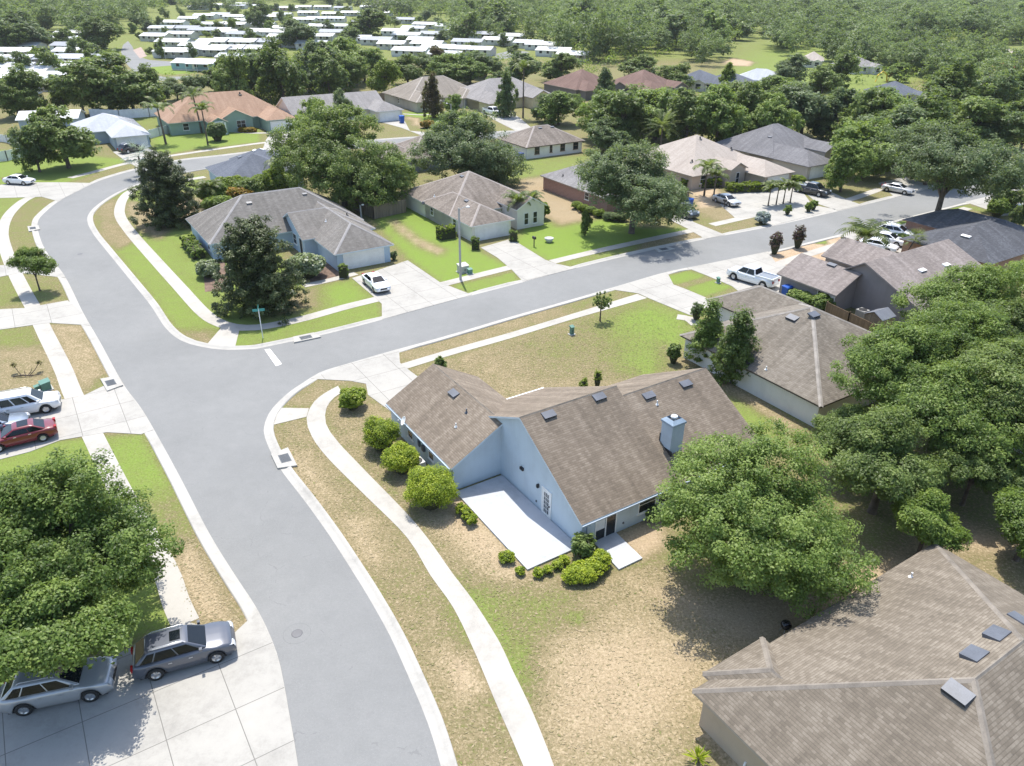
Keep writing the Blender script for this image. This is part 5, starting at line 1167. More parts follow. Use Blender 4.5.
palm('garden_palm', 'light green palm in the bed behind the grey corner roof', 285, 190, 160, 'feather', scale=1.3); palm('garden_palm', 'small palm between the magnolia and the dark blue roof', 212, 205, 186, 'feather', scale=1.1)

# ---- shrubs and hedges
def shrub(label, px, py, rx, ry, h, m='hedge', seed=1, name='shrub', per=80, size=.095, box=False, cat='shrub', flat=.9, rz=0):
    X, Y = at(px, py); rg = np.random.default_rng(seed); r = thing(name, label, cat, (X, Y, 0), rz)
    n = int(30+26*rx*ry*4); 
    if box: c = np.stack([rg.uniform(-rx, rx, n), rg.uniform(-ry, ry, n), h*.08+rg.random(n)**.6*h*.84], 1); cr = np.full(n, .16)
    else:
        d = rg.normal(size=(n, 3)); d[:, 2] = abs(d[:, 2])*1.1-.1; d /= (np.abs(d)**3.2).sum(1)[:, None]**(1/3.2); k = rg.uniform(.70, .93, (n, 1))*(1+.12*np.sin(d[:, :1]*4+seed)*np.cos(d[:, 1:2]*3+seed*2)); c = d*k*np.array([rx, ry, h*.55])+np.array([0, 0, h*.42]); cr = np.full(n, min(rx, ry, h)*.24+.04)
    V, t = leaf_cloud(seed, c, cr, per, size, center=(0, 0, 0), up=.6, thin=.7)
    o = bpy.data.objects.new('leaves', quads_mesh('leaves', V, np.clip(t+.1, 0, 1), LM[m])); COL.objects.link(o); o.parent = r
    mb = MB()
    if box: mb.box((-rx*.9, -ry*.9, -.02), (rx*.9, ry*.9, h*.8))
    else: mb.lathe([(rx*.35, -.05), (rx*.72, h*.3), (rx*.7, h*.55), (rx*.4, h*.75), (.03, h*.82)], 12)
    b = mb.build('branches', paint('twig', (.035, .04, .015), .95), r)
    if not box: b.scale = (1, ry/rx, 1)
    return r
M_soil = paint('mulch', (.16, .105, .075), .95, grime=.5)
shrub('large round clipped bush by the garage wall, nearest the street of three', 382, 449, 1.2, 1.2, 2.5, 'yellow', 1)
shrub('round clipped bush by the garage wall, middle of three', 402, 471, 1.15, 1.15, 2.0, 'yellow', 2)
shrub('largest round clipped bush, beside the patio corner', 431, 505, 1.6, 1.55, 2.6, 'yellow', 3)
shrub('low clipped hedge along the corner of the white patio', 466, 519, .38, 1.05, .8, 'yellow', 4, 'hedge', rz=R_(33))
shrub('loose yellow green shrub at the driveway corner', 353, 408, .95, .95, 1.7, 'lime', 5, size=.2)
shrub('small yellow shrub at the outer patio edge', 507, 561, .45, .42, .6, 'yellow', 6, per=30)
for i, (x, y, s) in enumerate(((520, 574, .26), (538, 576, .28), (548, 573, .26), (557, 568, .28), (564, 563, .32))):
    shrub(('tiny shrub beneath the patio corner, leftmost of the five', 'tiny shrub beneath the patio, second of the five', 'tiny shrub beneath the patio, middle one of the five', 'tiny shrub beneath the patio, fourth of the five', 'tiny shrub beneath the patio, nearest the house')[i], x, y, s, s, .5, 'yellow', 20+i, per=26)
shrub('loose dark green shrub between the two patios', 583, 556, .65, .65, 1.6, 'oak', 7, size=.18, per=26)
shrub('low yellow green mound between the two patios', 585, 577, 1.35, .72, .85, 'yellow', 8, rz=R_(20)); shrub('yellow green bush beside the small patio', 600, 566, .6, .6, .95, 'yellow', 9)
shrub('dark shrub under the back windows of the blue house', 652, 519, .5, .5, 1.0, 'live', 10)
shrub('sapling behind the garage roof of the blue house', 441, 377, .5, .5, 2.1, 'oak', 11, per=18, size=.2)
shrub('small green sapling on the dry lawn behind the blue house, shorter of two', 583, 391, .35, .35, 1.2, 'lime', 12, per=18); shrub('thin sapling on the dry lawn behind the blue house, taller of two', 597, 388, .35, .35, 1.9, 'lime', 13, per=14)
shrub('narrow conical shrub on the central lawn near the white house', 673, 363, .55, .55, 1.9, 'oak', 14, size=.16); shrub('dark clipped shrub at the white house entry', 696, 320, .6, .6, 1.9, 'live', 15); shrub('reddish shrub in the bed at the white house corner', 693, 357, .6, .6, .9, 'purple', 16)
shrub('long clipped hedge along the corner house', 194, 252, .8, 3.3, 1.35, 'hedge', 17, 'hedge', box=True, rz=R_(33), per=40, size=.18)
shrub('white flowering shrub at the corner house, behind the magnolia', 209, 277, 1.2, 1.1, 1.9, 'white', 18, size=.24); shrub('pale big leaved shrub in the entry bed of the corner house', 308, 277, 2.0, 1.6, 2.6, 'white', 19, size=.4, per=26)
shrub('square clipped shrub at the left of the corner house garage', 344, 277, .5, .5, 1.6, 'hedge', 30, box=True); shrub('dark small shrub at the right of the corner house garage', 394, 260, .4, .4, 1.1, 'live', 31)
shrub('yellow topped boxy shrub against the side of the cream house', 446, 238, 1.2, .8, 1.8, 'yellow', 32, box=True, rz=AL); shrub('column shaped clipped shrub left of the cream house garage', 475.5, 249, .5, .5, 1.7, 'hedge', 33, box=True); shrub('column shaped clipped shrub right of the cream house garage', 513.5, 241, .5, .5, 1.5, 'hedge', 34, box=True)
shrub('light green shrub at the end of the palm clump', 541, 219, 1.0, 1.0, 2.4, 'lime', 35, size=.25); shrub('dense shrub in front of the cream house right side', 505, 222, 1.0, .9, 1.3, 'hedge', 36)
for i, (x, y, m) in enumerate(((577, 209, 'lime'), (583, 212, 'lime'), (591, 214, 'hedge'), (599, 217, 'lime'), (609, 220, 'live'), (615, 221, 'live'), (622, 221, 'live'))):
    shrub('rounded shrub along the brick house wall, number %s counted from the left' % ('one', 'two', 'three', 'four', 'five', 'six', 'seven')[i], x, y, .85, .75, 1.1, m, 40+i)
shrub('purple leaved bush by the kerb across the street, left of two', 774, 254, .75, .75, 3.0, 'purple', 50, size=.2, per=12); shrub('purple leaved bush by the kerb across the street, right of two', 797, 248, .75, .75, 3.1, 'purple', 51, size=.2, per=12)
shrub('spiky grey shrub on the small lawn strip by the far kerb', 762, 224, .9, .9, 1.7, 'silver', 52, size=.3, per=20)
shrub('long light green hedge at the sand roofed house, left of the silver car', 700, 187, 3.2, 1.0, 1.5, 'lime', 53, 'hedge', box=True, rz=R_(8), size=.25); shrub('light green hedge at the sand roofed house, right of the silver car', 748, 191, 3.6, 1.1, 1.4, 'lime', 54, 'hedge', box=True, rz=R_(10), size=.25)
shrub('bush at the right of the sand roofed garage', 797, 185, 1.2, 1.0, 1.5, 'lime', 55, size=.25)
for i, (x, y) in enumerate(((787, 215), (808, 212), (813, 210))): shrub(('small spiky shrub at the driveway mouth, left one', 'small spiky shrub at the driveway mouth, middle one', 'small spiky shrub at the driveway mouth, right one')[i], x, y, .5, .5, 1.5, 'hedge', 56+i, per=20, size=.22)
shrub('leafy bush between the blue bin and the taupe house', 800, 304, 1.5, .9, 1.4, 'bright', 60, rz=R_(-50), size=.2); shrub('leafy bush beside the wooden fence at the taupe house', 821, 311, 1.0, .9, 1.9, 'bright', 61, size=.22)
shrub('flowering orange and green shrub bank behind the grey roof', 240, 203, 2.6, 1.6, 2.4, 'orange', 62, size=.3, per=30, rz=R_(10)); shrub('green bush behind the grey roof, next to the orange flowers', 220, 210, 2.2, 1.5, 1.9, 'hedge', 63, size=.28)
for i, (x, y, k) in enumerate(((216, 203, 'hedge'), (231, 198, 'lime'), (252, 200, 'oak'), (268, 196, 'hedge'), (283, 194, 'lime'))): shrub(('bushy shrub against the navy roofed house, first from the left', 'bushy shrub against the navy roofed house, second from the left', 'bushy shrub against the navy roofed house, third from the left', 'bushy shrub against the navy roofed house, fourth from the left', 'bushy shrub against the navy roofed house, last on the right')[i], x, y, 2.3, 1.8, 3.2, k, 80+i, size=.28)
shrub('round dark green bush by the orange roof house', 218, 141, 1.6, 1.6, 3.6, 'live', 64, size=.3); shrub('low bush beside the pale roofed house garage', 145, 146, 1.1, 1.0, 2.0, 'live', 65, size=.28); shrub('low planting at the sage green porch', 247, 132, 2.0, 1.0, .9, 'orange', 66, size=.3)
shrub('yellowish garden bush on the lawn by the blue bin', 428, 128, 1.6, 1.2, 1.6, 'orange', 67, size=.3); shrub('dark foundation bush by the grey gabled house', 321, 124, 1.2, 1, 1.6, 'live', 68, size=.28)
shrub('pointed green shrub beside the slate roof house', 996, 217, 1.2, 1.2, 2.6, 'hedge', 69, size=.25); shrub('hedge bank under the spreading oak by the far pavement', 912, 238, 3.5, 1.2, 1.0, 'hedge', 70, 'hedge', rz=AL, size=.25); shrub('brown bush row in front of the slate roof house', 972, 233, 2.5, 1.0, 1.2, 'oak', 71, size=.25)
# yucca at the near house
X, Y = at(697, 762); r = thing('yucca', 'spiky yellow green yucca against the wall of the near tan house', 'plant', (X, Y, 0)); mb = MB(); rg_ = random.Random(4); frond = []
for i in range(46):
    th = rg_.uniform(0, 6.28); el = rg_.uniform(.05, 1.4); d = Vector((math.cos(th)*math.cos(el), math.sin(th)*math.cos(el), math.sin(el))); sd = d.cross(Vector((0, 0, 1))).normalized()*.035; l = rg_.uniform(.5, .8); c = Vector((0, 0, .25))
    mb.poly([c-sd, c+d*l*.6-sd+Vector((0, 0, .02)), c+d*l, c+d*l*.6+sd+Vector((0, 0, .02))])
me_ = mb.data('leaves', LM['yellow']); a = me_.attributes.new('tint', 'FLOAT', 'POINT'); a.data.foreach_set('value', np.random.default_rng(1).random(len(mb.v)).astype(np.float32)); o = bpy.data.objects.new('leaves', me_); COL.objects.link(o); o.parent = r
mb = MB(); mb.tube([(0, 0, -.05), (0, 0, .28)], [.08, .1], 8); mb.build('stem', M_bark, r)
# mulch beds
sheet('mulch_bed', W([(203, 262), (225, 262), (228, 290), (205, 292)]), .012, M_soil); sheet('mulch_bed', W([(303, 270), (335, 262), (345, 277), (306, 284)]), .012, M_soil); sheet('mulch_bed', W([(684, 352), (698, 345), (705, 362), (690, 360)]), .012, M_soil)
# ================================================================ CARS
M_rubber = paint('tyre_rubber', (.018, .018, .018), .85); M_rim = paint('alloy_rim', (.55, .56, .58), .3, .8, grime=.05); M_plast = paint('black_plastic', (.02, .02, .022), .5)
M_lamp = glass('headlamp_glass', (.55, .57, .6), .1); M_tail = glass('tail_lamp_glass', (.35, .02, .02), .15)
def wheel_mesh(r=.34, w_=.23):
    mb = MB(); mb.lathe([(r*.6, -w_/2), (r*.93, -w_/2), (r, -w_*.36), (r, w_*.36), (r*.93, w_/2), (r*.6, w_/2)], 24, axis='y', cap=False); t = mb.data('tyre', M_rubber)
    mb = MB(); mb.lathe([(r*.62, -w_*.3), (r*.64, w_*.44), (r*.58, w_*.46), (r*.54, w_*.34), (r*.12, w_*.30), (.04, w_*.36)], 24, axis='y')
    for k in range(5):
        th = 2*math.pi*k/5; d = Vector((math.cos(th), 0, math.sin(th))); s = Vector((-math.sin(th), 0, math.cos(th)))*r*.09; y0 = Vector((0, w_*.38, 0)); y1 = Vector((0, w_*.47, 0))
        a, b = d*r*.08, d*r*.57; mb.mesh([a-s+y0, b-s+y0, b+s+y0, a+s+y0, a-s+y1, b-s+y1, b+s+y1, a+s+y1], [(4, 5, 6, 7), (0, 1, 5, 4), (2, 3, 7, 6), (1, 2, 6, 5), (3, 0, 4, 7), (0, 3, 2, 1)])
    rim = mb.data('rim', M_rim); mb = MB(); mb.lathe([(r*.56, w_*.2), (r*.56, w_*.3)], 24, axis='y'); return t, rim
TYRE, RIM = wheel_mesh()
def lerp_tab(tab, x):
    for (a, b), (c, d) in zip(tab, tab[1:]):
        if a <= x <= c: return b+(d-b)*(x-a)/(c-a)
    return tab[0][1] if x < tab[0][0] else tab[-1][1]
SPEC = dict(
 sedan=dict(L=4.8, Wd=1.82, top=[(-2.4, .62), (-2.3, .92), (-1.9, 1.0), (-1.3, 1.0), (.8, .98), (1.0, .96), (1.9, .86), (2.25, .74), (2.4, .55)], cab=(-1.75, 1.15, -.95, .25, .98, 1.44), wb=(-1.38, 1.42), r=.33, pill=(-.62, .0), pillars=(.38,)),
 suv=dict(L=4.85, Wd=1.93, top=[(-2.42, .66), (-2.39, 1.0), (-2.2, 1.12), (.9, 1.12), (1.1, 1.11), (1.8, 1.04), (2.2, .93), (2.36, .8), (2.42, .55)], cab=(-2.22, 1.12, -1.62, .22, 1.14, 1.69), wb=(-1.4, 1.42), r=.385, pillars=(.24, .60), rails=True),
 pickup=dict(L=5.8, Wd=2.0, top=[(-2.9, .7), (-2.86, 1.12), (1.3, 1.14), (1.45, 1.16), (2.5, 1.1), (2.8, .95), (2.9, .65)], cab=(-.75, 1.75, -.5, .95, 1.13, 1.88), wb=(-1.85, 1.85), r=.41, pillars=(.46,), bed=True),
 capped=dict(L=5.6, Wd=1.9, top=[(-2.8, .7), (-2.76, 1.05), (1.4, 1.08), (1.5, 1.08), (2.4, 1.0), (2.7, .88), (2.8, .6)], cab=(-2.72, 1.75, -2.5, .95, 1.07, 1.78), wb=(-1.75, 1.8), r=.38, pillars=(.36, .58, .80), rails=True))
def car(label, kind, col, x, y, head, metal=0.0, sunroof=False, group=None, name='parked_car', cat='car', glasscol=None, dark_roof=False):
    S = SPEC[kind]; L, Wd = S['L'], S['Wd']; r = thing(name, label, cat, (x, y, .036), head, group)
    key = 'carpaint_%.3f_%.3f_%.3f' % col
    if key not in _mc:
        m, t, b = mat('car_paint'); b.inputs['Base Color'].default_value = (*col, 1); b.inputs['Metallic'].default_value = metal; b.inputs['Roughness'].default_value = .32; b.inputs['Coat Weight'].default_value = .8; b.inputs['Coat Roughness'].default_value = .06; _mc[key] = m
    M = _mc[key]; rw = S['r']; n = 41; xs = np.linspace(-L/2, L/2, n); mb = MB(); rows = []
    for xx in xs:
        e = abs(xx)/(L/2); wd = Wd/2*(1-.16*max(0, (e-.72)/.28)**2); zt = lerp_tab(S['top'], xx); zb = .24+.14*max(0, (e-.8)/.2)
        for wx in S['wb']:
            d = abs(xx-wx)
            if d < rw*1.16: zb = max(zb, math.sqrt(max(0, (rw*1.16)**2-d*d))+rw*.95)
        zb = min(zb, zt-.08); zm = zb+(zt-zb)*.5
        rows.append([(xx, 0, zb), (xx, -wd*.9, zb), (xx, -wd*.985, zb+(zt-zb)*.08), (xx, -wd, zm), (xx, -wd*.985, zb+(zt-zb)*.8), (xx, -wd*.93, zt-.035), (xx, -wd*.82, zt), (xx, -wd*.4, zt+.025), (xx, 0, zt+.03)])
    k = len(rows[0]); vs = [p for q in rows for p in q]
    fs = [(i*k+j, i*k+j+1, (i+1)*k+j+1, (i+1)*k+j) for i in range(n-1) for j in range(k-1)]
    vs2 = [(a, -b, c) for a, b, c in vs]; mb.mesh(vs, [f[::-1] for f in fs], 0, True); mb.mesh(vs2, fs, 0, True)
    for q, fl in ((rows[0], False), (rows[-1], True)):
        loop = q+[(a, -b, c) for a, b, c in q[::-1]][1:-1]; mb.poly(loop if not fl else loop[::-1], 0)
    # cabin
    xb, xf, xrb, xrf, zb, zr = S['cab']; w0, w1 = Wd/2*.90, Wd/2*.70
    B = [(xb, -w0, zb), (xf, -w0*.96, zb-.02), (xf, w0*.96, zb-.02), (xb, w0, zb)]; T = [(xrb, -w1, zr-.04), (xrf, -w1*.97, zr-.04), (xrf, w1*.97, zr-.04), (xrb, w1, zr-.04)]
    T2 = [(xrb+.2, -w1*.78, zr+.01), (xrf-.22, -w1*.76, zr+.01), (xrf-.22, w1*.76, zr+.01), (xrb+.2, w1*.78, zr+.01)]
    body = mb.build('body', M, r, uv=False); mb = MB()
    mb.mesh(B+T+T2, [(3, 2, 1, 0), (0, 1, 5, 4), (1, 2, 6, 5), (2, 3, 7, 6), (3, 0, 4, 7), (4, 5, 9, 8), (5, 6, 10, 9), (6, 7, 11, 10), (7, 4, 8, 11), (8, 9, 10, 11)])
    cab = mb.build('cabin', M, r, uv=False); bv = cab.modifiers.new('round', 'BEVEL'); bv.width = .13 if kind in ('suv', 'sedan') else .07; bv.segments = 4; bv.limit_method = 'ANGLE'; bv.angle_limit = R_(12)
    for p_ in cab.data.polygons: p_.use_smooth = True
    G = glass('car_glass', (.008, .011, .014), .06)
    Bv, Tv = [Vector(p) for p in B], [Vector(p) for p in T]
    def pane(a, b, c, d, f0, f1, g0, g1, nm, out):
        P = lambda f, g: a.lerp(b, f).lerp(d.lerp(c, f), g)+out
        q = [P(f0, g0), P(f1, g0), P(f1, g1), P(f0, g1)]; m_ = MB(); m_.poly(q); m_.mesh(q+[p-out*2 for p in q], [(0, 4, 5, 1), (1, 5, 6, 2), (2, 6, 7, 3), (3, 7, 4, 0)])
        return m_.build(nm, G, r, uv=False)
    pane(Bv[1], Bv[2], Tv[2], Tv[1], .07, .93, .05, .90, 'windshield', Vector((.014, 0, .012)))
    pane(Bv[3], Bv[0], Tv[0], Tv[3], .08, .92, .1, .88, 'rear_window', Vector((-.012, 0, .006)))
    cuts = [.05]+list(S['pillars'])+[.93]
    for a, b in zip(cuts, cuts[1:]):
        pane(Bv[0], Bv[1], Tv[1], Tv[0], a+.012, b-.012, .07, .84, 'side_window', Vector((0, -.012, .006)))
        pane(Bv[2], Bv[3], Tv[3], Tv[2], 1-b+.012, 1-a-.012, .07, .84, 'side_window', Vector((0, .012, .006)))
    if sunroof: m_ = MB(); m_.box((xrf-.75, -w1*.5, zr+.0), (xrf-.25, w1*.5, zr+.022)); m_.build('sunroof', G, r, uv=False)
    if dark_roof: m_ = MB(); m_.box((xrb+.25, -w1*.74, zr-.01), (xrf-.25, w1*.74, zr+.02)); m_.build('roof_panel', G, r, uv=False)
    if S.get('rails'):
        for s in (-1, 1): m_ = MB(); m_.tube([(xrb+.15, s*w1*.86, zr), (xrb+.3, s*w1*.86, zr+.07), (xrf-.3, s*w1*.86, zr+.07), (xrf-.1, s*w1*.86, zr)], .022, 6); m_.build('roof_rail', M_rim, r, uv=False)
    if S.get('bed'):
        m_ = MB(); m_.box((-2.72, -Wd/2*.78, 1.0), (-.85, Wd/2*.78, 1.172)); m_.build('bed_liner', paint('bed_liner', (.20, .23, .27), .6), r)
        m_ = MB()
        for s in (-1, 1): m_.box((-2.8, s*Wd/2*.86-.06, 1.1), (-.72, s*Wd/2*.86+.06, 1.29))
        m_.box((-2.86, -Wd/2*.84, 1.1), (-2.76, Wd/2*.84, 1.285)); m_.build('bed_side', M, r)
    for wx in S['wb']:
        for s in (-1, 1):
            w_ = bpy.data.objects.new('wheel', None); COL.objects.link(w_); w_.parent = r; w_.location = (wx, s*(Wd/2-.115), rw); w_.rotation_euler = (0, 0, 0 if s > 0 else math.pi); w_.scale = (rw/.34,)*3
            for nm, me_ in (('tyre', TYRE), ('rim', RIM)): o = bpy.data.objects.new(nm, me_); COL.objects.link(o); o.parent = w_
    m_ = MB()
    for wx in S['wb']: m_.box((wx-rw*1.1, -Wd/2*.8, .3), (wx+rw*1.1, Wd/2*.8, rw*2.0))
    m_.box((-L/2+.3, -Wd/2*.86, .2), (L/2-.3, Wd/2*.86, .4)); m_.build('underbody', M_plast, r)
    for s in (-1, 1):
        m_ = MB(); zf = lerp_tab(S['top'], L/2-.12); yh = s*Wd/2*.66
        m_.mesh([(L/2-.02, yh-.2, zf-.14), (L/2-.02, yh+.2, zf-.14), (L/2-.10, yh+.2, zf+.03), (L/2-.10, yh-.2, zf+.03), (L/2-.3, yh+.24*s+.0, zf+.06), (L/2-.3, yh-.14*s, zf+.06)], [(0, 1, 2, 3), (3, 2, 4, 5) if s > 0 else (2, 3, 4, 5)]); m_.build('headlight', M_lamp, r, uv=False)
        m_ = MB(); m_.box((-L/2-.012, yh-.16 if s > 0 else yh-.14, .74), (-L/2+.16, yh+.14 if s > 0 else yh+.16, .98)); m_.build('tail_light', M_tail, r, uv=False)
        m_ = MB(); m_.box((xf-.38, s*(Wd/2+.01)-.09, zb+.02), (xf-.24, s*(Wd/2+.01)+.09, zb+.17)); m_.build('wing_mirror', M, r, uv=False)
    m_ = MB(); m_.box((L/2-.06, -Wd/2*.42, .5), (L/2+.008, Wd/2*.42, .68)); m_.build('grille', M_plast, r)
    m_ = MB()
    for s in (-1, 1):
        for hx in (-.75, .2): m_.box((hx, s*Wd/2*.99-.02, .86), (hx+.18, s*Wd/2*.99+.02, .9))
    m_.build('door_handle', M_rim, r); return r
def side(label, kind, col, p_rear, p_front, **k):
    """placed by the contact points of the two wheels on the side seen in the photo"""
    a, b = Vector(at(*p_rear, .036)), Vector(at(*p_front, .036)); d = (b-a).normalized(); nn = Vector((-d.y, d.x)); m = (a+b)/2
    if nn.dot(m) < 0: nn = -nn
    m = m+nn*(SPEC[kind]['Wd']/2-.1); return car(label, kind, col, m.x, m.y, math.atan2(d.y, d.x), **k)
def mid_px(label, kind, col, px, py, deg, **k):
    X, Y = at(px, py); return car(label, kind, col, X, Y, R_(deg), **k)
side('grey crossover with open sunroof parked nearest the street, bottom left', 'suv', (.095, .105, .128), (158, 679), (217, 662), metal=.25, sunroof=True)
side('silver sport utility car half under the oak, bottom left', 'suv', (.42, .43, .44), (26, 714.5), (92.5, 700.5), metal=.4)
side('white truck with a white cap, top one of the three in the left driveway', 'capped', (.80, .81, .81), (-10, 423.5), (51.5, 412))
side('blue grey sedan between the white truck and the dark red sedan', 'sedan', (.24, .29, .35), (-34, 443), (22, 432), metal=.5)
side('dark red sedan with black glass roof in the left driveway', 'sedan', (.16, .008, .014), (45, 441), (0, 452), dark_roof=True)
side('white sedan alone on the wide driveway of the corner house', 'sedan', (.78, .80, .81), (363.3, 283), (375.5, 294))
side('white sedan parked at the left edge beyond the bend', 'sedan', (.78, .79, .79), (7.5, 184.5), (25.5, 185.5))
mid_px('black car in front of the pale roofed garage', 'suv', (.015, .017, .02), 132, 152, 60); mid_px('white truck in the driveway by the dark conical tree', 'pickup', (.78, .79, .79), 492, 114.5, -50)
side('white pickup with empty grey bed across the street from the central lawn', 'pickup', (.76, .78, .80), (761, 288), (734.5, 280))
mid_px('dark green pickup under the spreading oak at the brick house', 'pickup', (.07, .085, .085), 681, 215, -60); mid_px('silver convertible like car by the palm bed of the sand roofed house', 'sedan', (.52, .53, .53), 726, 204, -62, metal=.3)
mid_px('white sport utility car, farthest of the three by the queen palm', 'suv', (.80, .81, .81), 895, 237.5, -38); mid_px('white sedan, middle of the three by the queen palm', 'sedan', (.80, .81, .81), 886, 243.5, -38); mid_px('white sedan nearest the queen palm trunk, mostly behind fronds', 'sedan', (.78, .79, .80), 877, 250, -38)
mid_px('dark blue van at the right edge beyond the slate roof', 'suv', (.02, .035, .075), 1007, 211, -25, metal=.3); mid_px('silver car under the street trees beyond the cross street', 'sedan', (.55, .56, .58), 897, 192.5, -45, metal=.3); mid_px('black pickup right of the sand roofed garage', 'pickup', (.02, .023, .028), 811, 194, -50)
# ================================================================ STREET FURNITURE AND YARD THINGS
M_steel = paint('galvanised_steel', (.40, .41, .42), .45, .3); M_conc = paint('pole_concrete', (.42, .41, .385), .85)
def lamp_post(label, bx, by, ty, arm=(1, .1)):
    X, Y = at(bx, by); h = height_at(bx, by, ty); r = thing('street_lamp', label, 'street lamp', (X, Y, 0)); mb = MB(); mb.tube([(0, 0, -.1), (0, 0, h*.5), (0, 0, h)], [.15, .125, .10], 10); mb.build('pole', M_conc, r)
    mb = MB(); mb.tube([(0, 0, h-.25), (arm[0]*.5, arm[1]*.5, h+.05), (arm[0], arm[1], h+.1)], .03, 7); mb.build('arm', M_steel, r)
    mb = MB(); mb.lathe([(.06, 0), (.22, .04), (.2, .12), (.08, .2)], 12, (arm[0]*1.1, arm[1]*1.1, h+.02)); mb.build('lamp_head', M_white, r); return r
lamp_post('tall concrete lamp post on the verge by the cream house', 460.6, 279.5, 208, (.9, .1)); lamp_post('short lamp post behind the corner house by the wooden fence', 361.5, 220, 205, (.35, -.2)); lamp_post('lamp post in front of the greige hip roofed house', 451.5, 126, 104, (-.8, 0)); lamp_post('lamp post at the right edge of the far street', 1021, 177, 154, (-.9, 0))
X, Y = at(263, 338); r = thing('street_sign', 'street name sign with teal blades on a pale post at the corner', 'street sign', (X, Y, 0)); mb = MB(); mb.tube([(0, 0, 0), (0, 0, 3.0)], .045, 8); mb.build('post', M_white, r)
M_teal = paint('sign_teal', (.05, .30, .27), .45); mb = MB(); mb.box((-.55, -.012, 2.75), (.55, .012, 3.0)); b = mb.build('sign_blade', M_teal, r); b.rotation_euler = (0, 0, R_(15)); mb = MB(); mb.box((-.5, -.012, 3.02), (.5, .012, 3.25)); b = mb.build('sign_blade', M_teal, r); b.rotation_euler = (0, 0, R_(105))
def cabinet(label, px, py, w_, d, h, m, rz=AL, name='utility_box'):
    X, Y = at(px, py); r = thing(name, label, 'utility box', (X, Y, 0), rz); mb = MB(); mb.box((-w_/2, -d/2, 0), (w_/2, d/2, h*.86)); mb.mesh([(-w_/2-.04, -d/2-.04, h*.86), (w_/2+.04, -d/2-.04, h*.86), (w_/2+.04, d/2+.04, h), (-w_/2-.04, d/2+.04, h), (-w_/2-.04, d/2+.04, h*.86), (w_/2+.04, d/2+.04, h*.86)], [(0, 1, 2, 3), (3, 2, 5, 4), (0, 3, 4), (1, 5, 2), (0, 4, 5, 1)]); mb.build('cabinet', m, r)
    mb = MB(); mb.box((-w_/2-.12, -d/2-.12, -.02), (w_/2+.12, d/2+.12, .07)); mb.build('pad', M_conc, r); mb = MB(); mb.box((-w_*.02, -d/2-.03, h*.3), (w_*.06, -d/2, h*.5)); mb.build('latch', M_dark, r)
M_ugreen = paint('utility_green', (.10, .22, .17), .55)
cabinet('pale transformer box at the foot of the tall lamp post', 463, 272, 1.1, .9, 1.0, paint('utility_beige', (.52, .52, .45), .5)); cabinet('low dark green utility box beside the pale transformer', 470, 274, .5, .4, .7, M_ugreen); cabinet('green utility pedestal on the dry verge by the central lawn', 571.7, 334.5, .35, .3, .95, M_ugreen)
cabinet('teal utility box on the left lawn above the white truck', 46.5, 389, .8, .7, .8, M_ugreen, R_(-50)); cabinet('second low green box beside the teal utility box', 38, 390, .4, .4, .45, M_ugreen, R_(-50)); cabinet('grey meter box by the white house lawn corner', 718, 283, .3, .3, .7, M_ugreen)
def air_con(label, px, py, s=1.0, m=None, rz=AL):
    X, Y = at(px, py); r = thing('air_conditioner', label, 'air conditioner', (X, Y, 0), rz); mb = MB(); w_ = .42*s; mb.box((-w_, -w_, .06), (w_, w_, .8*s)); mb.build('casing', m or paint('ac_grey', (.36, .36, .35), .5), r)
    mb = MB(); mb.lathe([(w_*.86, .80*s), (w_*.86, .83*s), (w_*.78, .83*s), (w_*.2, .835*s)], 20); mb.build('fan_guard', M_dark, r); mb = MB()
    for k in range(6): mb.box((-w_-.006, -w_*.9, .15+.1*k*s), (w_+.006, w_*.9, .18+.1*k*s)); mb.box((-w_*.9, -w_-.006, .15+.1*k*s), (w_*.9, w_+.006, .18+.1*k*s))
    mb.build('louvres', M_vent, r); mb = MB(); mb.box((-w_-.15, -w_-.15, -.02), (w_+.15, w_+.15, .06)); mb.build('pad', M_conc, r)
air_con('white air conditioner between the clipped bushes at the garage wall', 418, 470, 1, M_white); air_con('air conditioner in the fenced yard beside the shed', 861, 318, 1.15); air_con('air conditioner against the side of the cream house', 450, 228, 1.1)
# satellite dish on the garage eave of the blue house
X, Y = at(405.7, 424.5, 2.25); r = thing('satellite_dish', 'white satellite dish on the garage eave of the blue house', 'satellite dish', (X, Y, 2.05), R_(200)); mb = MB(); mb.tube([(0, 0, 0), (0, 0, .35), (.08, 0, .45)], .025, 6); mb.build('mast', M_steel, r)
mb = MB(); mb.lathe([(.02, 0), (.15, .015), (.28, .06), (.33, .09), (.34, .085), (.28, .045), (.02, -.02)], 20); d = mb.build('dish', M_white, r); d.location = (.1, 0, .5); d.rotation_euler = (0, R_(60), 0); mb = MB(); mb.tube([(.12, 0, .3), (.5, 0, .62)], .015, 5); mb.box((.46, -.04, .58), (.56, .04, .68)); mb.build('feed_arm', M_steel, r)
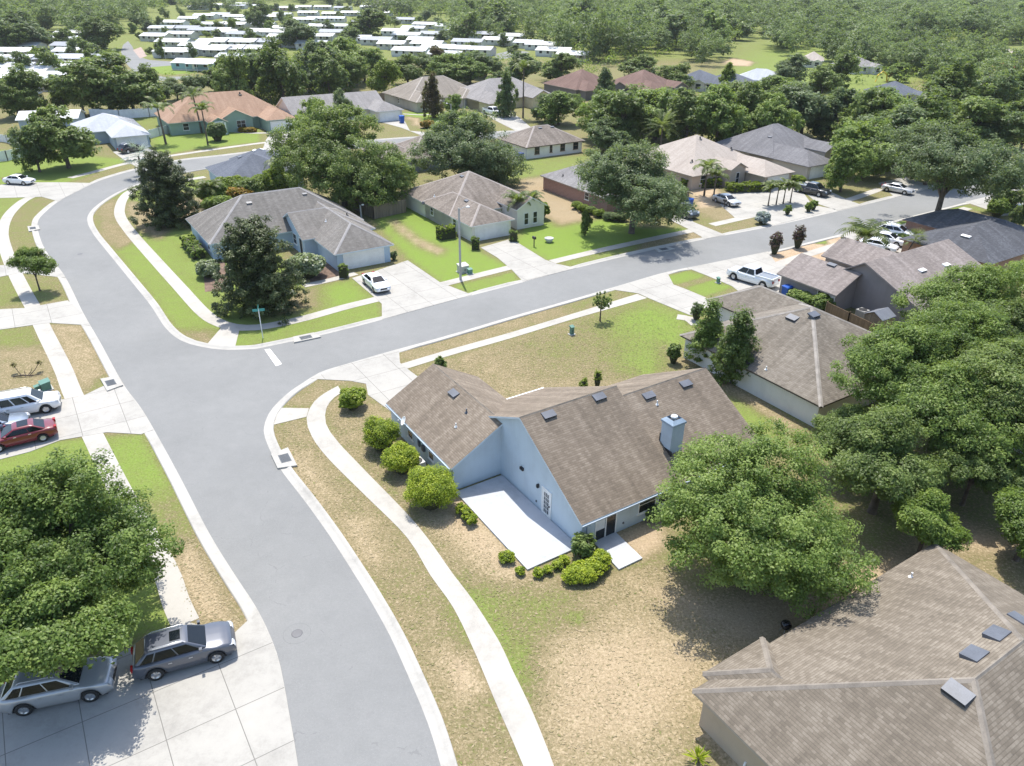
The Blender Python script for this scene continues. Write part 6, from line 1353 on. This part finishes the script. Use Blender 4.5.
# wooden fences, vinyl fences
M_wood = wood('fence_wood', (.27, .215, .155)); M_wood2 = wood('fence_wood_brown', (.25, .17, .10)); M_vinyl = paint('vinyl_white', (.76, .77, .78), .45)
def fence(label, pts, h, m, name='wooden_fence', post=2.4):
    P_ = [Vector((*p, 0)) for p in W(pts)]; r = thing(name, label, 'fence', P_[0])
    for a, b in zip(P_, P_[1:]):
        d = (b-a); L = d.length; d.normalize(); s = Vector((-d.y, d.x, 0)); a0 = a-P_[0]; n = max(1, round(L/post))
        mb = MB()
        q = lambda t, o, z: a0+d*t+s*o+Vector((0, 0, z)); vs = [q(.05, -.02, .04), q(L-.05, -.02, .04), q(L-.05, .02, .04), q(.05, .02, .04), q(.05, -.02, h), q(L-.05, -.02, h), q(L-.05, .02, h), q(.05, .02, h)]
        mb.mesh(vs, [(4, 5, 6, 7), (0, 1, 5, 4), (1, 2, 6, 5), (2, 3, 7, 6), (3, 0, 4, 7)]); mb.build('panel', m, r)
        for k in range(n+1):
            mb = MB(); c = a0+d*(L*k/n); mb.box((c.x-.06, c.y-.06, 0), (c.x+.06, c.y+.06, h+.08)); mb.lathe([(.09, h+.08), (.02, h+.14)], 4, (c.x, c.y, 0)); mb.build('post', m, r)
    return r
fence('weathered wooden fence between the corner house and the cream house', [(351, 208), (374, 219.5), (406, 212.5)], 1.9, M_wood); fence('brown wooden fence closing the side yard of the taupe house', [(824, 319), (846, 330), (872, 343), (905, 357)], 1.85, M_wood2)
fence('white vinyl fence behind the lawn, left of the orange roof', [(91, 118), (120, 119), (150, 117), (160, 116)], 2.0, M_vinyl, 'vinyl_fence'); fence('white vinyl fence panel beside the orange roof house', [(142, 141), (160, 136), (174, 132), (181, 131), (175, 122)], 1.7, M_vinyl, 'vinyl_fence'); fence('white vinyl fence at the left edge, nearer one', [(-20, 164), (8, 161), (26, 157)], 1.8, M_vinyl, 'vinyl_fence'); fence('white vinyl fence at the left edge, farther one by the cottage', [(-15, 139), (8, 143), (23, 149)], 1.5, M_vinyl, 'vinyl_fence')
fence('wooden fence between the orange roof house and the pale fence', [(181, 128), (193, 127)], 2.0, M_wood2); fence('dark wooden fence behind the grey gabled house', [(297, 118), (316, 122)], 1.9, M_wood2); fence('grey fence between the grey gable and the greige hip roof', [(375, 102), (388, 100)], 2.0, M_wood)
# shed in the fenced yard
X, Y = at(876, 330); r = thing('shed', 'small tan garden shed with dark pitched roof behind the brown wooden fence', 'shed', (X, Y, 0), AL); mb = MB()
mb.mesh([(-1.0, -.9, 0), (1.0, -.9, 0), (1.0, .9, 0), (-1.0, .9, 0), (-1.0, -.9, 1.7), (1.0, -.9, 1.7), (1.0, .9, 1.7), (-1.0, .9, 1.7), (-1.0, 0, 2.15), (1.0, 0, 2.15)], [(0, 1, 5, 4), (2, 3, 7, 6), (1, 2, 6, 9, 5), (3, 0, 4, 8, 7)]); mb.build('wall', wood('shed_tan', (.36, .29, .20)), r)
for k in (-1, 1): mb = MB(); q = [(-1.12, k*1.05, 1.63), (1.12, k*1.05, 1.63), (1.12, 0, 2.2), (-1.12, 0, 2.2)]; mb.poly(q if k < 0 else q[::-1]); mb.poly([(x, y, z-.06) for x, y, z in (q[::-1] if k < 0 else q)]); mb.build('roof_panel', paint('shed_roof', (.16, .17, .19), .5), r)
mb = MB(); mb.box((-1.03, -.45, .05), (-1.0, .45, 1.6)); mb.build('door', wood('shed_tan', (.36, .29, .20)), r)
def bin_(label, px, py, m, rz=AL, s=1.0):
    X, Y = at(px, py); r = thing('wheelie_bin', label, 'bin', (X, Y, .01), rz); mb = MB(); a, b = .26*s, .33*s; mb.mesh([(-a, -a, .08), (a, -a, .08), (a, a, .08), (-a, a, .08), (-b, -b, 1.0*s), (b, -b, 1.0*s), (b, b, 1.0*s), (-b, b, 1.0*s)], [(0, 3, 2, 1), (0, 1, 5, 4), (1, 2, 6, 5), (2, 3, 7, 6), (3, 0, 4, 7)]); mb.build('bin_body', m, r)
    mb = MB(); c = .37*s; mb.mesh([(-c, -c, 1.0*s), (c, -c, 1.0*s), (c, c, 1.04*s), (-c, c, 1.04*s), (-c*.8, -c*.8, 1.09*s), (c*.8, -c*.8, 1.09*s), (c*.8, c*.8, 1.1*s), (-c*.8, c*.8, 1.1*s)], [(4, 5, 6, 7), (0, 1, 5, 4), (1, 2, 6, 5), (2, 3, 7, 6), (3, 0, 4, 7), (0, 3, 2, 1)]); mb.build('lid', m, r)
    for k in (-1, 1): mb = MB(); mb.lathe([(.1, -.03), (.1, .03)], 12, (k*.24*s, .3*s, .1), axis='y'); mb.build('wheel', M_rubber, r)
M_blue = paint('bin_blue', (.01, .09, .42), .45)
bin_('blue bin in the gap between the white pickup and the taupe house', 785.5, 297.5, M_blue, s=1.25); bin_('blue bin on the driveway beside the dark pickup', 688, 209, M_blue, s=1.5); bin_('blue bin beside the garage of the grey gabled house', 402, 123, M_blue, s=1.5); bin_('dark blue bin at the left wall of the small hip roofed house', 521, 160, paint('bin_navy', (.015, .04, .2), .45), s=1.2)
# drains and manholes
def inlet(label, px, py, rz, w_=1.1):
    X, Y = at(px, py); r = thing('storm_drain', label, 'storm drain', (X, Y, 0), rz); mb = MB(); mb.prism([(-1.3, -.55), (1.3, -.55), (1.0, .75), (-1.0, .75)], .0, .128); mb.build('apron', M_curb, r)
    mb = MB()
    for k in range(9): mb.box((-w_/2+k*w_/9, -.32, .12), (-w_/2+k*w_/9+w_/9*.55, .32, .145))
    mb.box((-w_/2, -.36, .125), (w_/2, -.32, .146)); mb.box((-w_/2, .32, .125), (w_/2, .36, .146)); mb.build('grate', paint('cast_iron', (.10, .115, .13), .6), r); mb = MB(); mb.box((-w_/2, -.32, .05), (w_/2, .32, .1305)); mb.build('pit', M_dark, r)
def ed(a, b): p, q = at(*a), at(*b); return math.atan2(q[1]-p[1], q[0]-p[0])
inlet('storm drain grate in the kerb beside the verge of the blue house', 285, 459.5, ed((300, 490), (270, 430))); inlet('storm drain grate in the kerb at the left driveway', 111, 384, ed((100, 342), (143, 411))); inlet('storm drain grate in the kerb at the bend', 33, 229, ed((37, 222), (46, 252))+.0); inlet('storm drain grate in the kerb by the stop bar', 306, 338.5, ed((281, 343), (324, 334))); inlet('storm drain grate in the far kerb of the cross street', 664, 250, ed((637, 253), (702, 240)))
def manhole(label, px, py):
    X, Y = at(px, py); r = thing('manhole', label, 'manhole', (X, Y, .004)); mb = MB(); mb.lathe([(.29, 0), (.29, .006), (.25, .007)], 28); mb.build('cover', paint('iron_cover', (.115, .115, .12), .6), r); mb = MB()
    n = 40; vs = []
    for k in range(n):
        t = 2*math.pi*k/n
        for q in (.70, .72): vs.append((q*math.cos(t), q*math.sin(t), .004))
    mb.mesh(vs, [(2*k, 2*k+1, (2*k+3) % (2*n), (2*k+2) % (2*n)) for k in range(n)]); mb.build('collar_joint', paint('tar_line', (.165, .17, .168), .8), r)
manhole('round manhole cover in the wide street near the bottom of the photo', 297, 633.5); manhole('manhole cover in the street at the bend', 80, 254); manhole('manhole cover in the cross street by the brick house', 668, 259.8)
# small yard things
X, Y = at(784, 634); r = thing('kettle_grill', 'black kettle grill on the shaded ground above the near taupe roof', 'grill', (X, Y, 0)); mb = MB(); mb.lathe([(.06, .45), (.22, .5), (.29, .66), (.29, .69), (.24, .82), (.1, .9), (.02, .92)], 18); mb.build('bowl', paint('enamel_black', (.012, .012, .014), .2), r)
for k in range(3): mb = MB(); t = 2.1*k; mb.tube([(.15*math.cos(t), .15*math.sin(t), .5), (.3*math.cos(t), .3*math.sin(t), 0)], .015, 6); mb.build('leg', M_steel, r)
mb = MB(); mb.tube([(-.07, 0, .9), (-.07, 0, .97), (.07, 0, .97), (.07, 0, .9)], .012, 6); mb.build('handle', M_dark, r)
def mailbox(label, px, py, m, rz=AL):
    X, Y = at(px, py); r = thing('mailbox', label, 'mailbox', (X, Y, 0), rz); mb = MB(); mb.box((-.05, -.05, 0), (.05, .05, 1.05)); mb.build('post', M_bark, r); mb = MB(); mb.box((-.13, -.28, 1.0), (.13, .28, 1.2)); mb.tube([(0, -.28, 1.2), (0, .28, 1.2)], .13, 12); mb.build('box', m, r); mb = MB(); mb.box((.13, -.1, 1.15), (.15, -.06, 1.38)); mb.build('flag', M_tail, r)
mailbox('black mailbox on the bright lawn by the cream house driveway', 534, 246.5, M_dark); mailbox('dark mailbox at the mouth of the sandy driveway', 724, 208, M_dark)
X, Y = at(549, 242); r = thing('planter', 'pale grey planter on the bright lawn right of the black mailbox', 'planter', (X, Y, 0)); mb = MB(); mb.lathe([(.3, 0), (.5, .25), (.62, .55), (.56, .57), (.45, .4), (.1, .36)], 14); mb.build('bowl', paint('planter_grey', (.50, .50, .49), .7), r)
mb = MB(); mb.lathe([(.16, 0), (.2, .3), (.3, .34), (.24, .36)], 12); o = mb.build('plinth', paint('planter_grey', (.50, .50, .49), .7), r)
X, Y = at(27, 377); r = thing('dead_branches', 'fallen dead branches with dark dry tufts on the left lawn', 'branch', (X, Y, 0), R_(10)); rg_ = random.Random(3)
mb = MB(); mb.tube([(-1.1, 0, .1), (-.4, .1, .15), (.4, 0, .12), (1.2, .2, .1)], [.05, .06, .05, .03], 6)
for e in ((-1.2, .9, .8), (.8, 1.0, .8), (.3, .7, .5), (-.3, .5, .4)): mb.tube([(e[0]*.3, 0, .12), (e[0]*.7, e[1]*.6, e[2]*.5), e], [.04, .03, .02], 5)
mb.build('branch', paint('dead_wood', (.06, .045, .035), .9), r)
for e in ((-1.2, .9, .8), (.8, 1.0, .8)): V_, t_ = leaf_cloud(9, [(e[0], e[1], e[2])], [.28], 60, .2); o = bpy.data.objects.new('dry_tuft', quads_mesh('dry_tuft', V_, t_*.3, LM['red'])); COL.objects.link(o); o.parent = r
# play slide far right, golf shelter
X, Y = at(884, 82); r = thing('playground', 'yellow and orange playground arch far off beside the blue grey roof', 'playground', (X, Y, 0)); r.scale = (.7, .7, .7); mb = MB(); mb.tube([(-4, 0, 0), (-3.4, 0, 3), (-1.5, 0, 4.6), (.6, 0, 3.2), (1.2, 0, 0)], .35, 8); mb.build('arch', paint('play_yellow', (.62, .42, .04), .5), r); mb = MB(); mb.tube([(1.5, 0, 0), (2.2, 0, 3.2), (4, 0, 4.3), (6, 0, 3.2), (6.6, 0, 0)], .35, 8); mb.build('arch', paint('play_orange', (.60, .26, .08), .5), r)
X, Y = at(1002, 75); r = thing('canopy', 'red canopy tent among the trees near the right edge', 'canopy', (X, Y, 0)); mb = MB(); mb.lathe([(5, 2.4), (4.9, 2.8), (.2, 4.2)], 4); mb.build('cover', paint('canopy_red', (.50, .05, .05), .6), r)
for a in range(4): mb = MB(); mb.tube([(4.6*math.cos(a*1.5708), 4.6*math.sin(a*1.5708), 0), (4.6*math.cos(a*1.5708), 4.6*math.sin(a*1.5708), 2.5)], .06, 6); mb.build('pole', M_steel, r)

# ================================================================ MOBILE-HOME PARK
M_mroof = [paint('mobile_roof_white', (.60, .60, .58), .45, grime=.16), paint('mobile_roof_pale', (.46, .48, .50), .45, grime=.15), paint('mobile_roof_grey', (.27, .285, .31), .5, grime=.15)]
M_mwall = [stucco('mobile_wall_white', (.62, .62, .60)), stucco('mobile_wall_cream', (.55, .52, .45)), stucco('mobile_wall_teal', (.30, .46, .50)), stucco('mobile_wall_rose', (.42, .26, .22))]
def mobile_proto(L, D, carport, ri, wi_):
    r = thing('mobile_home', None, 'mobile home', (0, -50, -30)); h = 2.4; rise = 1.0; mb = MB(); o = .25
    mb.mesh([(0, 0, .5), (L, 0, .5), (L, D, .5), (0, D, .5), (0, 0, h), (L, 0, h), (L, D, h), (0, D, h), (0, D/2, h+rise), (L, D/2, h+rise)], [(0, 1, 5, 4), (2, 3, 7, 6), (1, 2, 6, 9, 5), (3, 0, 4, 8, 7)]); mb.build('wall', M_mwall[wi_], r)
    mb = MB(); mb.box((.1, .1, -.1), (L-.1, D-.1, .5)); mb.build('skirting', M_mwall[0], r); mb = MB()
    for k in (0, 1):
        y = -o if k == 0 else D+o; q = [(-o, y, h-.02), (L+o, y, h-.02), (L+o, D/2, h+rise+.08), (-o, D/2, h+rise+.08)]; q = q if k == 0 else q[::-1]; mb.poly(q); mb.poly([(x, yy, z-.1) for x, yy, z in q][::-1]); y2 = q[0][1] if k == 0 else q[3][1]
        mb.poly([(-o, y, h-.12), (L+o, y, h-.12), (L+o, y, h-.02), (-o, y, h-.02)] if k == 0 else [(L+o, y, h-.12), (-o, y, h-.12), (-o, y, h-.02), (L+o, y, h-.02)])
    mb.build('roof', M_mroof[ri], r)
    for k in range(4):
        mb = MB(); x = L*(.12+.22*k); mb.box((x, -.04, 1.25), (x+1.1, .02, 2.2)); mb.build('window', M_glass, r)
    mb = MB(); mb.box((L*.5, -.05, .6), (L*.5+.9, .02, 2.4)); mb.build('door', M_white, r)
    if carport:
        mb = MB(); mb.box((L*.45, -3.4, 2.45), (L+.1, -.06, 2.55)); mb.build('carport_roof', M_mroof[ri], r)
        for x in (L*.47, L*.73, L): mb = MB(); mb.box((x-.05, -3.3, 0), (x+.05, -3.2, 2.45)); mb.build('carport_post', M_white, r)
    register(r); return r
MP = [mobile_proto(14, 10, True, 0, 0), mobile_proto(13, 9, False, 1, 1), mobile_proto(12, 9.5, True, 0, 1), mobile_proto(14, 10, True, 2, 0), mobile_proto(15, 9, True, 0, 2), mobile_proto(14, 9, False, 0, 3)]
used = set()
def mobile(px, py, k, deg=0, label=None, group='white roofed mobile homes'):
    X, Y = at(px, py, 1.5); lab = label or 'white roofed mobile home among many in the trailer park'
    if k not in used: used.add(k); o = MP[k]; 
    else: o = copy_tree(MP[k], (0, 0, 0))
    o['label'] = lab; o['group'] = group
    if label: 
        if 'group' in o: del o['group']
    o.rotation_euler = (0, 0, R_(deg)); L = (14, 13, 12, 14, 15, 14)[k]; o.location = (X-math.cos(R_(deg))*L/2, Y-math.sin(R_(deg))*L/2, 0)
mobile(192, 66, 4, -8, 'teal walled mobile home beside the round lawn of the park road'); mobile(170, 54, 0, -4, 'white mobile home with long carport in the bend of the park road'); mobile(279, 9, 5, 0, 'rose walled mobile home near the top of the trailer park')
mobile(28, 62, 3, 60, 'grey gable ended mobile home by the lime green bush')
for px, py, k, dg in ((170, 44, 0, -4), (178, 36, 1, -4), (192, 48, 2, -4), (226, 34, 0, -6), (225, 43, 1, -6), (224, 51, 0, -6), (248, 51, 2, -6), (246, 60, 0, -8), (232, 60, 1, -8), (171, 24, 0, 0), (187, 20, 2, 0), (203, 17, 0, 0), (219, 16, 1, 0), (233, 18, 0, 0), (236, 7, 3, 0), (232, 26, 0, -4), (152, 38, 2, -4), (210, 26, 1, -4), (200, 32, 3, -4),
        (240, 5, 0, 0), (303, 8, 1, 0), (322, 8, 0, 0), (342, 9, 3, 0), (243, 22, 0, 0), (256, 33, 2, -4), (281, 16, 1, 0), (307, 14, 0, 0), (330, 15, 2, 0), (303, 21, 0, 0), (334, 20, 1, 0), (281, 39, 0, -5), (295, 44, 1, -5), (280, 30, 2, 0), (262, 44, 3, -5), (380, 14, 0, -10), (404, 21, 3, -12), (423, 26, 0, -14), (445, 28, 1, -14), (394, 33, 0, -8), (405, 37, 0, -8), (419, 42, 2, -8), (375, 42, 3, -8), (408, 53, 0, -10), (451, 51, 0, -10), (443, 57, 1, -10), (460, 32, 0, -14), (345, 28, 1, 0), (350, 14, 0, 0), (362, 24, 1, 0),
        (496, 42, 0, -14), (527, 45, 1, -16), (552, 53, 0, -16), (571, 57, 2, -16), (466, 44, 3, -12),
        (160, 30, 1, 0), (184, 30, 3, 0), (215, 32, 0, -4), (210, 44, 1, -5), (208, 52, 0, -6), (240, 36, 3, -4), (238, 44, 0, -6), (262, 26, 1, 0), (266, 18, 0, 0), (290, 9, 2, 0), (316, 20, 1, 0), (320, 28, 0, 0), (332, 34, 3, -4), (318, 38, 0, -5), (310, 46, 1, -5), (270, 34, 0, -5), (356, 40, 1, -6), (390, 46, 2, -8), (425, 46, 0, -12), (432, 36, 3, -12), (436, 50, 0, -12), (412, 30, 1, -10), (475, 52, 1, -14), (510, 38, 2, -14), (540, 47, 0, -16), (480, 36, 3, -14), (196, 8, 0, 0), (214, 6, 2, 0), (258, 7, 1, 0), (368, 8, 0, 0), (20, 48, 1, 2), (22, 74, 0, 3), (30, 86, 1, 3), (78, 61, 3, 0), (48, 40, 2, 0),
        (68, 35, 0, 0), (70, 41, 1, 0), (67, 48, 3, 0), (70, 54, 0, 0), (62, 61, 1, 0), (60, 69, 0, 0), (10, 54, 0, 2), (8, 62, 0, 2), (9, 70, 1, 2), (2, 80, 0, 2), (-4, 92, 0, 4), (45, 80, 2, 5)):
    mobile(px, py, k, dg)
grove([(130, 62), (250, 66), (350, 50), (500, 58), (560, 48), (440, 20), (350, 4), (200, 8), (130, 24)], 60, ['faroak', 'farlive', 'farbright'], 4, 8, 'small round garden tree between the mobile home rows', 'trees between the mobile home rows', 2, 4, 1.0)
grove([(-20, 100), (60, 76), (120, 66), (110, 30), (0, 46)], 14, ['faroak', 'farlive'], 5, 9, 'garden tree between the leftmost mobile home rows', 'trees between the leftmost mobile homes', 2.5, 4.5, 1.0)
# small palms and shrubs amid the homes
for i, (x, y, k, h, wpx) in enumerate(((232, 30, 'lime', 18, 8), (241, 38, 'live', 26, 9), (149, 32, 'live', 20, 16), (137, 26, 'live', 12, 14), (196, 30, 'oak', 20, 12), (207, 38, 'lime', 30, 9), (140, 40, 'oak', 32, 8), (150, 54, 'oak', 47, 10), (218, 30, 'oak', 20, 10), (258, 40, 'lime', 34, 8), (315, 30, 'live', 20, 14), (222, 60, 'oak', 52, 10), (425, 38, 'oak', 33, 8), (462, 44, 'lime', 36, 10), (480, 36, 'oak', 28, 10), (514, 56, 'live', 44, 16), (395, 28, 'grey', 16, 14), (425, 22, 'grey', 10, 14), (340, 20, 'oak', 11, 10))):
    tree_px(k, x, y, h, wpx, 'small garden tree amid the white mobile homes', 'garden trees in the trailer park')

# ================================================================ HAZE
m = bpy.data.materials.new('haze'); m.use_nodes = True; t = m.node_tree; t.nodes.remove(t.nodes['Principled BSDF'])
v = N(t, 'ShaderNodeVolumePrincipled'); v.inputs['Color'].default_value = (.86, .91, .97, 1); v.inputs['Density'].default_value = HAZE; v.inputs['Anisotropy'].default_value = .2
t.links.new(v.outputs[0], t.nodes['Material Output'].inputs['Volume'])
mb = MB(); mb.box((-4000, -60, -1.0), (4000, 3600, 36.0)); tag(mb.build('haze', m, uv=False), 'thin pale summer haze', 'haze', kind='stuff')
